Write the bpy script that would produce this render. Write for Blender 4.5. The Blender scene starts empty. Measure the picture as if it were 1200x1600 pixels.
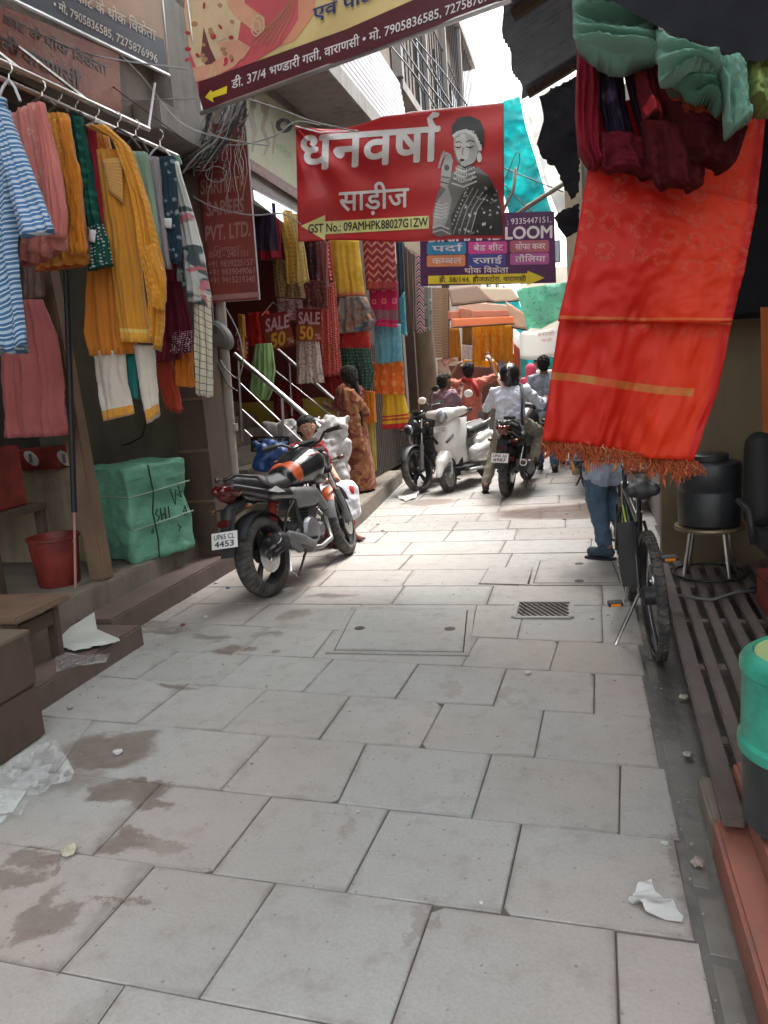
import bpy, bmesh, math, random
import numpy as np
from mathutils import Vector, Matrix, noise
R = math.radians
PI = math.pi
random.seed(7)
SC = bpy.context.scene
COL = SC.collection

# ------------------------------------------------------------------ camera, sky, sun, exposure
F = 1180.0; CX, CY = 600.0, 800.0; H = 1.55
_v1 = Vector((905 - CX, 565 - CY, F)); _hd = Vector((1, -0.078, 0))
_n = _v1.cross(_hd).normalized()
if _n.y > 0: _n = -_n
_f = _v1.normalized(); _r = _f.cross(_n)
if _r.x < 0: _r = -_r
cam = bpy.data.objects.new('camera', bpy.data.cameras.new('camera')); COL.objects.link(cam); SC.camera = cam
rotm = Matrix(((_r.x, -_r.y, -_r.z), (_f.x, -_f.y, -_f.z), (_n.x, -_n.y, -_n.z)))
cam.matrix_world = Matrix.Translation((0, 0, H)) @ rotm.to_4x4()
cam.data.sensor_fit = 'VERTICAL'; cam.data.sensor_height = 24; cam.data.sensor_width = 18
cam.data.lens = 24 * F / 1600
cam.data.clip_start = 0.05; cam.data.clip_end = 600

SUN_EL, SUN_AZ = R(66), R(20)
world = bpy.data.worlds.new('World'); SC.world = world; world.use_nodes = True
_nt = world.node_tree; _nt.nodes.clear()
_sky = _nt.nodes.new('ShaderNodeTexSky'); _sky.sky_type = 'NISHITA'; _sky.sun_disc = False
_sky.sun_elevation = SUN_EL; _sky.sun_rotation = SUN_AZ; _sky.dust_density = 6; _sky.air_density = 1.6; _sky.ozone_density = 1.0
_hsv = _nt.nodes.new('ShaderNodeHueSaturation'); _hsv.inputs['Saturation'].default_value = 0.22; _hsv.inputs['Value'].default_value = 1.5
_bg = _nt.nodes.new('ShaderNodeBackground'); _bg.inputs['Strength'].default_value = 0.15
_ow = _nt.nodes.new('ShaderNodeOutputWorld')
_nt.links.new(_sky.outputs[0], _hsv.inputs['Color']); _nt.links.new(_hsv.outputs[0], _bg.inputs['Color']); _nt.links.new(_bg.outputs[0], _ow.inputs['Surface'])
sun = bpy.data.objects.new('sun', bpy.data.lights.new('sun', 'SUN')); COL.objects.link(sun)
sun.data.energy = 1.7; sun.data.angle = R(20); sun.data.color = (1, .96, .9)
_sd = Vector((math.sin(SUN_AZ) * math.cos(SUN_EL), math.cos(SUN_AZ) * math.cos(SUN_EL), math.sin(SUN_EL)))
sun.rotation_euler = _sd.to_track_quat('Z', 'Y').to_euler()
SC.view_settings.view_transform = 'Standard'; SC.view_settings.look = 'None'
SC.view_settings.exposure = 1.72; SC.view_settings.gamma = 1; SC.view_settings.use_curve_mapping = False
SC.cycles.max_bounces = 8; SC.cycles.diffuse_bounces = 5; SC.cycles.transparent_max_bounces = 12
SC.cycles.use_denoising = True

def ray(px, py):
    d = Vector((px - CX, py - CY, F)); return Vector((d.dot(_r), d.dot(_f), d.dot(_n)))
def W(px, py, Y):                      # photo pixel -> point of the vertical plane at street depth Y
    r = ray(px, py); return Vector((0, 0, H)) + r * (Y / r.y)
def WX(px, py, X):                     # ... of the plane x = X
    r = ray(px, py); return Vector((0, 0, H)) + r * (X / r.x)
def WZ(px, py, Z=0.0):                 # ... of the horizontal plane z = Z
    r = ray(px, py); return Vector((0, 0, H)) + r * ((Z - H) / r.z)

# ------------------------------------------------------------------ materials
class NT:
    def __init__(s, name):
        s.m = bpy.data.materials.new(name); s.m.use_nodes = True; s.t = s.m.node_tree
        s.p = s.t.nodes['Principled BSDF']; s.out = s.t.nodes['Material Output']
    def n(s, ty, **k):
        o = s.t.nodes.new('ShaderNode' + ty)
        for a, b in k.items(): setattr(o, a, b)
        return o
    def put(s, sock, v):
        if isinstance(v, bpy.types.NodeSocket): s.t.links.new(v, sock)
        elif isinstance(v, (tuple, list)) and len(v) == 3 and sock.type == 'RGBA': sock.default_value = (*v, 1)
        else: sock.default_value = v
    def math(s, op, a, b=0, c=None, clamp=False):
        o = s.n('Math', operation=op, use_clamp=clamp); s.put(o.inputs[0], a); s.put(o.inputs[1], b)
        if c is not None: s.put(o.inputs[2], c)
        return o.outputs[0]
    def mix(s, f, a, b):
        o = s.n('Mix', data_type='RGBA'); s.put(o.inputs[0], f); s.put(o.inputs[6], a); s.put(o.inputs[7], b); return o.outputs[2]
    def noise(s, vec, sc, det=4, rough=.55, dist=0):
        o = s.n('TexNoise'); o.inputs['Scale'].default_value = sc; o.inputs['Detail'].default_value = det
        o.inputs['Roughness'].default_value = rough; o.inputs['Distortion'].default_value = dist
        if vec is not None: s.put(o.inputs['Vector'], vec)
        return o.outputs['Fac']
    def voro(s, vec, sc, feat='F1', out='Distance', rnd=1.0):
        o = s.n('TexVoronoi', feature=feat); o.inputs['Scale'].default_value = sc; o.inputs['Randomness'].default_value = rnd
        s.put(o.inputs['Vector'], vec); return o.outputs[out]
    def smooth(s, v, lo, hi):
        o = s.n('MapRange', interpolation_type='SMOOTHSTEP'); s.put(o.inputs[0], v); o.inputs[1].default_value = lo; o.inputs[2].default_value = hi
        return o.outputs[0]
    def ocoord(s): return s.n('TexCoord').outputs['Object']
    def scale(s, vec, xyz):
        o = s.n('Mapping'); s.put(o.inputs[0], vec); o.inputs['Scale'].default_value = xyz; return o.outputs[0]
    def uv(s, nm='UVMap'):
        return s.n('UVMap', uv_map=nm).outputs[0]
    def sep(s, v):
        o = s.n('SeparateXYZ'); s.put(o.inputs[0], v); return o.outputs
    def bump(s, h, st=.2, dist=.01):
        o = s.n('Bump'); o.inputs['Strength'].default_value = st; o.inputs['Distance'].default_value = dist
        s.put(o.inputs['Height'], h); s.put(s.p.inputs['Normal'], o.outputs[0])
    def fin(s, col, rough=.6, metal=0, **k):
        s.put(s.p.inputs['Base Color'], col); s.put(s.p.inputs['Roughness'], rough); s.put(s.p.inputs['Metallic'], metal)
        for a, b in k.items(): s.put(s.p.inputs[a.replace('_', ' ')], b)
        return s.m

def sh(c, k): return tuple(max(0, min(1, x * k)) for x in c)
_mc = {}
def mat(name, c=(.5, .5, .5), r=.6, m=0, v=.15, vs=5, b=.15, bs=70, **k):
    if name in _mc: return _mc[name]
    t = NT(name); oc = t.ocoord()
    f = t.noise(oc, vs, 6, .65)
    col = t.mix(t.smooth(f, .3, .7), sh(c, 1 - v), sh(c, 1 + v))
    if b: t.bump(t.noise(oc, bs, 3), b, .006)
    rr = t.math('ADD', r - .06, t.math('MULTIPLY', f, .14))
    _mc[name] = t.fin(col, rr, m, **k); return _mc[name]
def grime(name, c, c2=(.05, .04, .03), r=.75, amt=.5, vs=2.5, streak=1.0, b=.3, bs=30, m=0):
    """worn surface: base colour with dirt patches and vertical streaks"""
    if name in _mc: return _mc[name]
    t = NT(name); oc = t.ocoord()
    a = t.noise(oc, vs, 8, .7); s = t.noise(t.scale(oc, (6, 6, .7 * streak)), 1.6, 5, .6)
    k = t.smooth(t.math('ADD', t.math('MULTIPLY', a, .6), t.math('MULTIPLY', s, .4)), .42, .68)
    fine = t.noise(oc, 40, 4)
    col = t.mix(t.math('MULTIPLY', k, amt), t.mix(fine, sh(c, .85), sh(c, 1.12)), c2)
    t.bump(t.noise(oc, bs, 6, .6), b, .01)
    _mc[name] = t.fin(col, t.math('ADD', r - .1, t.math('MULTIPLY', a, .2)), m); return _mc[name]

def cloth(name, c, pat=None, c2=None, c3=None, sc=1.0, r=.75, sheen=.3, gloss=0, trans=.0, border=None):
    """fabric; UVMap is in metres, 'unit' runs 0..1 across and down"""
    if name in _mc: return _mc[name]
    t = NT(name); uv = t.uv('UVMap'); un = t.sep(t.uv('unit')); x, y, _ = t.sep(uv)
    c2 = c2 or sh(c, .6); c3 = c3 or c2
    base = t.mix(t.smooth(t.noise(uv, 3, 5), .3, .7), sh(c, .88), sh(c, 1.1)); col = base
    def band(v, lo, hi): return t.math('MULTIPLY', t.math('GREATER_THAN', v, lo), t.math('LESS_THAN', v, hi))
    def frac(v, n): return t.math('FRACT', t.math('MULTIPLY', v, n))
    if pat == 'diag':
        d = t.math('ADD', y, t.math('MULTIPLY', x, .75)); col = t.mix(t.math('LESS_THAN', frac(d, 34 * sc), .30), base, c2)
        col = t.mix(t.math('LESS_THAN', t.math('ABSOLUTE', t.math('SUBTRACT', frac(d, 34 * sc), .64)), .06), col, c3)
    elif pat == 'check':
        g = t.math('MAXIMUM', t.math('LESS_THAN', frac(x, 18 * sc), .12), t.math('LESS_THAN', frac(y, 18 * sc), .12)); col = t.mix(g, base, c2)
    elif pat == 'dots':
        d = t.voro(uv, 22 * sc, rnd=.25); col = t.mix(t.math('LESS_THAN', d, .28), base, c2)
    elif pat == 'print':
        d = t.voro(uv, 30 * sc); e = t.noise(uv, 45 * sc, 3); col = t.mix(t.smooth(d, .25, .35), c2, base)
        col = t.mix(t.math('GREATER_THAN', e, .6), col, c3)
    elif pat == 'floral':
        e = t.noise(uv, 9 * sc, 2, .5, 1.2); f = t.noise(t.scale(uv, (1, 1, 2)), 7 * sc, 2, .5, 2)
        col = t.mix(t.smooth(e, .5, .56), base, c2); col = t.mix(t.smooth(f, .56, .62), col, c3)
    elif pat == 'zig':
        z = t.math('PINGPONG', t.math('MULTIPLY', x, 16 * sc), .5); d = t.math('ADD', t.math('MULTIPLY', y, 22 * sc), t.math('MULTIPLY', z, 1.4))
        col = t.mix(t.math('LESS_THAN', t.math('FRACT', d), .35), base, c2)
    elif pat == 'chev':
        z = t.math('ABSOLUTE', t.math('SUBTRACT', un[0], .5)); d = t.math('ADD', t.math('MULTIPLY', y, 14 * sc), t.math('MULTIPLY', z, -1.6))
        k = t.math('FRACT', d); col = t.mix(t.math('LESS_THAN', k, .3), base, c2); col = t.mix(band(k, .55, .8), col, c3)
    elif pat == 'boxes':
        k = t.math('MULTIPLY', band(frac(x, 8 * sc), .25, .7), band(frac(y, 8 * sc), .25, .7)); k2 = t.math('MULTIPLY', band(frac(x, 8 * sc), .38, .57), band(frac(y, 8 * sc), .38, .57))
        col = t.mix(t.math('SUBTRACT', k, k2), base, c2)
    elif pat == 'brocade':
        d = t.voro(uv, 9 * sc, rnd=.5); e = t.noise(uv, 60, 3, .6, 1.0)
        k = t.math('MULTIPLY', t.math('LESS_THAN', d, .42), t.smooth(e, .4, .6)); col = t.mix(t.math('MULTIPLY', k, .6), base, c2)
    elif pat == 'batik':
        e = t.noise(uv, 5 * sc, 8, .75, .6); f = t.noise(uv, 28 * sc, 3); col = t.mix(t.smooth(e, .42, .58), base, c2); col = t.mix(t.math('MULTIPLY', t.smooth(f, .55, .62), .7), col, c3)
    elif pat == 'vstripe':
        col = t.mix(t.math('LESS_THAN', frac(x, 22 * sc), .35), base, c2)
    if border:                                            # list of (lo, hi, colour) down the cloth
        for lo, hi, bc in border: col = t.mix(band(un[1], lo, hi), col, bc)
    w = t.n('TexWave', wave_type='BANDS', bands_direction='X'); w.inputs['Scale'].default_value = 260; t.put(w.inputs['Vector'], uv)
    cr = t.noise(uv, 7, 5, .6, .8)
    t.bump(t.math('ADD', t.math('MULTIPLY', w.outputs[0], .05), cr), .45, .012)
    lum = .3 * c[0] + .5 * c[1] + .2 * c[2]
    m_ = t.fin(col, r, 0, Sheen_Weight=min(sheen, lum * .5), Sheen_Roughness=.5)
    t.p.inputs['Specular IOR Level'].default_value = .3 if lum > .08 else .15
    if gloss: t.p.inputs['Specular IOR Level'].default_value = .5 + gloss
    if trans:
        tr = t.n('BsdfTranslucent'); t.put(tr.inputs[0], col); mx = t.n('MixShader'); mx.inputs[0].default_value = trans
        t.t.links.new(t.p.outputs[0], mx.inputs[1]); t.t.links.new(tr.outputs[0], mx.inputs[2]); t.t.links.new(mx.outputs[0], t.out.inputs[0])
    _mc[name] = m_; return m_

# ------------------------------------------------------------------ mesh builder
def frame(axis):
    a = Vector(axis).normalized(); u = a.orthogonal().normalized(); return a, u, a.cross(u)
class MB:
    def __init__(s): s.v = []; s.f = []; s.mi = []; s.cur = 0
    def add(s, vs, fs):
        b = len(s.v); s.v += [Vector(v) for v in vs]; s.f += [tuple(b + i for i in f) for f in fs]; s.mi += [s.cur] * len(fs); return s
    def box(s, c, d, rz=0, rx=0, ry=0, M=None):
        T = M if M else Matrix.Translation(c) @ Matrix.Rotation(rz, 4, 'Z') @ Matrix.Rotation(ry, 4, 'Y') @ Matrix.Rotation(rx, 4, 'X')
        h = [x / 2 for x in d]
        vs = [T @ Vector((sx * h[0], sy * h[1], sz * h[2])) for sx in (-1, 1) for sy in (-1, 1) for sz in (-1, 1)]
        return s.add(vs, [(0, 1, 3, 2), (4, 6, 7, 5), (0, 4, 5, 1), (2, 3, 7, 6), (0, 2, 6, 4), (1, 5, 7, 3)])
    def bx(s, x0, x1, y0, y1, z0, z1): return s.box(((x0 + x1) / 2, (y0 + y1) / 2, (z0 + z1) / 2), (abs(x1 - x0), abs(y1 - y0), abs(z1 - z0)))
    def bar(s, p, q, w, t=None, up=(0, 0, 1)):
        p, q = Vector(p), Vector(q); t = t or w; x = (q - p); L = x.length; x.normalize(); y = Vector(up).cross(x)
        if y.length < 1e-4: y = Vector((0, 1, 0)).cross(x)
        y.normalize(); z = x.cross(y); T = Matrix((x, y, z)).transposed().to_4x4(); T.translation = (p + q) / 2
        return s.box(None, (L, w, t), M=T)
    def tube(s, pts, r, n=8, cap=True, closed=False):
        pts = [Vector(p) for p in pts]; m = len(pts); rs = r if isinstance(r, (list, tuple)) else [r] * m
        vs = []; pu = None
        for i, p in enumerate(pts):
            if closed: a = pts[(i + 1) % m] - pts[i - 1]
            else: a = pts[min(i + 1, m - 1)] - pts[max(i - 1, 0)]
            a = a.normalized() if a.length > 1e-9 else Vector((0, 0, 1))
            if pu is None: pu = a.orthogonal().normalized()
            pu = (pu - a * pu.dot(a)); pu = pu.normalized() if pu.length > 1e-6 else a.orthogonal().normalized()
            w = a.cross(pu)
            for k in range(n):
                t = 2 * PI * k / n; vs.append(p + (pu * math.cos(t) + w * math.sin(t)) * rs[i])
        fs = []
        for i in range(m if closed else m - 1):
            j = (i + 1) % m
            for k in range(n): fs.append((i * n + k, i * n + (k + 1) % n, j * n + (k + 1) % n, j * n + k))
        if cap and not closed: fs += [tuple(range(n - 1, -1, -1)), tuple((m - 1) * n + k for k in range(n))]
        return s.add(vs, fs)
    def cyl(s, p, q, r, r2=None, n=16): return s.tube([p, q], [r, r if r2 is None else r2], n)
    def lathe(s, prof, o=(0, 0, 0), axis=(0, 0, 1), n=24, sx=1, sy=1, closed=False):
        a, u, w = frame(axis); o = Vector(o)
        if abs(a.z) > .99: u, w = Vector((1, 0, 0)), Vector((0, 1, 0))
        vs = []
        for r, h in prof:
            for k in range(n):
                t = 2 * PI * k / n; vs.append(o + a * h + (u * math.cos(t) * sx + w * math.sin(t) * sy) * r)
        fs = []; m = len(prof)
        for i in range(m if closed else m - 1):
            j = (i + 1) % m
            for k in range(n): fs.append((i * n + k, i * n + (k + 1) % n, j * n + (k + 1) % n, j * n + k))
        if not closed: fs += [tuple(range(n - 1, -1, -1)), tuple((m - 1) * n + k for k in range(n))]
        return s.add(vs, fs)
    def ball(s, c, r, n=12, sc=(1, 1, 1)):
        c = Vector(c); vs = []; fs = []; m = n // 2 + 1
        for i in range(m + 1):
            t = PI * i / m
            for k in range(n):
                p = 2 * PI * k / n; vs.append(c + Vector((math.sin(t) * math.cos(p) * sc[0], math.sin(t) * math.sin(p) * sc[1], math.cos(t) * sc[2])) * r)
        for i in range(m):
            for k in range(n): fs.append((i * n + k, (i + 1) * n + k, (i + 1) * n + (k + 1) % n, i * n + (k + 1) % n))
        return s.add(vs, fs)
    def prism(s, poly, d):          # poly: 3D points of a planar outline, d: extrusion vector
        n = len(poly); d = Vector(d); a = [Vector(p) for p in poly]
        return s.add(a + [p + d for p in a], [tuple(range(n - 1, -1, -1)), tuple(range(n, 2 * n))] + [(i, (i + 1) % n, n + (i + 1) % n, n + i) for i in range(n)])
    def grid(s, P, thick=0, wrap=False):   # P: rows of points
        m, n = len(P), len(P[0]); vs = [Vector(p) for row in P for p in row]
        fs = [(i * n + k, (i + 1) * n + k, (i + 1) * n + k + 1, i * n + k + 1) for i in range(m - 1) for k in range(n - 1)]
        return s.add(vs, fs)
    def xf(s, M, start=0):
        for i in range(start, len(s.v)): s.v[i] = M @ s.v[i]
        return s
    def mesh(s, name, mats, smooth=False):
        me = bpy.data.meshes.new(name); me.from_pydata([tuple(v) for v in s.v], [], s.f)
        for m_ in (mats if isinstance(mats, (list, tuple)) else [mats]): me.materials.append(m_)
        if any(s.mi): me.polygons.foreach_set('material_index', s.mi)
        bm = bmesh.new(); bm.from_mesh(me); bmesh.ops.remove_doubles(bm, verts=bm.verts, dist=1e-6)
        bmesh.ops.recalc_face_normals(bm, faces=bm.faces); bm.to_mesh(me); bm.free()
        if smooth: me.polygons.foreach_set('use_smooth', [True] * len(me.polygons))
        me.update(); return me
    def obj(s, name, mats, parent=None, smooth=False, bevel=0, auto=None, **tags):
        me = s.mesh(name, mats, smooth)
        if bevel: me = bevmesh(me, bevel)
        if auto: smooth_by_angle(me, auto)
        return link(name, me, parent, **tags)
def smooth_by_angle(me, deg):
    me.polygons.foreach_set('use_smooth', [True] * len(me.polygons))
    bm = bmesh.new(); bm.from_mesh(me); c = R(deg)
    for e in bm.edges:
        e.smooth = len(e.link_faces) == 2 and e.calc_face_angle(0) < c
    bm.to_mesh(me); bm.free()
def bevmesh(me, w, seg=2):
    bm = bmesh.new(); bm.from_mesh(me)
    es = [e for e in bm.edges if len(e.link_faces) == 2 and e.calc_face_angle(0) > R(25)]
    try: bmesh.ops.bevel(bm, geom=es, offset=w, segments=seg, affect='EDGES', clamp_overlap=True)
    except Exception: pass
    bm.to_mesh(me); bm.free(); return me
def tag(o, label=None, cat=None, group=None, kind=None):
    if label: o['label'] = label
    if cat: o['category'] = cat
    if group: o['group'] = group
    if kind: o['kind'] = kind
    return o
def link(name, me, parent=None, label=None, cat=None, group=None, kind=None):
    o = bpy.data.objects.new(name, me); COL.objects.link(o)
    if parent is not None: o.parent = parent
    return tag(o, label, cat, group, kind)
def thing(name, label, cat, group=None, loc=(0, 0, 0), rz=0):
    o = bpy.data.objects.new(name, None); o.empty_display_size = .1; COL.objects.link(o); o.location = loc; o.rotation_euler = (0, 0, rz)
    return tag(o, label, cat, group)
def settle(root):
    """move the empty of a thing built in world coordinates to the base of its parts"""
    ch = list(root.children); pts = [c.matrix_basis @ Vector(b) for c in ch if c.type == 'MESH' for b in c.bound_box]
    if not pts: return root
    o = Vector(((min(p.x for p in pts) + max(p.x for p in pts)) / 2, (min(p.y for p in pts) + max(p.y for p in pts)) / 2, min(p.z for p in pts)))
    root.location = o
    for c in ch: c.location = c.location - o
    return root
def dup(o, parent=None, **t):
    c = o.copy(); COL.objects.link(c)
    if parent is not None: c.parent = parent
    for k in list(o.children): dup(k, c)
    return tag(c, **t) if t else c

# ------------------------------------------------------------------ soft bodies by voxel remesh of tapered capsules
def capsule_mb(caps, n=14):
    mb = MB()
    for c in caps:
        p, r0, q, r1 = Vector(c[0]), c[1], Vector(c[2]), c[3]
        d = q - p
        if d.length < 1e-5: d = Vector((0, 0, 1e-4)); q = p + d
        a = d.normalized(); pts = []; rs = []
        for k in range(4, 0, -1): t = k / 4.0 * PI / 2 * .98; pts.append(p - a * r0 * math.sin(t)); rs.append(r0 * math.cos(t))
        pts.append(p); rs.append(r0); pts.append(q); rs.append(r1)
        for k in range(1, 5): t = k / 4.0 * PI / 2 * .98; pts.append(q + a * r1 * math.sin(t)); rs.append(r1 * math.cos(t))
        mb.tube(pts, rs, n)
    return mb
def remesh(mb, vox, mats, name, parent=None, it=3, disp=0, dsc=8, flat=None, **tags):
    me = bpy.data.meshes.new(name); me.from_pydata([tuple(v) for v in mb.v], [], mb.f); me.update()
    tmp = bpy.data.objects.new('tmp', me); COL.objects.link(tmp)
    md = tmp.modifiers.new('r', 'REMESH'); md.mode = 'VOXEL'; md.voxel_size = vox; md.use_smooth_shade = True
    if it: sm = tmp.modifiers.new('s', 'SMOOTH'); sm.factor = .6; sm.iterations = it
    dg = bpy.context.evaluated_depsgraph_get(); new = bpy.data.meshes.new_from_object(tmp.evaluated_get(dg))
    bpy.data.objects.remove(tmp); bpy.data.meshes.remove(me); new.name = name; new.materials.clear()
    for m_ in (mats if isinstance(mats, (list, tuple)) else [mats]): new.materials.append(m_)
    if disp:
        nv = len(new.vertices); co = np.empty(nv * 3, 'f'); new.vertices.foreach_get('co', co); co = co.reshape(-1, 3)
        no = np.empty(nv * 3, 'f'); new.vertices.foreach_get('normal', no); no = no.reshape(-1, 3)
        for i in range(nv):
            p = Vector(co[i]); k = noise.noise(p * dsc) + .5 * noise.noise(p * dsc * 2.3); co[i] += no[i] * k * disp
        new.vertices.foreach_set('co', co.ravel())
    if flat is not None:
        nv = len(new.vertices); co = np.empty(nv * 3, 'f'); new.vertices.foreach_get('co', co); co = co.reshape(-1, 3)
        co[:, 2] = np.maximum(co[:, 2], flat); new.vertices.foreach_set('co', co.ravel())
    new.polygons.foreach_set('use_smooth', [True] * len(new.polygons))
    return link(name, new, parent, **tags)
def blob(caps, vox, mats, name, parent=None, **k): return remesh(capsule_mb(caps), vox, mats, name, parent, **k)

# ------------------------------------------------------------------ cloth sheets and printed panels laid out on a plane at depth Y
def lerp(a, b, t): return a + (b - a) * t
def along(pl, t):
    """point at parameter t of a pixel polyline (by length)"""
    L = [0]
    for i in range(1, len(pl)): L.append(L[-1] + math.hypot(pl[i][0] - pl[i - 1][0], pl[i][1] - pl[i - 1][1]))
    d = t * L[-1]
    for i in range(1, len(pl)):
        if d <= L[i] + 1e-9:
            k = 0 if L[i] == L[i - 1] else (d - L[i - 1]) / (L[i] - L[i - 1]); return (lerp(pl[i - 1][0], pl[i][0], k), lerp(pl[i - 1][1], pl[i][1], k))
    return pl[-1]
def hang(name, Lp, Rp, Y, m_, folds=4, amp=.02, thick=.03, seed=0, nu=28, nv=26, hem=0, parent=None, sag=0, yt=0, loose=.35, rag=0, swag=0, **tags):
    """hanging cloth: closed body between two pixel edges, both hung at depth Y; folds deepen downwards"""
    rnd = random.Random(seed); ph = rnd.random() * 6; ph2 = rnd.random() * 6
    tl, tr = W(*Lp[0], Y), W(*Rp[0], Y); wid = (tr - tl).length; hgt = (W(*Lp[-1], Y) - tl).length
    F_, B_, U = [], [], []
    for i in range(nv + 1):
        v = i / nv; a = along(Lp, v); b = along(Rp, v); fr, br, ur = [], [], []
        for k in range(nu + 1):
            u = k / nu; px, py = lerp(a[0], b[0], u), lerp(a[1], b[1], u)
            if hem and v > .5: py += hem * math.sin(u * folds * 2 * PI + ph) * (v - .5) * 2
            if rag and i == nv: py += rnd.uniform(-rag, rag)
            if sag: py += sag * (1 - (2 * u - 1) ** 2) * (1 - v)
            P = W(px, py, Y); uu = u; u = u + .10 * noise.noise(Vector((u * 2.3 + seed * 2, v * 2.2, seed))) + .03 * noise.noise(Vector((u * 6, v * 5, seed))); g = loose + (1 - loose) * v
            w_ = math.sin(u * folds * 2 * PI + ph + .8 * math.sin(v * 3 + ph2)) * .6 + .4 * math.sin(u * folds * 4.7 * PI + ph2 + v)
            w_ += .7 * noise.noise(Vector((u * 3 + seed, v * 4, seed * 1.7)))
            if swag: w_ = w_ * .35 + math.sin(v * swag * 2 * PI + ph + 1.3 * math.sin(u * PI) + .6 * noise.noise(Vector((u * 2, v * 2, seed)))) * (.4 + .6 * math.sin(PI * u))
            d = amp * g * w_ + .25 * amp * noise.noise(Vector((u * 14, v * 16, seed)))
            d += amp * .22 * noise.noise(Vector((u * 22 + v * 9, v * 9, seed + 5))) * (.4 + v); u = uu
            e = math.sqrt(max(0, 1 - (2 * u - 1) ** 2)) * thick / 2 + .0015
            fr.append(P + Vector((0, d - e + yt * v, 0))); br.append(P + Vector((0, d + e + yt * v, 0))); ur.append((u, v))
        F_.append(fr); B_.append(br); U.append(ur)
    n = nu + 1; m = nv + 1; vs = [p for r_ in F_ for p in r_] + [p for r_ in B_ for p in r_]; o = m * n; fs = []
    for i in range(nv):
        for k in range(nu):
            fs.append((i * n + k, (i + 1) * n + k, (i + 1) * n + k + 1, i * n + k + 1)); fs.append((o + i * n + k, o + i * n + k + 1, o + (i + 1) * n + k + 1, o + (i + 1) * n + k))
        fs.append((i * n, o + i * n, o + (i + 1) * n, (i + 1) * n)); fs.append((i * n + nu, (i + 1) * n + nu, o + (i + 1) * n + nu, o + i * n + nu))
    for k in range(nu):
        fs.append((k, k + 1, o + k + 1, o + k)); fs.append((nv * n + k, o + nv * n + k, o + nv * n + k + 1, nv * n + k + 1))
    me = bpy.data.meshes.new(name); me.from_pydata([tuple(p) for p in vs], [], fs); me.materials.append(m_)
    ua = me.uv_layers.new(name='UVMap'); ub = me.uv_layers.new(name='unit')
    idx = np.empty(len(me.loops), 'i'); me.loops.foreach_get('vertex_index', idx); idx = idx % o
    un = np.array([q for r_ in U for q in r_], 'f')[idx]; ub.data.foreach_set('uv', un.ravel()); mt = un * np.array([wid, hgt], 'f'); ua.data.foreach_set('uv', mt.ravel())
    me.polygons.foreach_set('use_smooth', [True] * len(me.polygons)); me.update()
    return link(name, me, parent, **tags)

CAM = Vector((0, 0, H))
def pxmap(Yf):
    def g(x, y, off=0):
        P = W(x, y, Yf(x, y) if callable(Yf) else Yf)
        return P - (P - CAM).normalized() * off if off else P
    return g
def vplane(P0, ang):
    """depth function of the vertical plane through P0 whose trace makes angle ang with the street"""
    nx, ny = math.cos(ang), -math.sin(ang)
    def fy(x, y):
        r = ray(x, y); return r.y * (P0[0] * nx + P0[1] * ny) / (r.x * nx + r.y * ny)
    return fy
def panel(name, quad, Yf, m_, thick=.02, nu=1, nv=1, parent=None, rim=None, **tags):
    """flat (or billowing) board: quad in pixels TL,TR,BR,BL"""
    g = pxmap(Yf); A, B_ = [], []
    for i in range(nv + 1):
        v = i / nv; ra, rb = [], []
        for k in range(nu + 1):
            u = k / nu
            x = (1 - v) * lerp(quad[0][0], quad[1][0], u) + v * lerp(quad[3][0], quad[2][0], u); y = (1 - v) * lerp(quad[0][1], quad[1][1], u) + v * lerp(quad[3][1], quad[2][1], u)
            if rim: x, y = rim(u, v, x, y)
            ra.append(g(x, y)); rb.append(g(x, y, -thick))
        A.append(ra); B_.append(rb)
    n = nu + 1; m = nv + 1; o = n * m; vs = [p for r_ in A for p in r_] + [p for r_ in B_ for p in r_]; fs = []
    for i in range(nv):
        for k in range(nu):
            fs.append((i * n + k, (i + 1) * n + k, (i + 1) * n + k + 1, i * n + k + 1)); fs.append((o + i * n + k, o + i * n + k + 1, o + (i + 1) * n + k + 1, o + (i + 1) * n + k))
        fs.append((i * n, o + i * n, o + (i + 1) * n, (i + 1) * n)); fs.append((i * n + nu, (i + 1) * n + nu, o + (i + 1) * n + nu, o + i * n + nu))
    for k in range(nu):
        fs.append((k, k + 1, o + k + 1, o + k)); fs.append((nv * n + k, o + nv * n + k, o + nv * n + k + 1, nv * n + k + 1))
    mb = MB(); mb.add(vs, fs); return mb.obj(name, m_, parent, smooth=nu > 2, **tags)
def decal(name, polys, Yf, m_, parent, off=.003, cut=0, **tags):
    """flat print on a panel: polygons in pixels"""
    if polys and isinstance(polys[0][0], (int, float)): polys = [polys]
    g = pxmap(Yf); bm = bmesh.new()
    for p in polys:
        try: bm.faces.new([bm.verts.new((x, -y, 0)) for x, y in p])
        except ValueError: pass
    bmesh.ops.triangulate(bm, faces=bm.faces)
    if cut:
        xs = [v.co.x for v in bm.verts]; x = min(xs) + cut
        while x < max(xs):
            bmesh.ops.bisect_plane(bm, geom=bm.verts[:] + bm.edges[:] + bm.faces[:], plane_co=(x, 0, 0), plane_no=(1, 0, 0)); x += cut
        ys = [v.co.y for v in bm.verts]; y = min(ys) + cut
        while y < max(ys):
            bmesh.ops.bisect_plane(bm, geom=bm.verts[:] + bm.edges[:] + bm.faces[:], plane_co=(0, y, 0), plane_no=(0, 1, 0)); y += cut
    for v in bm.verts: v.co = g(v.co.x, -v.co.y, off)
    me = bpy.data.meshes.new(name); bm.to_mesh(me); bm.free(); me.materials.append(m_); return link(name, me, parent, **tags)
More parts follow.
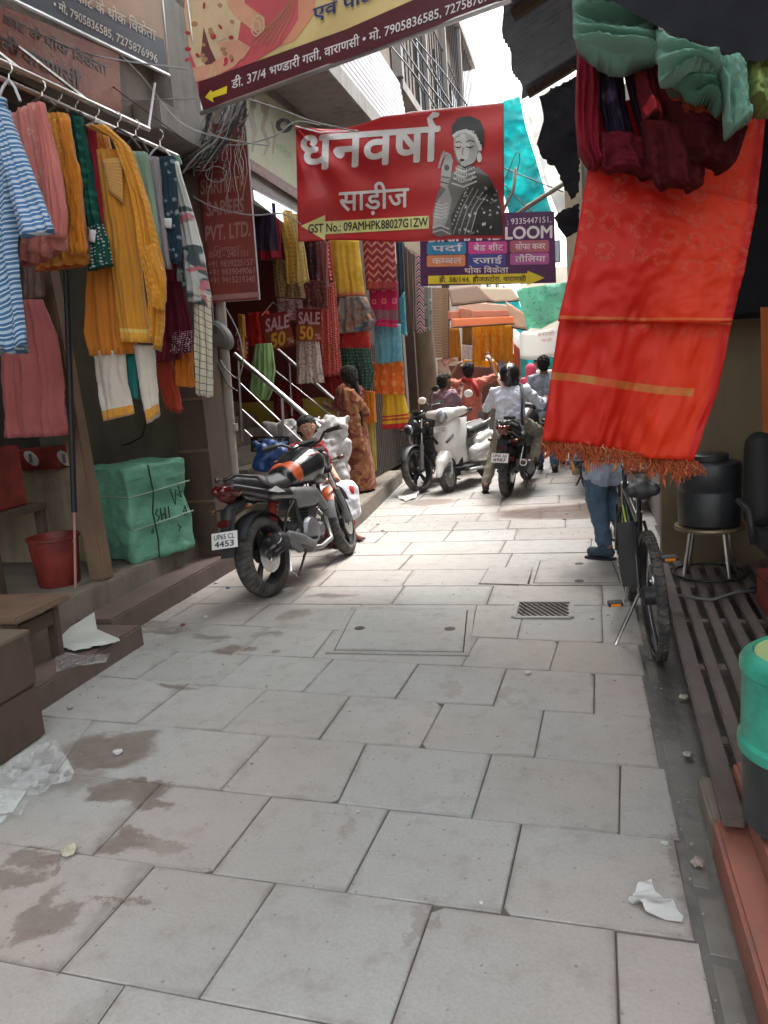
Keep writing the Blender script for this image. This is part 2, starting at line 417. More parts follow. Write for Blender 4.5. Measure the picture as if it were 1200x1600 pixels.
def ell(cx, cy, rx, ry, n=18, rot=0, a0=0, a1=360):
    o = []
    for k in range(n + (0 if a1 - a0 == 360 else 1)):
        t = R(a0 + (a1 - a0) * k / n); x, y = rx * math.cos(t), ry * math.sin(t); o.append((cx + x * math.cos(rot) - y * math.sin(rot), cy + x * math.sin(rot) + y * math.cos(rot)))
    return o
def stroke(pts, w):
    """closed outline of a stroke through pixel points, width w (number or list)"""
    L, Rr = [], []; ws = w if isinstance(w, (list, tuple)) else [w] * len(pts)
    for i, p in enumerate(pts):
        a = pts[max(i - 1, 0)]; b = pts[min(i + 1, len(pts) - 1)]; dx, dy = b[0] - a[0], b[1] - a[1]; l = math.hypot(dx, dy) or 1
        L.append((p[0] - dy / l * ws[i] / 2, p[1] + dx / l * ws[i] / 2)); Rr.append((p[0] + dy / l * ws[i] / 2, p[1] - dx / l * ws[i] / 2))
    return L + Rr[::-1]
# lettering.  tokens: plain text; '{x~}' half form of x; '{^}' reph hook over the last letter; '{/}' rakar stroke
_tc = {}
def glyphs(body, bold=0, res=3):
    key = (body, bold)
    if key in _tc: return _tc[key]
    c = bpy.data.curves.new('t', 'FONT'); c.body = body; c.size = 1; c.resolution_u = res; c.offset = bold
    o = bpy.data.objects.new('t', c); COL.objects.link(o); dg = bpy.context.evaluated_depsgraph_get()
    me = bpy.data.meshes.new_from_object(o.evaluated_get(dg)); bpy.data.objects.remove(o)
    vs = [tuple(v.co) for v in me.vertices]; fs = [tuple(p.vertices) for p in me.polygons]; bpy.data.meshes.remove(me)
    _tc[key] = (vs, fs); return vs, fs
def compose(s, bold=0):
    toks = []; i = 0; buf = ''
    while i < len(s):
        if s[i] == '{':
            if buf: toks.append(('t', buf)); buf = ''
            j = s.index('}', i); toks.append(('s', s[i + 1:j])); i = j + 1
        else: buf += s[i]; i += 1
    if buf: toks.append(('t', buf))
    V, Fc = [], []; x = 0.0
    def addm(vs, fs, dx):
        b = len(V); V.extend((a + dx, c) for a, c, *_ in vs); Fc.extend(tuple(b + q for q in f) for f in fs)
    for k, t in toks:
        if k == 't':
            lead = len(t) - len(t.lstrip(' ')); tt = t.strip(' '); x += .26 * lead
            if tt:
                vs, fs = glyphs(tt, bold); mn = min(v[0] for v in vs); mx = max(v[0] for v in vs); dv = any(ord(ch) > 0x900 for ch in tt)
                dx = x - (mn if dv else 0); addm(vs, fs, dx); x = dx + mx - (.012 if dv else -.06)
            x += .26 * (len(t) - len(t.rstrip(' ')) if tt else 0)
        elif t.endswith('~'):
            vs, fs = glyphs(t[:-1], bold); mn = min(v[0] for v in vs); mx = max(v[0] for v in vs); cut = mx - .17 - bold
            bm = bmesh.new(); bv = [bm.verts.new((v[0], v[1], 0)) for v in vs]
            for f in fs:
                try: bm.faces.new([bv[q] for q in f])
                except ValueError: pass
            bmesh.ops.bisect_plane(bm, geom=bm.verts[:] + bm.edges[:] + bm.faces[:], plane_co=(cut, 0, 0), plane_no=(1, 0, 0), clear_outer=True)
            bm.verts.index_update(); addm([tuple(v.co) for v in bm.verts], [tuple(v.index for v in f.verts) for f in bm.faces], x - mn); bm.free(); x += cut - mn - .02
        elif t == '^':
            th = .065 + bold * 1.6; pts = [(x - .07, .60), (x - .15, .70), (x - .17, .79), (x - .11, .86), (x - .02, .85)]; pl = stroke(pts, [th * .8, th, th, th, th * .7])
            n = len(pts); b = len(V); V.extend(pl); Fc.extend([(b + q, b + q + 1, b + 2 * n - 2 - q, b + 2 * n - 1 - q) for q in range(n - 1)])
        elif t == '/':
            th = .085; a = stroke([(x - .36, .25), (x - .58, .05)], th); b = len(V); V.extend(a); Fc.append((b, b + 1, b + 2, b + 3))
    return V, Fc, x
def text(s, a, b, h, Yf, m_, parent, off=.004, bold=.0, name='lettering', shear=0, cut=0):
    """print s with its baseline from pixel a to pixel b (width fitted), h = pixel height of one em"""
    V, Fc, wd = compose(s); g = pxmap(Yf); dx, dy = b[0] - a[0], b[1] - a[1]
    ux, uy = dx / wd, dy / wd; nx, ny = shear * h, -h; vs, fs = [], []
    for k, (ox, oy) in enumerate([(0, 0), (1, 0), (-1, 0), (0, 1), (0, -1), (.7, .7), (-.7, -.7)] if bold else [(0, 0)]):   # bold = a few stacked impressions
        PX = [(a[0] + ux * (x + ox * bold) + nx * (y + oy * bold), a[1] + uy * (x + ox * bold) + ny * (y + oy * bold)) for x, y in V]; Fk = Fc
        if cut:
            bm = bmesh.new(); bv = [bm.verts.new((x, y, 0)) for x, y in PX]
            for f in Fc:
                try: bm.faces.new([bv[q] for q in f])
                except ValueError: pass
            for ax in (0, 1):
                lo, hi = min(v.co[ax] for v in bm.verts), max(v.co[ax] for v in bm.verts); q = lo + cut
                while q < hi: bmesh.ops.bisect_plane(bm, geom=bm.verts[:] + bm.edges[:] + bm.faces[:], plane_co=(q, q, 0), plane_no=(1, 0, 0) if ax == 0 else (0, 1, 0)); q += cut
            bm.verts.index_update(); PX = [(v.co.x, v.co.y) for v in bm.verts]; Fk = [tuple(v.index for v in f.verts) for f in bm.faces]; bm.free()
        c = len(vs); vs += [g(x, y, off + k * .0004) for x, y in PX]; fs += [tuple(c + q for q in f) for f in Fk]
    me = bpy.data.meshes.new(name); me.from_pydata([tuple(v) for v in vs], [], fs); me.materials.append(m_); me.update()
    return link(name, me, parent)
# ------------------------------------------------------------------ ground and paving
def stone_mat():
    t = NT('sandstone_slab'); pos = t.n('NewGeometry').outputs['Position']; oi = t.n('ObjectInfo').outputs['Random']
    a = t.noise(pos, 1.3, 8, .65); b = t.noise(pos, 9, 8, .7); c = t.noise(pos, 90, 4, .6)
    tint = t.mix(oi, (.29, .27, .252), (.355, .348, .335))
    tint = t.mix(t.math('FRACT', t.math('MULTIPLY', oi, 7.3)), tint, (.32, .325, .312))
    col = t.mix(t.smooth(a, .35, .7), tint, t.mix(.5, tint, (.25, .235, .215)))
    col = t.mix(t.math('MULTIPLY', t.smooth(b, .48, .75), .45), col, (.15, .125, .105))
    col = t.mix(t.math('MULTIPLY', t.smooth(t.noise(pos, 26, 6, .7), .55, .8), .35), col, (.33, .315, .29))
    col = t.mix(t.math('MULTIPLY', t.smooth(c, .35, .7), .22), col, (.14, .12, .10))
    col = t.mix(t.math('MULTIPLY', t.smooth(t.noise(pos, .45, 3, .5), .42, .62), .7), col, t.mix(.45, col, (.40, .30, .255)))
    ge = t.sep(t.n('TexCoord').outputs['Generated']); ex = t.math('MINIMUM', ge[0], t.math('SUBTRACT', 1, ge[0])); ey = t.math('MINIMUM', ge[1], t.math('SUBTRACT', 1, ge[1])); ed = t.math('ADD', t.math('MINIMUM', ex, ey), t.math('MULTIPLY', t.math('SUBTRACT', t.noise(pos, 7, 7, .7), .5), .16))
    col = t.mix(t.math('MULTIPLY', t.math('SUBTRACT', 1, t.smooth(ed, -.01, .055)), .5), col, (.13, .11, .095))
    # spilled water and betel stains: (px, py, half width, half depth in metres, strength)
    blobs = [(160, 1175, .26, .15, .9), (205, 1162, .14, .1, .8), (200, 1235, .17, .08, .9), (200, 1322, .09, .06, .8), (60, 1440, .10, .09, .7), (75, 1415, .05, .10, .6), (25, 1375, .10, .06, .7), (88, 1350, .02, .07, .7), (180, 1415, .12, .012, .7), (235, 1255, .10, .05, .8),
             (330, 995, .14, .07, .7), (360, 1015, .13, .06, .9), (420, 990, .07, .05, .6), (255, 985, .2, .04, .7), (275, 1075, .14, .05, .8), (520, 930, .2, .07, .8),
             (455, 960, .12, .12, .6), (320, 1060, .08, .03, .5), (655, 1445, .035, .11, .55), (705, 1075, .05, .10, .5), (795, 1085, .05, .09, .5), (545, 1290, .025, .1, .4),
             (1040, 1110, .07, .3, .8), (1075, 1200, .1, .25, .9), (1095, 1370, .07, .3, .9), (880, 800, .75, .40, 1), (960, 792, .7, .35, 1), (210, 975, .3, .1, .6), (670, 785, .35, .25, .7),
             (110, 1215, .18, .09, .5), (60, 1340, .1, .05, .7), (250, 1330, .12, .05, .5), (450, 975, .09, .03, .4), (590, 905, .2, .04, .35), (930, 900, .3, .1, .5)]
    wob = t.n('TexNoise'); wob.inputs['Scale'].default_value = 5; wob.inputs['Detail'].default_value = 9; wob.inputs['Roughness'].default_value = .68; t.put(wob.inputs['Vector'], pos)
    off = t.n('VectorMath', operation='SUBTRACT'); t.put(off.inputs[0], wob.outputs['Color']); off.inputs[1].default_value = (.5, .5, .5)
    sc = t.n('VectorMath', operation='SCALE'); t.put(sc.inputs[0], off.outputs[0]); sc.inputs['Scale'].default_value = .42
    ad = t.n('VectorMath', operation='ADD'); t.put(ad.inputs[0], pos); t.put(ad.inputs[1], sc.outputs[0]); x, y, _ = t.sep(ad.outputs[0])
    wet = None
    for px, py, rx, ry, s in blobs:
        p = WZ(px, py); u = t.math('DIVIDE', t.math('SUBTRACT', x, p.x), rx); v = t.math('DIVIDE', t.math('SUBTRACT', y, p.y), ry)
        d = t.math('ADD', t.math('MULTIPLY', u, u), t.math('MULTIPLY', v, v)); k = t.math('MULTIPLY', t.math('SUBTRACT', 1, t.smooth(d, .55, 1.25)), s)
        wet = k if wet is None else t.math('MAXIMUM', wet, k)
    for k_, (thr) in enumerate((.045,)):                      # small dark spit drops
        d = t.voro(pos, 1.9); wet = t.math('MAXIMUM', wet, t.math('MULTIPLY', t.math('LESS_THAN', d, .055), .75))
    col = t.mix(t.math('MULTIPLY', wet, t.math('ADD', .48, t.math('MULTIPLY', b, .5))), col, (.11, .070, .052))
    scr = t.noise(t.scale(pos, (3, 26, 1)), 3, 6, .7); col = t.mix(t.math('MULTIPLY', t.smooth(scr, .60, .75), .22), col, (.38, .37, .35))
    pit = t.voro(pos, 16); col = t.mix(t.math('MULTIPLY', t.math('LESS_THAN', pit, .09), .5), col, (.10, .09, .08))
    rough = t.math('SUBTRACT', t.math('ADD', .55, t.math('MULTIPLY', b, .25)), t.math('MULTIPLY', wet, .36))
    t.bump(t.math('ADD', t.math('MULTIPLY', t.noise(pos, 14, 8, .6), .7), t.math('MULTIPLY', c, .25)), .35, .012)
    return t.fin(col, rough)
M_slab = stone_mat()
M_bed = grime('joint_mortar', (.115, .098, .083), (.045, .037, .03), r=.95, bs=120)
M_ground = grime('ground_dirt', (.13, .11, .095), r=.95)
M_conc = grime('concrete', (.23, .21, .195), (.075, .062, .052), bs=45, amt=.6)
M_kerb = grime('dark_kerb_stone', (.125, .085, .072), (.05, .035, .03), bs=40, amt=.6)
M_ledge = grime('ledge_stone', (.2, .17, .135), (.06, .05, .04), bs=40, amt=.6)
M_redp = grime('red_oxide_cement', (.27, .095, .065), (.13, .08, .065), bs=35, amt=.55, r=.6)
M_wetg = grime('wet_gutter_cement', (.10, .095, .085), (.035, .03, .026), r=.35, bs=30, amt=.7)

ground = MB().add([(-300, -300, -.12), (300, -300, -.12), (300, 300, -.12), (-300, 300, -.12)], [(0, 1, 2, 3)]).obj('ground', M_ground, kind='structure')
pave = MB().bx(-3.3, 1.0, -1.5, 42, -.08, -.009).obj('pavement', M_bed, kind='structure')

def rowline(pts):
    P = [WZ(*p) for p in pts]; xs = [p.x for p in P]; ys = [p.y for p in P]; n = len(P); mx = sum(xs) / n; my = sum(ys) / n
    b = sum((x - mx) * (y - my) for x, y in zip(xs, ys)) / sum((x - mx) ** 2 for x in xs); b = max(-.1, min(.05, b)); return (my - b * mx, b)
RL = [rowline(p) for p in [[(75, 1515), (200, 1537), (425, 1582), (520, 1600)], [(0, 1318), (142, 1340), (240, 1355), (430, 1377), (540, 1387), (785, 1422), (1080, 1479)],
      [(125, 1212), (250, 1225), (500, 1250), (735, 1275), (970, 1302), (1095, 1320)], [(145, 1125), (275, 1137), (600, 1163), (835, 1182), (1045, 1202)],
      [(179, 1059), (417, 1078), (765, 1100), (925, 1115), (1040, 1125)], [(279, 1017), (487, 1027), (650, 1038), (867, 1046), (1017, 1057)],
      [(233, 970), (521, 982), (742, 998), (1017, 1008)], [(292, 940), (550, 947), (746, 950), (987, 941)]]]
a7, b7 = RL[-1]; RL.insert(0, (RL[0][0] - .47, RL[0][1])); RL.insert(0, (RL[0][0] - .47, RL[0][1])); y = a7
random.seed(11)
while y < 26: y += random.choice((.42, .46, .5)); RL.append((y, b7 * .6 + random.uniform(-.006, .006)))
def jx(a, b): p, q = WZ(*a), WZ(*b); return (p.x, q.x)
J = {1: [((200, 1537), (150, 1600)), ((963, 1475), (965, 1600)), ((610, 1600), (600, 1640))],
     2: [((95, 1515), (240, 1355)), ((315, 1550), (430, 1380)), ((610, 1600), (675, 1420)), ((965, 1600), (963, 1475))],
     3: [((145, 1335), (250, 1225)), ((333, 1360), (425, 1243)), ((542, 1388), (608, 1265)), ((785, 1420), (815, 1288))],
     4: [((345, 1232), (412, 1160)), ((530, 1250), (570, 1165)), ((737, 1275), (768, 1178)), ((967, 1300), (970, 1200)), ((90, 1205), (145, 1125))],
     5: [((212, 1130), (292, 1070)), ((345, 1140), (417, 1078)), ((500, 1152), (545, 1090)), ((657, 1165), (692, 1105)), ((835, 1182), (850, 1110))],
     6: [((208, 1063), (279, 1017)), ((342, 1063), (391, 1026)), ((473, 1079), (517, 1035)), ((619, 1088), (650, 1045)), ((771, 1100), (790, 1050)), ((927, 1098), (929, 1054))],
     7: [((375, 1017), (421, 982)), ((490, 1026), (521, 984)), ((721, 1040), (746, 1000)), ((858, 1046), (873, 1004))],
     8: [((379, 976), (417, 947)), ((808, 998), (815, 971)), ((942, 1004), (942, 969)), ((262, 968), (310, 940)), ((540, 984), (560, 950)), ((735, 996), (742, 952))]}
def slab(pts, name='slab', mt=None, z=None, ch=.0035, parent=None):
    """paver with chamfered top: pts counterclockwise (x, y)"""
    n = len(pts); cx = sum(p[0] for p in pts) / n; cy = sum(p[1] for p in pts) / n; z = random.uniform(-.0016, .0012) if z is None else z
    tx, ty = random.uniform(-.001, .001), random.uniform(-.001, .001)
    def ins(p, d):
        v = Vector((cx - p[0], cy - p[1])); l = v.length; return (p[0] + v.x / l * d * 1.4, p[1] + v.y / l * d * 1.4)
    top = [ins(p, ch) for p in pts]; vs = [(p[0], p[1], -.05) for p in pts] + [(p[0], p[1], z - ch) for p in pts] + [(p[0], p[1], z + tx * (p[0] - cx) * 4 + ty * (p[1] - cy) * 4) for p in top]
    fs = [tuple(range(2 * n, 3 * n))] + [(i + k * n, (i + 1) % n + k * n, (i + 1) % n + (k + 1) * n, i + (k + 1) * n) for k in (0, 1) for i in range(n)]
    return MB().add(vs, fs).obj(name, mt or M_slab, parent or pave)
nslab = 0
for i in range(len(RL) - 1):
    (a0, b0), (a1, b1) = RL[i], RL[i + 1]; xr = .27 if a0 < 4.2 else (.5 if a0 < 5.5 else .66)
    if i in J: js = sorted(jx(p, q) for p, q in J[i])
    else:
        js = []; x = -3.15 + random.uniform(.2, .75)
        while x < xr - .3: js.append((x, x + random.uniform(-.02, .02))); x += random.choice((.55, .66, .75, .86)) * (1.0 if a0 < 12 else 1.5)
    js = [(-3.2, -3.2)] + [j for j in js if j[0] < xr - .12 and j[1] < xr - .12] + [(xr + random.uniform(-.03, .03),) * 2]
    for (p0, p1), (q0, q1) in zip(js[:-1], js[1:]):
        if q0 - p0 < .06: continue
        g = random.uniform(.0008, .0038); h = random.uniform(.0014, .0042)
        def pt(x, a, b, dy): return (x, a + b * x + dy + random.uniform(-.002, .002))
        pts = [pt(p0 + g, a0, b0, h), pt(q0 - g, a0, b0, h), pt(q1 - g, a1, b1, -h), pt(p1 + g, a1, b1, -h)]
        if random.random() < .3:                          # a broken-off corner
            k = random.randrange(4); c, u, v = Vector(pts[k]), Vector(pts[k - 1]), Vector(pts[(k + 1) % 4]); d = random.uniform(.02, .05)
            pts[k:k + 1] = [tuple(c + (u - c).normalized() * d), tuple(c + (v - c).normalized() * d * .8)]
        if i < 2 and False: continue
        slab(pts); nslab += 1
# gutter strip with broken cement pieces along the right edge
MB().bx(.2, .62, -.6, 5.6, -.03, -.008).obj('gutter', M_wetg, kind='structure')
M_gutp = grime('gutter_cement', (.15, .14, .125), (.06, .055, .05), r=.7)
random.seed(5); y = .6
while y < 4.3:
    l = random.uniform(.18, .5)
    if random.random() < .75: slab([(.285, y + .01), (.345 + random.uniform(-.02, .012), y), (.35 + random.uniform(-.025, .01), y + l - .02), (.285, y + l - .01)], 'gutter_piece', M_gutp, -.006, parent=pave)
    y += l + random.uniform(.01, .1)

# manhole covers and drain grate (lie in the paving)
M_cov = M_slab; M_gap = mat('dark_gap', (.03, .025, .02), .9); M_iron = grime('rusty_iron', (.07, .055, .05), (.11, .05, .03), r=.6, bs=60, m=.5)
def cover(quad, z, label, marks, name='manhole_cover', rim=.05):
    P = [WZ(*q) for q in quad]; c = sum(P, Vector()) / 4; t = thing(name, label, 'manhole cover')
    def off(k, d):
        o = []
        for p in P: v = (p - c); o.append((p.x + math.copysign(d, v.x), p.y + math.copysign(d, v.y)))
        return o
    def ring(o, i_, z0, z1): 
        return MB().add([(x, y, z0) for x, y in o] + [(x, y, z1) for x, y in o] + [(x, y, z1) for x, y in i_] + [(x, y, z0) for x, y in i_],
            [(k, (k + 1) % 4, 4 + (k + 1) % 4, 4 + k) for k in range(4)] + [(4 + k, 4 + (k + 1) % 4, 8 + (k + 1) % 4, 8 + k) for k in range(4)] + [(8 + k, 8 + (k + 1) % 4, 12 + (k + 1) % 4, 12 + k) for k in range(4)])
    if rim > .03: ring(off(0, rim), off(0, .012), -.02, z - .001).obj('rim', M_cov, t)
    ring(off(0, .012), off(0, .002), -.02, z - .0045).obj('seam', M_gap, t)
    o = off(0, -.004); MB().add([(x, y, -.02) for x, y in o] + [(x, y, z + .002) for x, y in o], [(4, 5, 6, 7)] + [(k, (k + 1) % 4, 4 + (k + 1) % 4, 4 + k) for k in range(4)]).obj('plate', M_cov, t)
    for m_ in marks:
        p = WZ(*m_, z); MB().lathe([(.034, 0), (.034, .003), (.028, .005), (.012, .0055)], (p.x, p.y, z + .001), n=14).obj('lifting_ring', M_iron, t)
    return settle(t)
cover([(525, 1017), (722, 1020), (728, 956), (557, 953)], .007, 'large square stone manhole cover in the middle of the paving with two iron lifting rings', [(562, 982), (703, 983)])
cover([(835, 912), (968, 912), (955, 880), (846, 878)], .007, 'wet manhole cover in the paving between walking man and drain grate', [(905, 908), (905, 881)])
cover([(750, 912), (826, 914), (832, 888), (766, 887)], .004, 'small thin inspection cover left of the wet manhole cover', [], rim=.02)
t = thing('drain_grate', 'rusty square drain grate with slanting bars set in the paving', 'drain grate')
P = [WZ(*q) for q in [(800, 966), (893, 968), (890, 942), (808, 941)]]; x0, x1 = P[0].x + .01, P[1].x; y0, y1 = P[0].y, P[2].y
for a, b in [((x0, y0), (x1, y0)), ((x1, y0), (x1, y1)), ((x1, y1), (x0, y1)), ((x0, y1), (x0, y0))]: MB().bar((*a, .006), (*b, .006), .03, .012).obj('frame', M_slab, t)
MB().bx(x0, x1, y0, y1, -.03, -.002).obj('pit', M_gap, t)
k = 0
for i in range(15):
    xa = x0 - .12 + i * (x1 - x0 + .2) / 15; a = Vector((xa, y1 - .015, .006)); b = Vector((xa + .16, y0 + .015, .006))
    ts = [q for q in range(21) if x0 + .02 < lerp(a.x, b.x, q / 20) < x1 - .02]
    if len(ts) > 3: MB().bar(a.lerp(b, ts[0] / 20), a.lerp(b, ts[-1] / 20), .012, .008).obj('bar', M_iron, t)
settle(t)

# ------------------------------------------------------------------ kerbs, platforms, ledges
MB().bx(-3.4, -2.72, 1.0, 4.03, -.05, .13).obj('step_block', M_kerb, bevel=.012, kind='structure')
MB().bx(-3.6, -2.96, 4.05, 6.12, -.05, .15).obj('kerb', M_kerb, bevel=.012, kind='structure')
MB().bx(-5.6, -3.22, -.5, 6.05, -.05, .30).obj('shop_plinth', M_ledge, bevel=.01, kind='structure')
def poly_box(pts, z0, z1, name, m_, parent=None, bevel=0, **k):
    return MB().prism([(x, y, z0) for x, y in pts], (0, 0, z1 - z0)).obj(name, m_, parent, bevel=bevel, **k)
poly_box([(-3.6, 6.14), (-2.42, 6.75), (-2.3, 7.0), (-2.36, 8.0), (-2.56, 10.7), (-3.6, 10.7)], -.05, .19, 'stone_platform', M_ledge, bevel=.012, kind='structure')
poly_box([(-3.6, 9.25), (-2.78, 9.25), (-2.78, 10.65), (-3.6, 10.65)], .19, .37, 'upper_platform_step', M_ledge, bevel=.01, kind='structure')
MB().bx(-3.6, -2.68, 10.75, 24, -.05, .12).obj('far_kerb', M_kerb, bevel=.01, kind='structure')
# right side red ledge
poly_box([(.365, -.5), (2.6, -.5), (2.6, 2.32), (.36, 2.32)], -.05, .12, 'red_ledge', M_redp, bevel=.012, kind='structure')
poly_box([(.45, -.5), (2.6, -.5), (2.6, 2.5), (.45, 2.5)], .122, .22, 'upper_red_ledge', M_redp, bevel=.012, kind='structure')
MB().bx(.36, .50, 2.325, 2.62, -.05, .09).obj('ledge_end', M_ledge, bevel=.01, kind='structure')
M_pit = grime('dark_cement_floor', (.06, .05, .045), (.02, .018, .015), r=.8)
MB().bx(.5, 2.6, 2.52, 5.9, -.09, -.01).obj('drain_floor', M_pit, kind='structure')
# ------------------------------------------------------------------ buildings
M_olive = grime('olive_plaster', (.13, .12, .085), (.06, .05, .035), r=.8)
M_beige = grime('stained_beige_plaster', (.34, .28, .2), (.13, .08, .05), r=.85, amt=.7)
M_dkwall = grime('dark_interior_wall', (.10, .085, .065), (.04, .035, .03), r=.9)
M_facade = grime('grey_render', (.26, .245, .235), (.10, .085, .075), r=.9, vs=1.2)
M_facade2 = grime('brown_grey_render', (.24, .20, .17), (.09, .07, .06), r=.9, vs=1.5)
M_white = grime('whitewash', (.45, .45, .46), (.35, .33, .3), r=.8, vs=1.2)
M_maroonw = grime('maroon_painted_wall', (.16, .035, .03), (.06, .02, .018), r=.75)
M_yellow = grime('yellow_painted_wall', (.5, .4, .06), (.25, .2, .06), r=.7, amt=.4)
M_wood = grime('worn_brown_wood', (.17, .105, .065), (.06, .04, .028), r=.7, vs=3, streak=2, bs=22, b=.15)
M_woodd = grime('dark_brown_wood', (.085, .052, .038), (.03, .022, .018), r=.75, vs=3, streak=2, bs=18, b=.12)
M_dark = mat('near_black', (.012, .012, .012), .7)
M_steel = mat('brushed_steel', (.55, .53, .52), .28, 1, v=.1, b=.03)
M_pipe = grime('old_drain_pipe', (.33, .28, .24), (.13, .1, .08), r=.6, bs=40)
M_blackm = mat('black_painted_iron', (.02, .02, .022), .45, .3)
M_sheet = grime('corrugated_iron', (.30, .33, .38), (.10, .10, .12), r=.5, m=.5, vs=2)
M_ribw = grime('pale_ribbed_sheet', (.40, .38, .40), (.20, .18, .18), r=.6, vs=2)

b = thing('shop_building', 'near left clothes shop with dark open front behind the hanging garments', 'building')
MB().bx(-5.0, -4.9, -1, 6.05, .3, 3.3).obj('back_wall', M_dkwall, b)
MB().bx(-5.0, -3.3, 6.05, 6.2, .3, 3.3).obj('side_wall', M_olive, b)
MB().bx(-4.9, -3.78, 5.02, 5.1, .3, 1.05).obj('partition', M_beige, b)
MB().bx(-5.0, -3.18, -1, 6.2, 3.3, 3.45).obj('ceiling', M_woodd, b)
MB().bx(-5.0, -3.05, -1, 6.2, 3.452, 9.0).obj('wall', M_facade2, b)
MB().bx(-3.048, -2.83, 5.25, 6.15, 3.42, 3.62).obj('ledge_slab', M_conc, b, bevel=.01)
MB().bx(-3.048, -2.9, 5.6, 6.15, 3.622, 4.5).obj('ledge_pier', M_conc, b, bevel=.01)
MB().bx(-3.048, -2.93, 4.2, 5.6, 3.95, 4.1).obj('beam', M_conc, b, bevel=.01)
MB().bx(-3.30, -3.02, 5.74, 6.12, .15, 3.3).obj('pillar', M_woodd, b, bevel=.008)
for z in (.62, 1.05, 1.48): MB().bx(-3.31, -3.01, 5.725, 5.74, z, z + .02).obj('pillar_band', M_wood, b)
settle(b)
t = thing('wooden_post', 'tall rough wooden post at the shop edge between red bucket and green bale', 'post')
p = WZ(160, 905, .3); q = W(78, 455, 4.62); q2 = p + (q - p) * 1.45
MB().bar(p, q2, .13, .11, up=(0, 1, 0)).obj('timber', M_wood, t, bevel=.01); settle(t)
t = thing('black_iron_pole', 'thin black iron pole standing beside the wooden post in front of red bucket', 'pole')
a = W(105, 470, 4.35); c = W(116, 800, 4.3); d = WZ(118, 918, .3)
MB().cyl(a + (a - c) * .6, c, .019).obj('upper_tube', M_blackm, t, auto=40); MB().cyl(c, d, .009).obj('lower_rod', mat('pink_rod', (.4, .2, .16)), t, auto=40); settle(t)

b = thing('saree_shop_building', 'middle left shop with a stair up to its maroon entrance under a concrete slab', 'building')
MB().bx(-5.2, -5.0, 6.2, 9.5, 0, 3.6).obj('back_wall', M_maroonw, b)
MB().bx(-5.0, -3.02, 9.35, 9.5, .0, 1.35).obj('yellow_wall', M_yellow, b)
MB().bx(-5.0, -3.02, 9.35, 9.5, 1.352, 3.3).obj('side_wall', M_maroonw, b)
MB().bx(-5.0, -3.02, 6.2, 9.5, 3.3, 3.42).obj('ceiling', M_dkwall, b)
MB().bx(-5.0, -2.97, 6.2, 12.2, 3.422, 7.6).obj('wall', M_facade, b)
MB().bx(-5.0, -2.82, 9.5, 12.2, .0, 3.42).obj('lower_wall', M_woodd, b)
MB().bx(-2.968, -2.3, 6.6, 12.1, 4.55, 4.75).obj('balcony_slab', M_conc, b, bevel=.01)
MB().bx(-2.968, -2.94, 6.3, 9.1, 3.60, 3.98).obj('fascia', M_woodd, b)
rb = thing('ribbed_canopy', 'pale ribbed metal canopy above the red saree banner on left facade', 'canopy')
for i in range(13):
    z0 = 4.78 + i * .085; x = -2.34 - i * .012
    MB().bx(x - .02, x, 7.4, 12.1, z0, z0 + .07).obj('rib', M_ribw, rb, bevel=.006)
MB().bx(-2.52, -2.5, 7.4, 12.1, 4.76, 5.9).obj('backing', M_white, rb); settle(rb)
for y in (7.2, 8.9, 10.6):                                   # windows above the canopy
    w = MB().bx(-2.97, -2.93, y, y + .9, 6.1, 7.2).obj('window', M_woodd, b)
    for k in range(5): MB().cyl((-2.92, y + .1 + k * .17, 6.12), (-2.92, y + .1 + k * .17, 7.18), .012, n=6).obj('bar', M_blackm, w)
settle(b)

b = thing('barred_balcony_building', 'tall grey brown building with a caged balcony rising beyond the canopy on left', 'building')
MB().bx(-6, -2.85, 12.2, 22, 3.3, 9.6).obj('wall', M_facade2, b)
MB().bx(-6, -2.75, 12.2, 22, 0, 3.3).obj('lower_wall', M_facade2, b)
MB().bx(-2.848, -2.45, 12.5, 22.1, 9.45, 9.62).obj('roof_slab', M_conc, b)
MB().bx(-2.848, -2.5, 12.4, 22, 5.9, 6.05).obj('balcony_floor', M_conc, b)
for i in range(34): MB().cyl((-2.55, 12.6 + i * .28, 6.05), (-2.55, 12.6 + i * .28, 8.1 if i < 20 else 9.45), .014, n=6).obj('bar', M_blackm, b)
for z in (6.5, 7.3, 8.1): MB().cyl((-2.55, 12.5, z), (-2.55, 21.9, z), .016, n=6).obj('rail', M_blackm, b)
for y in (13.2, 15.4, 17.6, 19.8):
    w = MB().bx(-2.85, -2.82, y, y + 1.1, 6.4, 8.4).obj('window', M_woodd, b); MB().bx(-2.82, -2.815, y + .08, y + 1.02, 6.5, 8.3).obj('pane', mat('dusty_glass', (.12, .14, .16), .2), w)
for y in (12.3, 14.6, 17, 19.4): MB().bx(-2.62, -2.48, y, y + .12, 6.05, 9.45).obj('pier', M_conc, b)
settle(b)
b = thing('whitewashed_building', 'small whitewashed building part above the balcony cage at left', 'building')
MB().bx(-5.0, -3.2, 10.5, 12.2, 7.6, 10.5).obj('wall', M_white, b); MB().bx(-3.19, -3.1, 10.4, 12.2, 10.3, 10.5).obj('cornice', M_white, b); settle(b)

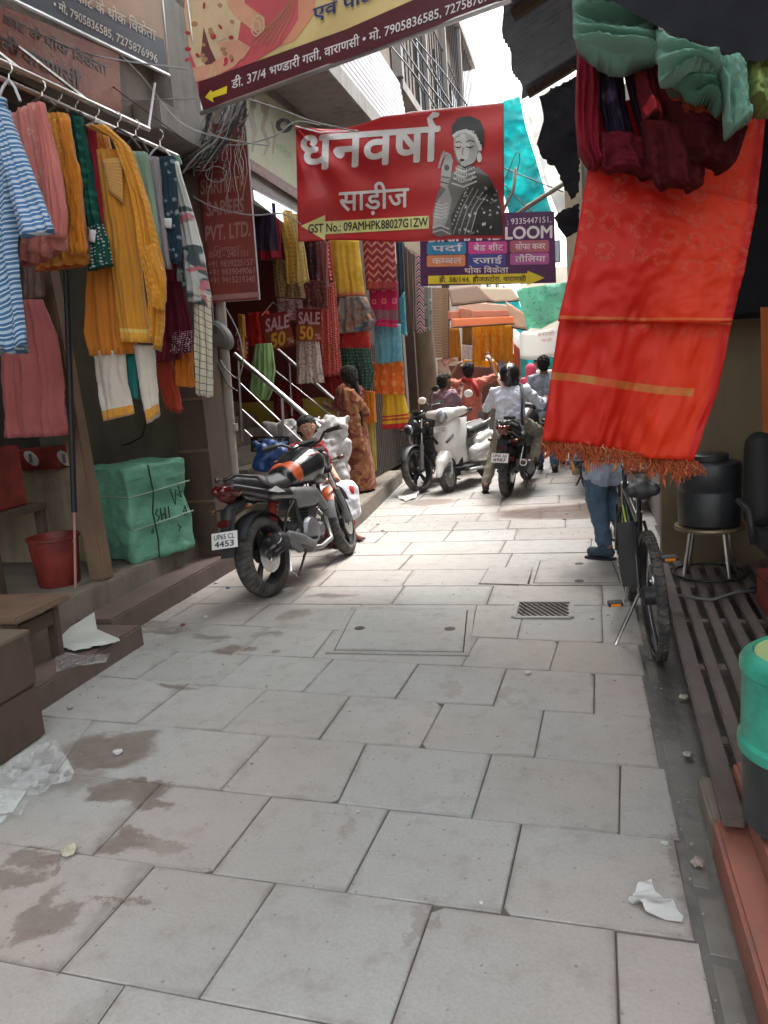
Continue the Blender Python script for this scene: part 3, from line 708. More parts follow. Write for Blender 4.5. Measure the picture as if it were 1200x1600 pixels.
# far end of the lane
M_farw = grime('sunlit_cream_wall', (.62, .58, .5), (.4, .35, .28), r=.9, vs=.8)
for (x0, x1, y0, y1, h, lb) in [(-7, -2.9, 22.1, 36, 8.5, 'cream building at the far left end of the lane'), (-2.6, 1.5, 38, 42, 6.0, 'pale building closing the far end of the lane')]:
    b = thing('lane_building', lb, 'building'); MB().bx(x0, x1, y0, y1, 0, h).obj('wall', M_farw, b)
    for i in range(4):
        for z in (3.6, 6.2):
            if x1 > 0: w = MB().bx(x0 + .4 + i, x0 + .9 + i, y0 - .04, y0, z, z + 1).obj('window', M_woodd, b); MB().bx(x0 + .45 + i, x0 + .85 + i, y0 - .045, y0 - .04, z + .05, z + .95).obj('pane', mat('dusty_glass', (.12, .14, .16), .2), w)
            else: w = MB().bx(x1, x1 + .04, y0 + 1 + i * 3, y0 + 2.1 + i * 3, z, z + 1.2).obj('window', M_woodd, b); MB().bx(x1 + .04, x1 + .045, y0 + 1.1 + i * 3, y0 + 2.0 + i * 3, z + .08, z + 1.1).obj('pane', mat('dusty_glass', (.12, .14, .16), .2), w)
    settle(b)
# right side
b = thing('right_shop_building', 'dark open shop on the right with olive brown back wall behind the red saree', 'building')
M_olb = grime('olive_brown_wall', (.18, .135, .08), (.09, .065, .04), r=.8)
MB().bx(.55, 3.0, 5.75, 5.9, 0, 2.3).obj('back_wall', M_olb, b)
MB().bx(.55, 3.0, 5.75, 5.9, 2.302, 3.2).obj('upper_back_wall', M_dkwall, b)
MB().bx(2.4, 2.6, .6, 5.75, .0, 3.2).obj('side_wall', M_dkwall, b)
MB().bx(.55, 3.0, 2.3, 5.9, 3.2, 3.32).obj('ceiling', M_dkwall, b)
MB().bx(.62, 3.0, 1.4, 5.9, 3.5, 8.5).obj('wall', M_facade, b)
MB().bx(.66, 3.0, 5.902, 10.8, 0, 6.0).obj('far_wall', M_facade, b)
MB().bx(.56, .95, 5.70, 5.748, 2.0, 2.3).obj('lintel', M_woodd, b)
settle(b)
b = thing('right_corner_building', 'right building with rough concrete corner pier beyond the black awnings', 'building')
MB().bx(.02, 3.0, 11.0, 30, 0, 5.0).obj('wall', M_facade, b)
MB().bx(-.12, .1, 10.8, 11.0, 0, 4.6).obj('corner_pier', grime('rough_yellow_concrete', (.42, .36, .24), (.2, .17, .12), bs=25, b=.8), b)
settle(b)
# stair with steel railings
st = thing('entrance_stair', 'short stone stair climbing to the maroon saree shop door', 'stair')
for i in range(7):
    x1 = -2.92 - i * .24; MB().bx(-4.95, x1, 7.28, 9.3, .19 + i * .17 + (.001 if i else 0), .19 + (i + 1) * .17).obj('step', M_ledge, st, bevel=.008)
MB().bx(-4.95, -3.2, 6.3, 7.25, .19, .62).obj('side_plinth', M_olive, st, bevel=.01)
MB().bx(-4.95, -3.55, 6.3, 7.25, .622, .98).obj('side_plinth', M_ledge, st, bevel=.01)
settle(st)
def rail(Y, a, b_, thin, posts, label):
    t = thing('stair_railing', label, 'railing', 'steel railings of the entrance stair')
    A, B = W(*a, Y), W(*b_, Y); MB().cyl(A, B, .026, n=12).obj('handrail', M_steel, t, auto=40)
    for c, d in thin: MB().cyl(W(*c, Y), W(*d, Y), .010, n=8).obj('rail', M_steel, t, auto=40)
    for c, d in posts: MB().cyl(W(*c, Y), W(*d, Y), .016, n=10).obj('post', M_steel, t, auto=40)
    return settle(t)
rail(7.3, (366, 553), (500, 668), [((374, 598), (476, 694)), ((378, 640), (462, 716)), ((382, 672), (440, 726))], [((372, 560), (378, 690)), ((440, 618), (446, 720))], 'near steel stair railing ending at the ball topped post')
rail(8.9, (432, 545), (530, 632), [((428, 578), (536, 664)), ((420, 600), (500, 672))], [((452, 562), (456, 650)), ((527, 630), (533, 720))], 'far steel stair railing where the standing woman leans')
t = thing('newel_post', 'black and steel newel post with ball top beside the seated woman', 'post')
a = WZ(506, 772, .19); Y0 = a.y; c = W(498, 664, Y0)
MB().cyl(a, c, .034, n=16).obj('shaft', mat('gunmetal', (.12, .11, .11), .3, .8), t, auto=40); MB().lathe([(.05, 0), (.05, .02), (.03, .03)], tuple(c), n=16).obj('collar', M_steel, t, auto=40)
MB().ball(c + Vector((0, 0, .065)), .048, 16).obj('ball', M_steel, t, smooth=True); settle(t)
# drain pipes
for i, (xa, xb, r_, lb) in enumerate([(338, 352, .035, 'thinner rusty drain pipe running down beside the dark pillar'), (352, 372, .05, 'thick pale drain pipe right of the dark pillar, behind motorcycle')]):
    t = thing('drain_pipe', lb, 'pipe', 'drain pipes by the pillar'); a = W(xa - 2, 470, 6.3); c = W(xb - 4, 785, 6.2)
    MB().cyl(a + Vector((0, 0, 1.2)), c, r_, n=14).obj('tube', M_pipe, t, auto=40)
    for k in (.2, .62, .93): p = a.lerp(c, k); MB().lathe([(r_ + .012, -.03), (r_ + .012, .03)], p, a - c, n=14).obj('clamp', M_pipe, t, auto=40)
    settle(t)
t = thing('meter_box', 'rounded grey meter housing on the pipes below the red sign', 'meter')
c = W(338, 524, 6.02); MB().lathe([(.0, 0), (.065, 0), (.085, .02), (.09, .06), (.085, .08), (0, .08)], c, (.3, 1, 0), n=24, sx=1, sy=1.75).obj('housing', grime('grey_metal_case', (.15, .145, .14), r=.6), t, auto=35)
MB().lathe([(.04, 0), (.035, -.012)], c + Vector((0, -.005, .05)), (.3, 1, 0), n=16).obj('dial', mat('dark_dial', (.08, .08, .08), .3), t, auto=35); settle(t)

# awnings and tarpaulins on the right
aw = thing('corrugated_awning', 'dark corrugated iron awning jutting out high on the right', 'awning')
def corr(x0, x1, y0, y1, zf, m_, name, parent, per=.076, amp=.011, rag=0):
    n = int((y1 - y0) / per * 6); rows = []
    for i in range(n + 1):
        y = lerp(y0, y1, i / n); dz = amp * math.sin((y - y0) / per * 2 * PI); xx = x0 + (rag * noise.noise(Vector((y * 2.1, 3, 0))) if rag else 0)
        rows.append([Vector((lerp(xx, x1, k / 8), y, zf(lerp(xx, x1, k / 8), y) + dz)) for k in range(9)])
    mb = MB().grid(rows); top = [[p + Vector((0, 0, .004)) for p in r_] for r_ in rows]; mb.grid(top); return mb.obj(name, m_, parent, smooth=True)
corr(-.36, 1.5, 2.9, 6.2, lambda x, y: 3.5 + .4 * (x + .35), M_sheet, 'sheet', aw, rag=.06)
for y in (3.3, 4.7, 6.0): MB().bar((-.3, y, 3.47), (1.4, y, 4.16), .05, .05).obj('rafter', M_woodd, aw)
settle(aw)
M_tarpb = cloth('black_tarpaulin', (.014, .015, .019), r=.85, sheen=0)
def sheetpoly(name, poly, Yf, m_, label, cat='tarpaulin', group=None, thick=.03, amp=.03, seed=0, res=8, jag=0):
    """ragged cloth outline in pixels with relief and thickness"""
    if jag:
        rj = random.Random(seed); out = []
        for i, p in enumerate(poly):
            q = poly[(i + 1) % len(poly)]; n = max(1, int(math.hypot(q[0] - p[0], q[1] - p[1]) / 4))
            out += [(lerp(p[0], q[0], k / n) + rj.uniform(-jag, jag) * (k > 0 or .4), lerp(p[1], q[1], k / n) + rj.uniform(-jag, jag) * (k > 0 or .4)) for k in range(n)]
        poly = out
    g = pxmap(Yf); xs = [p[0] for p in poly]; ys = [p[1] for p in poly]; bm = bmesh.new(); bm.faces.new([bm.verts.new((x, -y, 0)) for x, y in poly]); bmesh.ops.triangulate(bm, faces=bm.faces)
    for ax, lo, hi in ((0, min(xs), max(xs)), (1, -max(ys), -min(ys))):
        k = lo + res
        while k < hi: bmesh.ops.bisect_plane(bm, geom=bm.verts[:] + bm.edges[:] + bm.faces[:], plane_co=(k, 0, 0) if ax == 0 else (0, k, 0), plane_no=(1, 0, 0) if ax == 0 else (0, 1, 0)); k += res
    uvs = {}
    for v in bm.verts:
        x, y = v.co.x, -v.co.y; d = amp * (noise.noise(Vector((x / 40, y / 40, seed))) + .5 * noise.noise(Vector((x / 15, y / 15, seed)))); v.co = g(x, y, -d)
    r_ = bmesh.ops.extrude_face_region(bm, geom=bm.faces[:]); 
    for v in r_['geom']:
        if isinstance(v, bmesh.types.BMVert): v.co += (v.co - CAM).normalized() * thick
    bmesh.ops.recalc_face_normals(bm, faces=bm.faces)
    me = bpy.data.meshes.new(name); bm.to_mesh(me); bm.free(); me.materials.append(m_); ua = me.uv_layers.new(name='UVMap'); ub = me.uv_layers.new(name='unit')
    for l in me.loops: c = me.vertices[l.vertex_index].co; ua.data[l.index].uv = (c.x + c.y * .3, c.z); ub.data[l.index].uv = (.5, .5)
    smooth_by_angle(me, 75)
    return link(name, me, None, label, cat, group)
sheetpoly('black_tarpaulin', [(905, 118), (868, 135), (842, 150), (850, 168), (848, 190), (862, 205), (852, 222), (838, 226), (846, 246), (868, 262), (880, 290), (892, 312), (905, 300)], 7.6, M_tarpb, 'ragged black tarpaulin hanging under the corrugated awning', seed=3, jag=2.2)
sheetpoly('black_tarpaulin', [(905, 318), (872, 332), (866, 340), (872, 356), (884, 372), (905, 362)], 8.6, M_tarpb, 'small ragged dark tarpaulin just right of the handloom signboard', seed=4, res=6, jag=1.5)
sheetpoly('black_awning_cloth', [(896, -60), (900, -30), (1000, 8), (1022, 38), (1060, 58), (1100, 68), (1150, 92), (1185, 96), (1260, 80), (1260, -60)], vplane((.3, 2.35), R(82)), M_tarpb, 'thick near black awning cloth across the top right corner', 'awning', thick=.25, amp=.015, seed=6, res=20)
# green nets and white tarps down the lane
M_turq = cloth('turquoise_tarp', (.10, .62, .62), 'batik', (.06, .50, .52), (.16, .70, .70), sc=.25, r=.6, trans=.6, sheen=0); M_green = cloth('green_shade_net', (.34, .70, .56), 'print', (.28, .64, .50), (.20, .52, .42), sc=.25, r=.8, trans=.5, sheen=0)
M_wtarp = cloth('white_tarp', (.75, .74, .72), r=.8, trans=.65, sheen=0)
sheetpoly('turquoise_tarp', [(786, 158), (812, 150), (822, 200), (838, 250), (852, 300), (862, 330), (800, 350), (786, 300)], 11.5, M_turq, 'bright turquoise tarp hanging beside the red saree banner', seed=11, amp=.2, res=4)
sheetpoly('white_tarp', [(816, 140), (860, 120), (900, 112), (905, 330), (872, 335), (850, 280), (838, 230), (824, 180)], 15.5, M_wtarp, 'sunlit white tarp behind the ragged black tarpaulin', seed=12, amp=.15)
sheetpoly('green_shade_net', [(806, 452), (848, 446), (892, 440), (885, 480), (872, 500), (845, 514), (826, 512), (816, 486)], 16.0, M_green, 'bright green shade net sagging below the handloom board', 'shade net', seed=13, amp=.15)
sheetpoly('turquoise_net', [(758, 478), (806, 460), (818, 490), (828, 514), (812, 520), (790, 500), (764, 492)], 18.0, M_turq, 'turquoise netting left of the green shade net', 'shade net', seed=14, amp=.1)
sheetpoly('teal_curtain', [(806, 560), (900, 556), (900, 640), (804, 640)], 24.0, cloth('teal_curtain', (.05, .30, .27), r=.8, trans=.3), 'teal curtain at the far end of the lane under white banner', 'curtain', seed=15, amp=.1)
o = sheetpoly('teal_awning', [(822, 560), (862, 560), (858, 574), (842, 582), (828, 576)], 21.0, M_turq, 'small rounded turquoise awning under the white banner', 'awning', seed=16, amp=.1, res=5)
wb = thing('white_banner', 'wide white cloth banner with small red writing across the far lane', 'banner')
panel('cloth', [(812, 516), (882, 512), (880, 558), (812, 560)], 19.0, M_wtarp, .01, 10, 6, wb, rim=lambda u, v, x, y: (x, y + 3 * math.sin(u * 5)))
M_pinkink = mat('faded_red_ink', (.6, .2, .2)); text('बनारसी', (840, 526), (866, 524), 9, 19.0, M_pinkink, wb, off=.06); text('साड़ी', (846, 534), (862, 533), 6, 19.0, M_pinkink, wb, off=.06); settle(wb)
# overhead awnings on the far left side (canvas, pink and orange)
for i, (q, Yn, c, lb) in enumerate([
        ([(700, 486), (806, 484), (800, 494), (700, 500)], 13.5, (.74, .42, .32), 'faded pink canvas awning over the yellow sarees'),
        ([(705, 498), (802, 494), (804, 506), (705, 512)], 12.8, (.70, .36, .22), 'orange striped canvas awning just above the yellow sarees'),
        ([(716, 470), (790, 476), (806, 488), (712, 490)], 14.5, (.78, .62, .54), 'pale canvas awning stretched below the handloom board'),
        ([(745, 448), (800, 450), (812, 470), (760, 474)], 15.5, (.80, .72, .62), 'cream canvas awning highest of the far awnings'),
        ([(790, 470), (818, 488), (824, 516), (800, 512)], 14.0, (.82, .66, .54), 'sunlit peach tarp at the right end of the awnings'),
        ([(700, 450), (745, 444), (772, 470), (706, 478)], 13.2, (.6, .5, .43), 'grey brown canvas sheet tucked under the handloom board')]):
    t = thing('canvas_awning', lb, 'awning', 'awnings over the far stalls')
    panel('canvas', q, vplane(W(*q[0], Yn), R(60)), cloth('awning_%d' % i, c, 'vstripe' if i == 1 else None, sh(c, 1.3), sc=.3, trans=.55, sheen=0), .004, 16, 6, t, rim=lambda u, v, x, y: (x, y + .9 * math.sin(u * 11 + i * 2) * v))
    g = pxmap(vplane(W(*q[0], Yn), R(60))); MB().cyl(g(*q[3]), g(*q[2]), .012, n=6).obj('pole', M_woodd, t); settle(t)

# translucent cloth added out of view overhead to put the near lane in shade
rows = [[Vector((lerp(-2.95, .6, u / 14), lerp(.3, 8.2, v / 24), 6.9 - .35 * math.sin(PI * u / 14) + .08 * math.sin(v * 1.1 + u * .5))) for u in range(15)] for v in range(25)]
mb = MB().grid(rows); mb.grid([[p + Vector((0, 0, .006)) for p in r_] for r_ in rows])
mb.obj('added_shade_cloth', cloth('pale_added_cloth', (.74, .77, .77), r=.9, trans=.7, sheen=0), None, smooth=True, label='pale cloth added out of view high over the lane to shade its near part', cat='shade cloth')
# ------------------------------------------------------------------ signs and banners
def flex(name, c, r=.5, v=.13):
    return mat(name, c, r, 0, v=v, vs=2.6, b=.25, bs=7)
M_red = flex('red_flex_print', (.50, .022, .028)); M_wht = flex('white_print', (.72, .70, .72)); M_pyel = flex('pale_yellow_print', (.72, .70, .30)); M_blk = flex('black_print', (.03, .025, .025))
M_mar = flex('maroon_flex_print', (.085, .012, .022)); M_yel = flex('yellow_print', (.72, .60, .03)); M_tub = mat('galvanised_tube', (.45, .45, .46), .35, .9, v=.15, b=.05)
G1, G2, G3, G4, G5 = [flex('grey_print_%s' % n, (g, g, g)) for n, g in (('dark', .018), ('deep', .07), ('mid', .19), ('light', .40), ('pale', .60))]
WOV = 'women'
# --- red banner, white lettering, yellow arrow, printed woman
Yd = lambda x, y: 6.5 + .06 * math.sin((x - 460) / 40) * (1 - (x - 460) / 420) + .03 * math.sin((x + y) / 34) - (x - 460) * .0003 + .030 * math.exp(-((x - 470) ** 2 + (y - 200) ** 2) / 16000) * math.sin(math.atan2(y - 190, x - 455) * 13) + .012 * math.sin(y / 11 + x / 70)
t = thing('saree_banner', 'red banner with large white lettering, yellow arrow and printed woman hung over the lane', 'banner')
def rimd(u, v, x, y): return (x, y + (1 - v) * (12 * math.sin(PI * min(1, u / .42)) * (1 if u < .42 else 0)) - (2 * math.sin(u * 9) * v))
panel('flex_sheet', [(462, 196), (787, 162), (788, 374), (466, 378)], Yd, M_red, .006, 96, 48, t, rim=rimd)
text('धनवर{', (0, 0), (1, 1), 1, 6.5, M_wht, t) if False else None
text('धनवषा{^}', (470, 266), (684, 250), 83, Yd, M_wht, t, off=.008, bold=.022, shear=.03, cut=7)
text('साड़ीज', (530, 330), (638, 323), 46, Yd, M_wht, t, off=.008, bold=.016, cut=7)
decal('arrow', [[(470, 353), (508, 336), (508, 346), (670, 337), (670, 357), (508, 366), (508, 376)]], Yd, M_pyel, t, .006, cut=8)
text('GST No.: 09AMHPK88027G1ZW', (481, 364), (669, 353), 19, Yd, M_blk, t, off=.011, bold=.02)
w = []  # monochrome printed woman, many flat tones
def D(m_, polys, off):
    for p_ in polys: decal('figure_print', p_, Yd, m_, t, off + .003, cut=9)
D(G3, [[(676, 366), (676, 332), (684, 300), (700, 276), (712, 264), (730, 258), (748, 262), (764, 276), (776, 300), (785, 330), (786, 368), (700, 368)]], .004)
D(G2, [[(706, 368), (704, 338), (722, 302), (746, 270), (764, 276), (777, 300), (785, 330), (786, 368)]], .0055)
D(G1, [[(734, 368), (744, 330), (756, 300), (768, 288), (779, 310), (785, 340), (786, 368)]], .007)
D(G4, [[(684, 312), (700, 292), (706, 312), (700, 340), (690, 366), (676, 360), (678, 335)]], .007)
D(G4, [ell(721, 270, 9, 16, 16)], .0068)
D(G4, [[(709, 208), (720, 202), (738, 204), (748, 216), (749, 236), (742, 252), (730, 262), (721, 262), (713, 250), (709, 232)]], .0085)
D(G5, [[(712, 216), (726, 212), (734, 226), (732, 246), (722, 256), (714, 246), (711, 230)]], .010)
D(G1, [[(705, 214), (706, 196), (716, 184), (734, 181), (750, 188), (757, 204), (756, 226), (750, 238), (747, 222), (740, 208), (724, 202), (712, 206)]], .0115)
D(G5, [stroke([(708, 214), (716, 207), (728, 204), (742, 212), (750, 230)], 5)], .013); D(G5, [ell(723, 213, 5, 4, 12), ell(726, 222, 2, 3, 8), ell(749, 246, 4, 8, 12), ell(750, 232, 3, 4, 10)], .0135)
D(G1, [stroke([(711, 229), (716, 231), (721, 229)], [1, 2.4, 1]), stroke([(728, 229), (735, 231), (741, 228)], [1, 2.6, 1]), stroke([(712, 223), (717, 221), (721, 223)], 1.5), stroke([(728, 222), (735, 219), (742, 222)], 1.6), ell(722, 250, 4.2, 2, 10)], .0145)
D(G2, [stroke([(724, 231), (722, 240), (724, 242)], [1, 1.5, 1])], .0145)
for k in range(4): D(G5, [stroke([(712 - k * 2, 262 + k * 8), (724, 268 + k * 8), (742 + k, 262 + k * 7)], 2.6)], .013)
for k in range(4): D(G4, [stroke([(690 - k * 1.5, 248 + k * 5), (694 - k, 236 + k * 2), (698 + k, 240)], 3.2)], .009)
D(G4, [[(688, 290), (690, 262), (696, 244), (704, 240), (708, 250), (704, 276), (698, 296)]], .0085); D(G2, [ell(698, 262, 4, 5, 10), stroke([(690, 276), (702, 278)], 2), stroke([(688, 284), (700, 287)], 2)], .0105)
for k in range(5): D(G5, [stroke([(680 - k * .6, 318 + k * 5), (690, 321 + k * 5), (700 - k * .6, 318 + k * 5)], 2)], .0095)
rn = random.Random(4)
for k in range(46):
    x, y = rn.uniform(712, 782), rn.uniform(290, 364)
    if x > 706 + (340 - y) * .5: D(rn.choice([G4, G3, G5]), [ell(x, y, rn.uniform(1.2, 3.4), rn.uniform(1, 2.6), 7, rn.random() * 3)], .0095)
for k in range(4): D(G4, [stroke([(708 + k * 9, 366), (722 + k * 8, 326), (740 + k * 7, 292 + k * 4)], 1.6)], .0093)
D(G3, [ell(688, 362, 12, 8, 14)], .011); D(G5, [stroke([(676, 356), (688, 352), (702, 358)], 2.4), stroke([(676, 363), (690, 359), (704, 366)], 2)], .0125)
for k in range(16): D(G5, [ell(708 + k * 2.9, 211 - 7 * math.sin(k / 15 * PI) + (k > 11) * (k - 11) * 4, 1.2, 1.4, 7)], .0145)
for k in range(22): D(rn.choice([G1, G3]), [ell(715 + (k % 8) * 4, 262 + (k // 8) * 9 + 3 * math.sin(k % 8 / 7 * PI), 1.1, 1.5, 6)], .0142)
for k in range(14): D(G5, [ell(707 + k * 2.6, 350 - k * 6.2, 1.3, 1.6, 7)], .0105); D(G2, [ell(712 + k * 2.8, 352 - k * 5.9, 1.0, 1.3, 6)], .0105)
D(G3, [stroke([(748, 216), (750, 234), (744, 248)], [2, 5, 2]), stroke([(710, 236), (714, 250), (722, 260)], [1, 2.5, 1])], .0108); D(G1, [stroke([(716, 256), (726, 262), (742, 254)], [1, 3, 1])], .0107)
MB().tube([W(462, 197, 6.52), W(500, 207, 6.52), W(560, 204, 6.52), W(640, 176, 6.52), W(787, 161, 6.52)], .006, 6).obj('cord', M_wht, t)
settle(t)
# --- purple handloom board
t = thing('handloom_signboard', 'purple handloom signboard with coloured boxes and yellow arrow behind the red banner', 'signboard')
Yh = lambda x, y: 9.0 - (x - 655) * .0006
M_pur = flex('purple_print', (.075, .02, .09)); panel('board', [(656, 336), (866, 330), (869, 442), (657, 447)], Yh, M_pur, .03, 1, 1, t)
for s, x0, x1, y, c in [('पर{', 0, 0, 0, 0)][:0] + [('पदा{^}', 667, 728, 380, (.03, .27, .5)), ('बेड शीट', 732, 792, 379, (.62, .07, .3)), ('सोफा कवर', 797, 858, 377, (.42, .12, .16)), ('कम~', 0, 0, 0, 0), ('रजाई', 731, 790, 399, (.05, .07, .3)), ('तौलि', 0, 0, 0, 0)]:
    if not x1: continue
    decal('box_print', [[(x0, y + 1), (x0 + 2, y - 1), (x1 - 2, y - 2), (x1, y), (x1, y + 15), (x1 - 2, y + 17), (x0 + 2, y + 18), (x0, y + 16)]], Yh, flex('box_%s' % s, c), t, .004)
    text(s, (x0 + 8, y + 13), (x1 - 6, y + 12), 13.5, Yh, M_wht, t, off=.008, bold=.012)
for x0, x1, y, c, s in [(667, 727, 400, (.72, .27, .10), 'क{म~}बल'), (797, 858, 397, (.42, .10, .32), 'तौिलया')]:
    decal('box_print', [[(x0, y + 1), (x0 + 2, y - 1), (x1 - 2, y - 2), (x1, y), (x1, y + 14), (x1 - 2, y + 16), (x0 + 2, y + 17), (x0, y + 15)]], Yh, flex('boxb_%d' % x0, c), t, .004)
    text(s, (x0 + 8, y + 12.5), (x1 - 6, y + 11.5), 13.5, Yh, M_wht, t, off=.008, bold=.012)
text('B.K.HANDLOOM', (668, 378), (864, 371), 27, Yh, M_wht, t, bold=.03)
text(': 9335447151,', (792, 351), (862, 347), 13, Yh, M_wht, t)
text('थोक िवके{/}ता', (726, 427), (794, 426), 12.5, Yh, M_wht, t, bold=.01)
decal('arrow', [[(669, 431), (824, 427), (824, 423), (851, 434), (824, 446), (824, 442), (669, 444)]], Yh, M_yel, t, .004)
text('डी. 38/144, हौजकटोरा, वाराणसी', (686, 441), (822, 439), 11, Yh, M_blk, t, off=.008, bold=.01)
settle(t)
t = thing('paper_placard', 'small cream card stuck behind the left edge of the handloom board', 'placard'); panel('card', [(630, 374), (656, 372), (657, 400), (632, 384)], 9.2, flex('cream_card', (.66, .6, .42)), .01, 1, 1, t); settle(t)
# --- big top banner
Yt = vplane(W(320, 170, 4.7), R(-71)); _Yt0 = Yt
Yt = lambda x, y: _Yt0(x, y) + .02 * math.sin(x / 37 + y / 60)
t = thing('street_banner', 'huge yellow and maroon banner with printed hands hung across the top of the lane', 'banner')
M_ybg = flex('mustard_cream_print', (.62, .49, .22)); panel('flex_sheet', [(284, -70), (800, -200), (786, 2), (318, 172)], Yt, M_ybg, .008, 30, 10, t)
def T(m_, polys, off=.004): decal('print', polys, Yt, m_, t, off, cut=20)
T(flex('pink_wash_print', (.55, .10, .12)), [[(284, -60), (470, -110), (466, 30), (440, 70), (392, 100), (340, 125), (312, 150), (296, 90), (288, 20)]])
T(flex('pink_wash_soft', (.62, .28, .17)), [[(466, -108), (500, -116), (492, 20), (462, 62), (440, 72), (466, 30)]], .0045)
skin_, cream_ = flex('skin_print', (.62, .33, .22)), flex('cream_saree_print', (.60, .46, .30))
T(cream_, [[(290, -40), (378, -66), (384, -10), (372, 60), (352, 92), (332, 108), (308, 108), (296, 80), (288, 20)]], .006)
T(flex('shadow_print', (.14, .05, .05)), [[(318, 42), (328, 74), (338, 96), (322, 104), (314, 84)]], .008)
T(skin_, [[(368, -10), (384, 6), (414, 28), (414, 44), (398, 50), (372, 30), (352, 4)], [(300, 106), (330, 100), (352, 84), (378, 70), (384, 84), (366, 104), (336, 120), (306, 128)], [(340, 66), (372, 62), (392, 74), (380, 92), (352, 96)]], .009)
T(cream_, [[(330, 0), (352, -6), (360, 30), (352, 60), (340, 64), (334, 30)]], .0105)
for x, y, rx, ry in [(404, 38, 10, 15), (400, 44, 8, 13), (333, 112, 5, 10)]:
    o_, i_ = ell(x, y, rx, ry, 20), ell(x, y, rx - 2.2, ry - 2.2, 20)
    T(cream_, [[o_[k], o_[(k + 1) % 20], i_[(k + 1) % 20], i_[k]] for k in range(20)], .0115)
M_red2 = flex('rose_print', (.42, .04, .06)); rn = random.Random(2)
for k in range(26): x, y = rn.uniform(292, 366), rn.uniform(-10, 100); T(rn.choice([M_red2, flex('tan_print', (.4, .22, .12))]), [ell(x, y, rn.uniform(2, 5), rn.uniform(2, 6), 8, rn.random() * 3)], .0112)
for k in range(6): T(flex('tan_print', (.4, .22, .12)), [stroke([(392 + k * 8, 66 + k), (420 + k * 7, 40 - k * 3), (440 + k * 5, 20 - k * 8)], 1.6)], .0085)
T(M_mar, [[(311, 150), (310, 128), (540, 46), (800, -68), (786, 2), (540, 92), (318, 172)]], .0125)
T(M_yel, [[(320, 152), (330, 140), (331, 144), (355, 134), (354, 146), (332, 153), (334, 160)]], .0155)
text('डी. 37/4 भ{ण~}डारी गली, वाराणसी • मो. 7905836585, 7275876996', (362, 139), (780, -5), 21, Yt, M_wht, t, off=.017, bold=.012)
text('एवं पाठक', (489, 31), (608, -10), 27, Yt, flex('navy_print', (.03, .05, .16)), t, off=.017, bold=.02)
g = pxmap(Yt); MB().cyl(g(314, 177, -.01), g(800, -1, -.01), .014, n=8).obj('bottom_tube', M_tub, t, auto=40); MB().cyl(g(284, -70, -.02), g(316, 176, -.02), .009, n=8).obj('side_cord', M_tub, t)
settle(t)
# --- left signs
Ys = vplane(W(263, 115, 4.9), R(8)); t = thing('shop_signboard', 'tan and navy shop sign with phone numbers at the top left corner', 'signboard')
M_tan = flex('tan_print_bg', (.33, .19, .11)); panel('board', [(-60, -190), (247, -60), (264, 117), (-40, -30)], Ys, M_tan, .03, 1, 1, t)
decal('band_print', [[(-50, -80), (256, 62), (263, 113), (-42, -34)]], Ys, flex('navy_band_print', (.03, .035, .055)), t, .004)
text('टकाट के थोक िवके{/}ता', (110, -3), (243, 64), 24, Ys, flex('dim_white_print', (.5, .45, .4)), t, off=.008, bold=.01)
text('• मो. 7905836585, 7275876996', (84, 12), (246, 99), 19, Ys, flex('dim_white_print', (.5, .45, .4)), t, off=.008, bold=.012)
g = pxmap(Ys); MB().tube([g(-40, -29, -.01), g(264, 118, -.01), g(247, -60, -.01)], .012, 6).obj('frame_tube', M_tub, t); settle(t)
Yr = lambda x, y: WX(x, y, -3.02).y
t = thing('rust_signboard', 'rust orange sign with black hand lettering behind the garment rail at left', 'signboard')
panel('board', [(-30, -5), (186, 84), (190, 180), (-30, 90)], Yr, grime('rust_sign_paint', (.30, .095, .055), (.15, .06, .04), r=.6, amt=.3), .03, 1, 1, t)
M_ink = flex('faded_black_print', (.045, .03, .03))
text('काट के थोक िवके{/}ता', (6, 36), (168, 118), 22, Yr, M_ink, t, off=.006, bold=.01); text('गली वाराणसी', (-14, 68), (126, 140), 31, Yr, M_ink, t, off=.006, bold=.02)
decal('stripe_print', [[(-28, 88), (188, 176), (188, 180), (-28, 92)]], Yr, M_tan, t, .006); settle(t)
t = thing('tall_red_sign', 'tall faded red sign of the saree company with phone numbers behind tangled wires', 'signboard')
panel('board', [(298, 196), (384, 190), (406, 468), (318, 474)], 6.15, grime('faded_red_paint', (.24, .035, .028), (.1, .03, .025), r=.55, amt=.5), .04, 1, 1, t)
M_fp = flex('faded_pink_print', (.36, .17, .15))
for s, a, b_, h, bd in [('SHRI', (313, 304), (347, 301), 33, .02), ('NATH', (350, 300), (382, 297), 33, .02), ('SAREES', (322, 338), (382, 331), 32, .02), ('PVT. LTD.', (320, 377), (392, 368), 33, .03), ('Contact :', (334, 393), (380, 390), 13, 0), ('0542 - 2401151', (326, 403), (388, 400), 14, .01),
                       ('+91 9839225157', (325, 418), (396, 414), 14, .01), ('+91 9839049061', (326, 431), (398, 427), 14, .01), ('+91 9415219340', (327, 443), (399, 440), 14, .01)]: text(s, a, b_, h, 6.15, M_fp, t, off=.006, bold=bd)
decal('stripe_print', [[(322, 462), (402, 456), (404, 464), (324, 470)]], 6.15, M_fp, t, .006)
MB().tube([W(298, 195, 6.13), W(384, 189, 6.13), W(406, 468, 6.13), W(318, 474, 6.13), W(298, 195, 6.13)], .008, 6).obj('frame', M_tub, t); settle(t)
t = thing('green_signboard', 'pale green sign with faded figures above the lit tube under the concrete slab', 'signboard')
Yg = lambda x, y: WX(x, y, -2.93).y
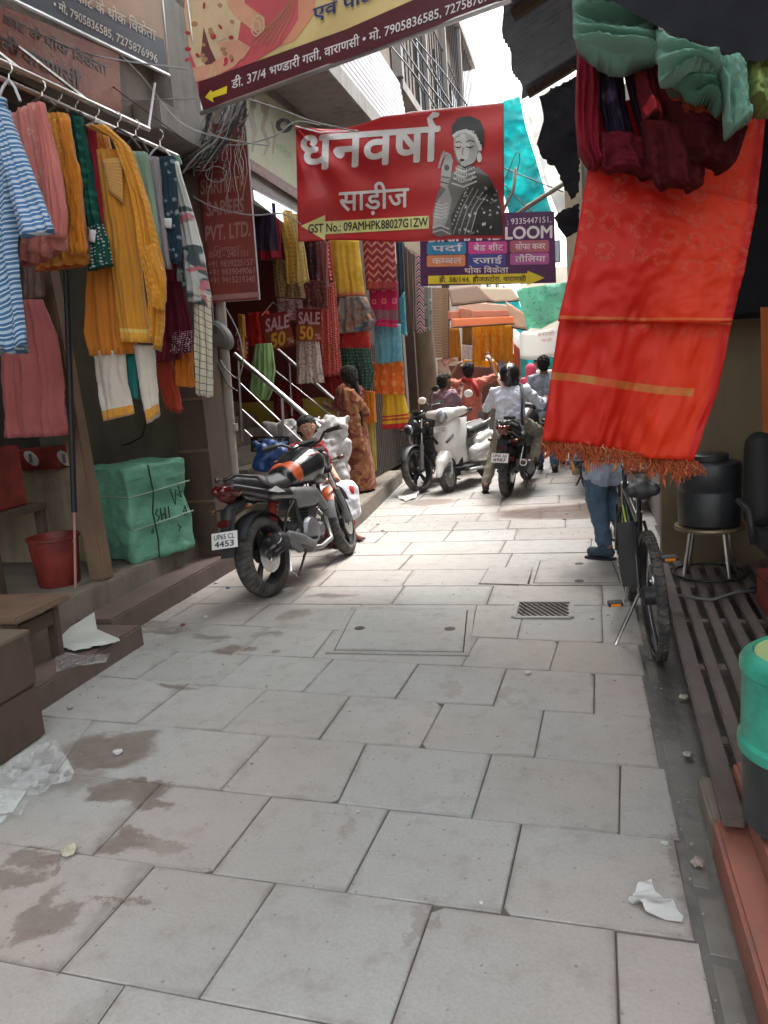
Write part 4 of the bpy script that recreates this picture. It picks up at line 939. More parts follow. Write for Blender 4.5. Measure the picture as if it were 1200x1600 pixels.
panel('board', [(384, 128), (475, 190), (560, 250), (560, 372), (463, 312), (388, 262)], Yg, M_conc, .03, 1, 1, t) if False else panel('board', [(384, 126), (500, 205), (500, 334), (388, 262)], Yg, grime('pale_green_print', (.36, .38, .24), (.22, .22, .15), r=.6), .04, 1, 1, t)
decal('band_print', [[(388, 246), (500, 318), (500, 334), (388, 262)]], Yg, flex('brown_band_print', (.13, .05, .035)), t, .004)
text('बनारसी सूट एवं साड़ी, दुपट्टा', (394, 262), (492, 324), 9, Yg, M_fp, t, off=.008)
for pl in [stroke([(396, 150), (392, 180), (398, 206), (394, 238)], [4, 9, 8, 3]), stroke([(408, 160), (416, 178), (410, 200), (420, 225), (412, 244)], [3, 8, 6, 7, 2]), ell(414, 168, 7, 10), ell(396, 164, 5, 8), stroke([(424, 190), (430, 210), (426, 240)], [2, 6, 3])]: decal('figure_print', [pl], Yg, flex('olive_brown_print', (.2, .15, .09)), t, .005)
text('सिल्क', (430, 232), (456, 250), 14, Yg, flex('olive_green_print', (.12, .17, .05)), t, off=.007); settle(t)
# lit tube under the green sign (a lit lamp)
M_lit = NT('fluorescent_glow'); M_lit.fin((.8, .85, .9)); M_lit.p.inputs['Emission Color'].default_value = (.86, .94, 1, 1); M_lit.p.inputs['Emission Strength'].default_value = .62; M_lit = M_lit.m
t = thing('tube_light_panel', 'lit white light panel glowing under the green signboard', 'light')
Yl = lambda x, y: WX(x, y, -3.0).y
panel('diffuser', [(392, 272), (462, 318), (466, 366), (398, 312)], Yl, M_lit, .03, 1, 1, t); g = pxmap(Yl)
MB().tube([g(392, 271, .01), g(463, 317, .01)], .02, 6).obj('housing', M_woodd, t); MB().cyl(g(428, 318, .02), g(465, 345, .02), .014, n=6).obj('tube', M_lit, t); settle(t)
# SALE placards
M_salm = flex('sale_red_card', (.22, .02, .02)); M_gold = flex('gold_print', (.66, .36, .05)); M_pk = flex('sale_pink_print', (.62, .40, .42))
for i, (q, Y, lb) in enumerate([([(405, 494), (448, 485), (462, 538), (418, 549)], 8.2, 'tilted red sale placard hanging over the stair railing'), ([(463, 482), (502, 482), (503, 534), (463, 533)], 8.5, 'upright red sale placard hanging right of the tilted one'),
                                ([(366, 524), (388, 528), (390, 580), (372, 570)], 7.6, 'dim sale placard half hidden behind the first railing post')]):
    t = thing('sale_placard', lb, 'placard', 'sale placards by the stair'); panel('card', q, Y, M_salm, .01, 1, 1, t)
    if i < 2:
        decal('band_print', [[q[3], q[2], (lerp(q[2][0], q[1][0], .5), lerp(q[2][1], q[1][1], .5)), (lerp(q[3][0], q[0][0], .5), lerp(q[3][1], q[0][1], .5))]], Y, flex('brown_gold_card', (.25, .06, .02)), t, .003)
    def qp(u, v): return tuple((1 - v) * lerp(q[0][k], q[1][k], u) + v * lerp(q[3][k], q[2][k], u) for k in (0, 1))
    text('SALE', qp(.08, .47), qp(.95, .47), (q[3][1] - q[0][1]) * .52, Y, M_pk, t, off=.006, bold=.03)
    text('50', qp(.12, .93), qp(.68, .93), (q[3][1] - q[0][1]) * .56, Y, M_gold, t, off=.006, bold=.03)
    if i < 2: text('%', qp(.72, .93), qp(.98, .93), 13, Y, M_pk, t, off=.006)
    MB().tube([W(*qp(.1, 0), Y), W(*((qp(.5, 0)[0]), q[0][1] - 22), Y + .05), W(*qp(.9, 0), Y)], .004, 5).obj('string', M_tub, t); settle(t)
t = thing('stair_sign', 'dark handloom sign board on the stair side behind blue bag', 'signboard'); panel('board', [(392, 682), (452, 682), (452, 706), (392, 706)], 7.22, M_dark, .02, 1, 1, t)
text('andl', (396, 704), (434, 703), 22, 7.22, flex('grey_pink_print', (.3, .25, .24)), t, bold=.01); text('शॉप', (402, 690), (446, 690), 8, 7.22, flex('grey_pink_print', (.3, .25, .24)), t); settle(t)
# ------------------------------------------------------------------ garment rail
MU = (.50, .215, .02)
t = thing('garment_rail', 'steel garment rail of two tubes carrying the clothes at left', 'rail')
def RY(px): return W(px, 0, 1).y and WX(px, 565 - (905 - px) * .54, -2.62).y
ra, rb_ = WX(-60, 68, -2.62), WX(232, 202, -2.62)
MB().cyl(ra, rb_, .016, n=12).obj('upper_tube', M_steel, t, auto=40); rc, rd = WX(-60, 96, -2.66), WX(276, 243, -2.66)
MB().cyl(rc, rd, .014, n=12).obj('lower_tube', M_steel, t, auto=40)
MB().cyl(rd, rd + Vector((0, .03, -.05)), .02, n=10).obj('end_cap', mat('green_plastic', (.2, .4, .3), .5), t, auto=40)
MB().tube([rb_, W(242, 130, rb_.y + .25)], .008, 6).obj('hanger_rod', M_wht, t)
for k in (.25, .6): MB().tube([ra.lerp(rb_, k), ra.lerp(rb_, k) + Vector((-.4, 0, .35))], .012, 6).obj('bracket', M_steel, t)
settle(t)
M_hang = mat('dark_plastic_hanger', (.05, .045, .045), .4); M_hangw = mat('white_plastic_hanger', (.55, .55, .58), .4)
def hanger(px, py, Y, w=34, dy=14, m_=None, label='x', hook=18):
    t = thing('clothes_hanger', label, 'hanger', 'hangers on the garment rail'); c = W(px, py, Y)
    pts = [W(px - w, py + dy, Y), W(px - w * .5, py + dy * .35, Y), c, W(px + w * .5, py + dy * .35, Y), W(px + w, py + dy, Y)]
    MB().tube(pts, .007, 6).obj('shoulder_bar', m_ or M_hang, t); MB().tube([c] + [W(px + 5 * math.sin(a) , py - hook * .55 - hook * .45 * -math.cos(a) - hook * .4, Y) for a in (0, .6, 1.4, 2.2, 3.0, 3.6)], .004, 5).obj('hook', M_steel, t); return settle(t)
def outfit(name, label, cat, pieces, Y0, group='clothes hanging on the garment rail'):
    """several cloth pieces that hang from one hanger"""
    t = thing(name, label, cat, group)
    for i, p in enumerate(pieces):
        nm, L, R_, m_, kw = p; hang(nm, L, R_, Y0 + kw.pop('dy', 0), m_, parent=t, seed=kw.pop('seed', i + len(label)), **kw)
    return settle(t)
M_stripe = cloth('blue_striped_cotton', (.045, .13, .27), 'diag', (.36, .46, .56), (.50, .58, .64), sc=.62)
M_stripe2 = cloth('blue_striped_sleeve', (.05, .15, .32), 'diag', (.42, .50, .60), (.55, .62, .68), sc=.7)
outfit('striped_shirt', 'blue and white striped long shirt hanging at the far left edge', 'shirt',
       [('body', [(-70, 175), (-70, 555)], [(4, 160), (14, 200), (22, 280), (30, 400), (48, 545)], M_stripe, dict(folds=3, amp=.035, thick=.10, hem=6)),
        ('sleeve', [(2, 168), (6, 240), (20, 320), (32, 372)], [(8, 168), (40, 240), (66, 300), (88, 360)], M_stripe2, dict(folds=1.5, amp=.02, thick=.08, dy=-.08, nu=16)),
        ('collar', [(-14, 148), (-10, 176)], [(6, 152), (10, 178)], M_stripe, dict(folds=1, amp=.01, thick=.08, dy=-.02, nu=10, nv=6))], 3.25)
M_pinkk = cloth('pink_embroidered', (.55, .19, .16), 'brocade', (.62, .40, .34), sc=2); M_pink2 = cloth('pink_chiffon', (.52, .16, .14))
outfit('pink_kurta', 'salmon pink kurta with pale embroidery next to the striped shirt', 'kurta',
       [('body', [(18, 184), (34, 260), (40, 330), (30, 412)], [(64, 160), (76, 240), (98, 330), (100, 385)], M_pinkk, dict(folds=3, amp=.03, thick=.08, hem=5)),
        ('dupatta', [(58, 164), (66, 240), (72, 320), (74, 370)], [(68, 160), (92, 260), (104, 330), (102, 372)], M_pink2, dict(folds=4, amp=.02, thick=.05, dy=-.05)),
        ('lower_fold', [(30, 345), (34, 418)], [(100, 350), (98, 392)], cloth('red_pink_fold', (.36, .08, .07)), dict(folds=3, amp=.02, thick=.08, dy=.08))], 3.55)
M_must = cloth('mustard_ruffle', (.60, .24, .03), 'print', (.42, .12, .03), (.68, .36, .08), sc=.8)
outfit('mustard_ruffled_dress', 'mustard ruffled dress with patterned shoulder between pink and green garments', 'dress',
       [('body', [(76, 180), (88, 260), (98, 340), (66, 414)], [(106, 178), (116, 260), (132, 340), (138, 408)], M_must, dict(folds=4, amp=.03, thick=.08, hem=5)),
        ('ruffle', [(94, 186), (104, 260), (100, 268), (112, 340), (108, 400)], [(108, 184), (120, 250), (126, 262), (130, 330), (136, 396)], cloth('orange_ruffle', (.66, .23, .02)), dict(folds=6, amp=.03, thick=.03, dy=-.06, rag=3)),
        ('lower_layer', [(60, 395), (52, 425)], [(138, 378), (134, 416)], cloth('deep_orange', (.45, .10, .02)), dict(folds=5, amp=.02, thick=.06, dy=.04))], 3.85)
M_dgrn = cloth('dark_green_georgette', (.008, .075, .055), 'dots', (.02, .14, .11), sc=.8)
outfit('dark_green_dress', 'dark green dress with silver sprinkled hem hanging on the rail', 'dress',
       [('body', [(108, 184), (122, 270), (130, 340), (138, 410)], [(128, 182), (146, 270), (156, 340), (174, 412)], M_dgrn, dict(folds=3, amp=.035, thick=.08, hem=4)),
        ('hem_trim', [(134, 360), (134, 402), (138, 424)], [(160, 350), (170, 380), (175, 414)], cloth('silver_dot_hem', (.008, .07, .05), 'dots', (.4, .46, .44), sc=2.4), dict(folds=4, amp=.02, thick=.05, dy=-.05)),
        ('price_tag', [(139, 358), (138, 376)], [(150, 360), (148, 379)], M_wht, dict(folds=0, amp=0, thick=.004, dy=-.1, nu=3, nv=3))], 4.0)
outfit('red_kurta', 'narrow crimson kurta squeezed between dark green dress and yellow set', 'kurta',
       [('body', [(132, 202), (144, 280), (154, 360), (160, 395)], [(150, 198), (162, 280), (174, 350), (178, 392)], cloth('crimson_silk', (.30, .012, .03)), dict(folds=2, amp=.02, thick=.06))], 4.1)
M_yk = cloth('yellow_ochre_cotton', MU, None); M_yk2 = cloth('yellow_dupatta', (.56, .235, .015), 'dots', (.62, .30, .05), sc=1.3)
outfit('yellow_kurta_set', 'yellow ochre kurta set with white trousers and gold hems, largest on the rail', 'kurta set',
       [('kurta', [(142, 214), (150, 300), (138, 420), (136, 520), (146, 556)], [(166, 206), (190, 290), (206, 400), (214, 500), (212, 552)], cloth('amber_lining', (.50, .17, .018)), dict(folds=3, amp=.03, thick=.10)),
        ('front_panel', [(152, 236), (162, 330), (176, 430), (192, 534)], [(196, 236), (212, 330), (224, 430), (236, 536)], cloth('yellow_kurta_front', MU, None, border=[(.93, .95, (.62, .45, .12)), (.95, 1.0, (.66, .33, .04))]), dict(folds=2, amp=.03, thick=.10, dy=-.06)),
        ('yoke_embroidery', [(160, 250), (170, 300)], [(190, 246), (193, 318)], cloth('gold_embroidery', (.50, .25, .05), 'check', (.60, .42, .2), sc=4), dict(folds=0, amp=.004, thick=.012, dy=-.125, nu=8, nv=8)),
        ('dupatta', [(130, 198), (176, 215), (206, 290), (222, 400), (240, 520)], [(168, 196), (204, 232), (236, 330), (258, 440), (248, 550)], M_yk2, dict(folds=3, amp=.04, thick=.06, dy=-.12, nu=32)),
        ('dupatta_end', [(222, 400), (236, 440), (244, 480)], [(240, 380), (258, 440), (254, 486)], M_yk2, dict(folds=4, amp=.03, thick=.05, dy=-.16)),
        ('trouser_leg', [(146, 548), (150, 580), (162, 658)], [(196, 548), (200, 600), (210, 646)], cloth('white_trouser', (.56, .50, .43), None, border=[(.86, 1.0, (.55, .25, .03))]), dict(folds=1.5, amp=.02, thick=.08)),
        ('trouser_leg', [(208, 538), (216, 580), (231, 662)], [(240, 540), (243, 590), (249, 646)], cloth('white_trouser', (.56, .50, .43)), dict(folds=1, amp=.02, thick=.08)),
        ('inner_lining', [(194, 556), (198, 612)], [(214, 552), (216, 624)], cloth('teal_lining', (.01, .15, .14)), dict(folds=1, amp=.01, thick=.03, dy=.05))], 4.15)
outfit('pale_green_kurta', 'sage green satin kurta hanging right of the yellow set', 'kurta',
       [('body', [(192, 240), (214, 300), (226, 360), (238, 428)], [(230, 238), (240, 300), (250, 370), (254, 432)], cloth('sage_satin', (.20, .31, .22), r=.5), dict(folds=3, amp=.03, thick=.08))], 4.45)
outfit('lavender_kurta', 'narrow lavender grey kurta beside the sage green one', 'kurta',
       [('body', [(228, 246), (240, 300), (252, 380), (256, 420)], [(248, 246), (254, 320), (262, 380), (266, 420)], cloth('lavender_cotton', (.30, .27, .29)), dict(folds=2, amp=.02, thick=.06))], 4.55)
outfit('navy_patterned_kurta', 'navy kurta with white print and price tag near the end of the rail', 'kurta',
       [('body', [(244, 248), (250, 320), (254, 380), (258, 410)], [(272, 244), (280, 320), (284, 370), (284, 412)], cloth('navy_block_cloth', (.02, .045, .065), 'print', (.22, .26, .28), (.02, .04, .06), sc=.8), dict(folds=2, amp=.02, thick=.06)),
        ('price_tag', [(256, 341), (256, 356)], [(268, 341), (268, 357)], M_wht, dict(folds=0, amp=0, thick=.004, dy=-.08, nu=3, nv=3))], 4.62)
outfit('floral_dupatta', 'long floral scarf of white, pink and green ending in cream checks', 'scarf',
       [('upper', [(266, 262), (278, 330), (288, 400), (292, 470)], [(278, 252), (300, 330), (318, 400), (330, 480)], cloth('floral_chiffon', (.52, .52, .50), 'floral', (.06, .09, .10), (.52, .16, .20), sc=.9), dict(folds=3, amp=.03, thick=.06)),
        ('lower', [(302, 440), (304, 540), (306, 616)], [(328, 460), (333, 540), (333, 620)], cloth('cream_check', (.62, .58, .44), 'check', (.12, .12, .12), sc=1.1), dict(folds=2, amp=.02, thick=.05, rag=2)),
        ('grey_end', [(278, 280), (276, 380), (278, 448)], [(290, 300), (294, 380), (296, 456)], cloth('grey_green_chiffon', (.24, .30, .28), 'floral', (.05, .08, .09), (.3, .5, .4)), dict(folds=2, amp=.02, thick=.05, dy=.05))], 4.78)
outfit('maroon_tasselled_dress', 'maroon dress with white tassel trim hanging low below the navy kurta', 'dress',
       [('body', [(246, 402), (248, 480), (250, 540), (244, 568)], [(282, 400), (282, 470), (288, 540), (286, 560)], cloth('maroon_crepe', (.17, .02, .03)), dict(folds=3, amp=.03, thick=.08)),
        ('side_layer', [(262, 440), (262, 530)], [(284, 440), (304, 522)], cloth('dark_maroon', (.09, .008, .02)), dict(folds=2, amp=.02, thick=.05, dy=-.06)),
        ('trim', [(270, 520), (268, 554)], [(304, 516), (300, 548)], cloth('silver_trim', (.12, .02, .04), 'dots', (.6, .55, .6), sc=3), dict(folds=4, amp=.02, thick=.03, dy=-.09, rag=3))], 4.85)
outfit('orange_fringe_scarf', 'orange and red fringed scarf dangling under the maroon dress', 'scarf',
       [('orange_end', [(272, 548), (276, 600)], [(300, 540), (303, 606)], cloth('bright_orange', (.66, .20, .02)), dict(folds=3, amp=.03, thick=.05, rag=2)),
        ('red_end', [(246, 560), (250, 606), (262, 638)], [(268, 560), (276, 600), (284, 642)], cloth('brick_red', (.38, .05, .02)), dict(folds=5, amp=.03, thick=.06, rag=6))], 4.95)
outfit('rose_dress', 'plain rose pink dress hanging low in front of the shop behind striped shirt', 'dress',
       [('body', [(2, 470), (4, 560), (8, 684)], [(66, 468), (86, 520), (106, 680)], cloth('rose_cotton', (.36, .10, .10)), dict(folds=3, amp=.04, thick=.10, nu=34))], 4.3)
outfit('dark_striped_shawl', 'folded dark grey striped shawl tucked behind blue shirt', 'shawl', [('body', [(36, 412), (36, 470)], [(66, 420), (70, 464)], cloth('grey_brown_stripe', (.16, .10, .09), 'vstripe', (.09, .05, .05)), dict(folds=2, amp=.01, thick=.05))], 4.4)
for px, py, Y, w, dy, m_, lb in [(14, 124, 3.3, 18, 34, M_hangw, 'white hanger of the striped shirt'), (66, 152, 3.55, 22, 14, M_hang, 'dark hanger above the pink kurta'), (92, 164, 3.85, 16, 12, M_hang, 'dark hanger above the mustard dress'), (118, 172, 4.0, 16, 12, M_hang, 'dark hanger above the dark green dress'),
                                 (150, 190, 4.15, 22, 12, M_hangw, 'white hanger above the yellow kurta set'), (184, 200, 4.3, 36, 32, M_hang, 'empty looking hanger between yellow and sage kurtas'), (212, 212, 4.45, 20, 26, M_hang, 'dark hanger above the sage green kurta'), (250, 228, 4.62, 18, 18, M_hangw, 'white hanger above the navy kurta')]:
    hanger(px, py, Y, w, dy, m_, lb)

# ------------------------------------------------------------------ sarees displayed in the middle left
def sar(label, L, R_, Y, m_, name='folded_saree', cat='saree', group='sarees displayed beside the stair', **k):
    o = hang(name, L, R_, Y, m_, label=label, cat=cat, group=group, seed=len(label), **k); return o
sar('yellow brocade saree with pink edge at the top of its column', [(513, 376), (524, 464)], [(560, 376), (570, 462)], 9.2, cloth('yellow_brocade', (.62, .38, .03), 'brocade', (.68, .50, .12), sc=1.4, border=[(.93, 1, (.62, .22, .1))]), folds=2, amp=.02, thick=.08)
sar('maroon saree with zigzag gold weave at the top right column', [(566, 372), (572, 453)], [(616, 372), (620, 452)], 9.5, cloth('maroon_zigzag', (.23, .022, .035), 'zig', (.45, .2, .16), sc=.5, border=[(.85, 1, (.32, .05, .05))]), folds=2, amp=.02, thick=.08)
sar('magenta saree with square motifs below the maroon zigzag one', [(576, 446), (580, 508)], [(622, 440), (621, 512)], 9.6, cloth('magenta_boxes', (.42, .012, .08), 'boxes', (.55, .15, .2), sc=.9, border=[(.62, .84, (.22, .1, .12)), (.93, 1, (.6, .03, .12))]), folds=1.5, amp=.02, thick=.07)
sar('bunched grey and brown patchwork saree under the yellow brocade', [(530, 466), (522, 510), (526, 522)], [(572, 464), (588, 500), (580, 516)], 9.1, cloth('grey_patchwork', (.22, .19, .17), 'floral', (.24, .13, .08), (.05, .1, .15), sc=1.1), folds=4, amp=.05, thick=.1)
sar('scarlet folded saree with faint motifs under the patchwork one', [(532, 516), (532, 545)], [(576, 516), (580, 544)], 9.2, cloth('scarlet_saree', (.50, .03, .025), 'brocade', (.6, .15, .1)), folds=1, amp=.015, thick=.06)
sar('dark green printed saree just above the standing woman head', [(532, 544), (536, 590), (552, 610)], [(576, 544), (584, 580), (578, 610)], 9.15, cloth('bottle_green_print', (.03, .065, .05), 'dots', (.10, .18, .14), sc=1.1), folds=2, amp=.03, thick=.07)
sar('sky blue saree in the right column of folded sarees', [(584, 508), (588, 569)], [(626, 506), (629, 564)], 9.7, cloth('sky_blue_saree', (.10, .33, .42), 'batik', (.16, .38, .46), sc=.8), folds=2, amp=.025, thick=.07)
sar('orange saree with round motifs below the sky blue one', [(582, 566), (586, 615)], [(630, 564), (633, 617)], 9.75, cloth('orange_motif', (.66, .14, .02), 'dots', (.70, .28, .08), sc=.35), folds=3, amp=.025, thick=.07)
sar('golden yellow saree with red striped border lowest of its column', [(598, 606), (597, 671)], [(628, 600), (643, 668)], 9.8, cloth('yellow_red_border', (.66, .40, .02), None, border=[(.68, .72, (.5, .03, .03)), (.76, .80, (.5, .03, .03)), (.88, 1, (.5, .02, .03))]), folds=2, amp=.03, thick=.07)
sar('small bright orange saree behind the standing woman', [(564, 610), (570, 662)], [(586, 612), (588, 660)], 9.4, cloth('plain_orange', (.70, .22, .02)), folds=2, amp=.02, thick=.06)
sar('pale yellow cloth hanging to the ground behind the standing woman', [(568, 658), (575, 738)], [(586, 656), (589, 736)], 9.45, cloth('pale_yellow_cloth', (.50, .38, .09)), folds=2, amp=.02, thick=.05)
sar('tall red dress with white dotted print left of the saree columns', [(500, 450), (502, 590)], [(524, 440), (534, 586)], 9.0, cloth('red_dotted', (.46, .05, .04), 'dots', (.62, .34, .3), sc=1.8), name='hanging_dress', cat='dress', folds=3, amp=.03, thick=.06)
sar('plain red cloth bundle under the red dotted dress', [(506, 586), (508, 622)], [(538, 584), (548, 622)], 9.1, cloth('plain_dark_red', (.32, .02, .02)), name='hanging_dress', cat='dress', folds=3, amp=.03, thick=.06)
sar('white and brown printed dress under the upright sale placard', [(462, 530), (464, 600)], [(498, 528), (506, 598)], 8.7, cloth('white_brown_print', (.50, .42, .38), 'print', (.26, .14, .13), (.6, .55, .5), sc=.9), name='hanging_dress', cat='dress', folds=3, amp=.03, thick=.06)
sar('pink and white printed dress behind the sale placards', [(432, 466), (436, 500)], [(500, 470), (504, 500)], 8.9, cloth('pink_white_print', (.5, .34, .32), 'print', (.34, .05, .05), (.66, .58, .5), sc=.8), name='hanging_dress', cat='dress', folds=4, amp=.03, thick=.06)
sar('black and maroon dress hanging beside the tall red sign', [(394, 308), (398, 408)], [(430, 318), (436, 404)], 7.7, cloth('black_maroon', (.03, .02, .04), None, border=[(.86, 1, (.2, .01, .02))]), name='hanging_dress', cat='dress', folds=2, amp=.03, thick=.07)
sar('maroon edge dress behind the black and maroon one', [(424, 312), (430, 400)], [(437, 320), (440, 408)], 7.9, cloth('maroon_plain', (.19, .012, .02)), name='hanging_dress', cat='dress', folds=1, amp=.02, thick=.05)
sar('mustard printed dress hanging below the lit panel', [(432, 326), (446, 400), (448, 444)], [(456, 330), (470, 390), (474, 440)], 8.0, cloth('mustard_print', (.46, .29, .05), 'dots', (.3, .15, .03), sc=1), name='hanging_dress', cat='dress', folds=2, amp=.025, thick=.06)
sar('pale yellow dress hanging right of the mustard printed one', [(452, 332), (462, 380), (466, 446)], [(468, 336), (478, 400), (483, 438)], 7.9, cloth('straw_yellow', (.50, .39, .13), 'dots', (.4, .28, .08), sc=1), name='hanging_dress', cat='dress', folds=2, amp=.02, thick=.05)
sar('dull beige printed dress lowest below the lit panel', [(424, 398), (430, 464)], [(470, 420), (478, 466)], 8.15, cloth('beige_print', (.27, .18, .08), 'dots', (.15, .07, .04), sc=1.1), name='hanging_dress', cat='dress', folds=3, amp=.025, thick=.06)
sar('dark brown patterned shawl folded above the sale placards', [(468, 436), (474, 480)], [(510, 440), (512, 482)], 8.3, cloth('dark_brown_pattern', (.10, .035, .03), 'print', (.2, .09, .07), (.05, .02, .02), sc=.9), name='hanging_shawl', cat='shawl', folds=3, amp=.03, thick=.07)
sar('black and red dress hanging behind the red banner corner', [(474, 380), (482, 445)], [(496, 380), (500, 442)], 8.6, cloth('black_red_pattern', (.03, .015, .02), 'print', (.2, .02, .02), (.02, .02, .02)), name='hanging_dress', cat='dress', folds=2, amp=.03, thick=.06)
sar('dusky rose shawl hanging left of the yellow brocade', [(492, 378), (498, 448)], [(512, 378), (513, 452)], 8.9, cloth('dusky_rose', (.28, .10, .09), 'vstripe', (.2, .06, .06), sc=1), name='hanging_shawl', cat='shawl', folds=3, amp=.03, thick=.06)
sar('red and white bandhani strip left of the yellow brocade saree', [(506, 378), (512, 436)], [(516, 378), (522, 440)], 9.0, cloth('bandhani', (.42, .03, .03), 'dots', (.65, .55, .5), sc=1), name='hanging_shawl', cat='shawl', folds=1, amp=.02, thick=.04)
sar('pale green satin skirt hanging over the stair railing', [(400, 538), (394, 570), (392, 608), (400, 622)], [(424, 536), (430, 570), (428, 610), (418, 626)], 7.9, cloth('pale_green_satin', (.26, .44, .17), r=.45), name='hanging_skirt', cat='skirt', folds=3, amp=.04, thick=.12)
sar('bright red dress glowing behind the stair railing', [(384, 490), (386, 540)], [(420, 486), (424, 540)], 8.3, cloth('vivid_red', (.45, .02, .012)), name='hanging_dress', cat='dress', folds=3, amp=.04, thick=.1)
sar('crimson shawl between the first railing and the maroon wall', [(426, 600), (430, 700)], [(470, 590), (480, 700)], 9.0, cloth('dark_crimson', (.16, .012, .015), 'print', (.25, .05, .04), (.1, .01, .01)), name='hanging_shawl', cat='shawl', folds=4, amp=.04, thick=.06)
sar('narrow orange ribbed scarf left of the bright red dress', [(372, 490), (374, 560)], [(382, 492), (386, 560)], 7.6, cloth('orange_zari', (.4, .14, .02), 'check', (.6, .4, .1), sc=2), name='hanging_shawl', cat='shawl', folds=1, amp=.02, thick=.04)
sar('slate blue shawl strip right of the folded saree columns', [(618, 376), (624, 470), (628, 520)], [(630, 376), (634, 470), (634, 516)], 10.0, cloth('slate_blue_dark', (.04, .07, .085)), name='hanging_shawl', cat='shawl', folds=2, amp=.03, thick=.06)
sar('cyan printed shawl strip peeping right of the sky blue saree', [(622, 470), (628, 520)], [(632, 456), (636, 526)], 9.9, cloth('cyan_print', (.05, .26, .32), 'print', (.1, .4, .45), (.03, .2, .25)), name='hanging_shawl', cat='shawl', folds=2, amp=.02, thick=.05)
sar('brown and cream striped shawl beside the chevron strip', [(632, 384), (638, 520)], [(650, 398), (652, 518)], 10.6, cloth('brown_cream_stripe', (.13, .095, .08), 'vstripe', (.26, .21, .17), sc=1), name='hanging_shawl', cat='shawl', folds=3, amp=.03, thick=.06)
sar('chevron strip of navy, red and white zigzags beside the handloom board', [(649, 396), (650, 520)], [(660, 400), (664, 520)], 10.7, cloth('chevron', (.55, .48, .46), 'chev', (.035, .03, .06), (.45, .03, .1), sc=.8), name='hanging_shawl', cat='shawl', folds=0, amp=.01, thick=.03)
sar('grey green leaf printed shawl under the handloom board corner', [(660, 448), (664, 520)], [(674, 448), (675, 518)], 10.9, cloth('grey_green_leaf', (.24, .26, .22), 'floral', (.12, .16, .13), (.4, .4, .36)), name='hanging_shawl', cat='shawl', folds=2, amp=.02, thick=.04)
# wooden door frames and barred shutter beyond the saree columns
t = thing('barred_shutter', 'dark ribbed folding shutter below the sarees', 'shutter')
MB().bx(-2.80, -2.76, 9.9, 12.1, .19, 2.0).obj('panel', M_blackm, t)
for i in range(22): MB().bx(-2.76, -2.735, 9.95 + i * .1, 9.98 + i * .1, .2, 2.0).obj('slat', mat('worn_grey_iron', (.16, .14, .13), .5, .4), t)
settle(t)
t = thing('tree_trunk_post', 'thick weathered brown pillar beyond the saree displays', 'pillar')
a, c = W(670, 652, 12.3), W(650, 430, 12.3); MB().tube([Vector((a.x, 12.3, 0)), a, c, c + (c - a) * .4], [.21, .2, .19, .19], 14).obj('shaft', grime('bark_brown', (.2, .14, .09), (.07, .05, .035), bs=20, b=.8, streak=3), t, smooth=True); settle(t)
t = thing('dark_door_post', 'dark upright timber left of the thick brown pillar', 'post'); a, c = W(648, 640, 11.6), W(634, 430, 11.6); MB().bar(Vector((a.x, a.y, .1)), c + (c - a) * .3, .14, .1, up=(0, 1, 0)).obj('timber', M_woodd, t); settle(t)
t = thing('roller_shutter_box', 'brown ribbed roller shutter hanging beyond the thick brown pillar', 'shutter')
for i in range(26): p = W(676, 452 + i * 4.2, 13.6); q = W(700, 452 + i * 4.2, 13.8); MB().bar(p, q, .03, .04).obj('slat', grime('ochre_slat', (.30, .20, .12), (.15, .1, .07)), t)
settle(t)
for (q, Y, c, lb) in [([(683, 562), (716, 558), (716, 618), (686, 622)], 13.3, (.62, .42, .33), 'pinkish poster cloth on the wall behind the boy'), ([(690, 446), (702, 444), (704, 640), (692, 640)], 14.2, (.12, .07, .05), 'dark narrow board behind the roller shutter')]:
    o = sheetpoly('hanging_board' if c[0] < .3 else 'poster_cloth', q, Y, cloth('pc_%d' % Y, c, 'floral' if c[0] > .3 else None, (.5, .2, .15), (.7, .6, .5)), lb, 'poster' if c[0] > .3 else 'board')
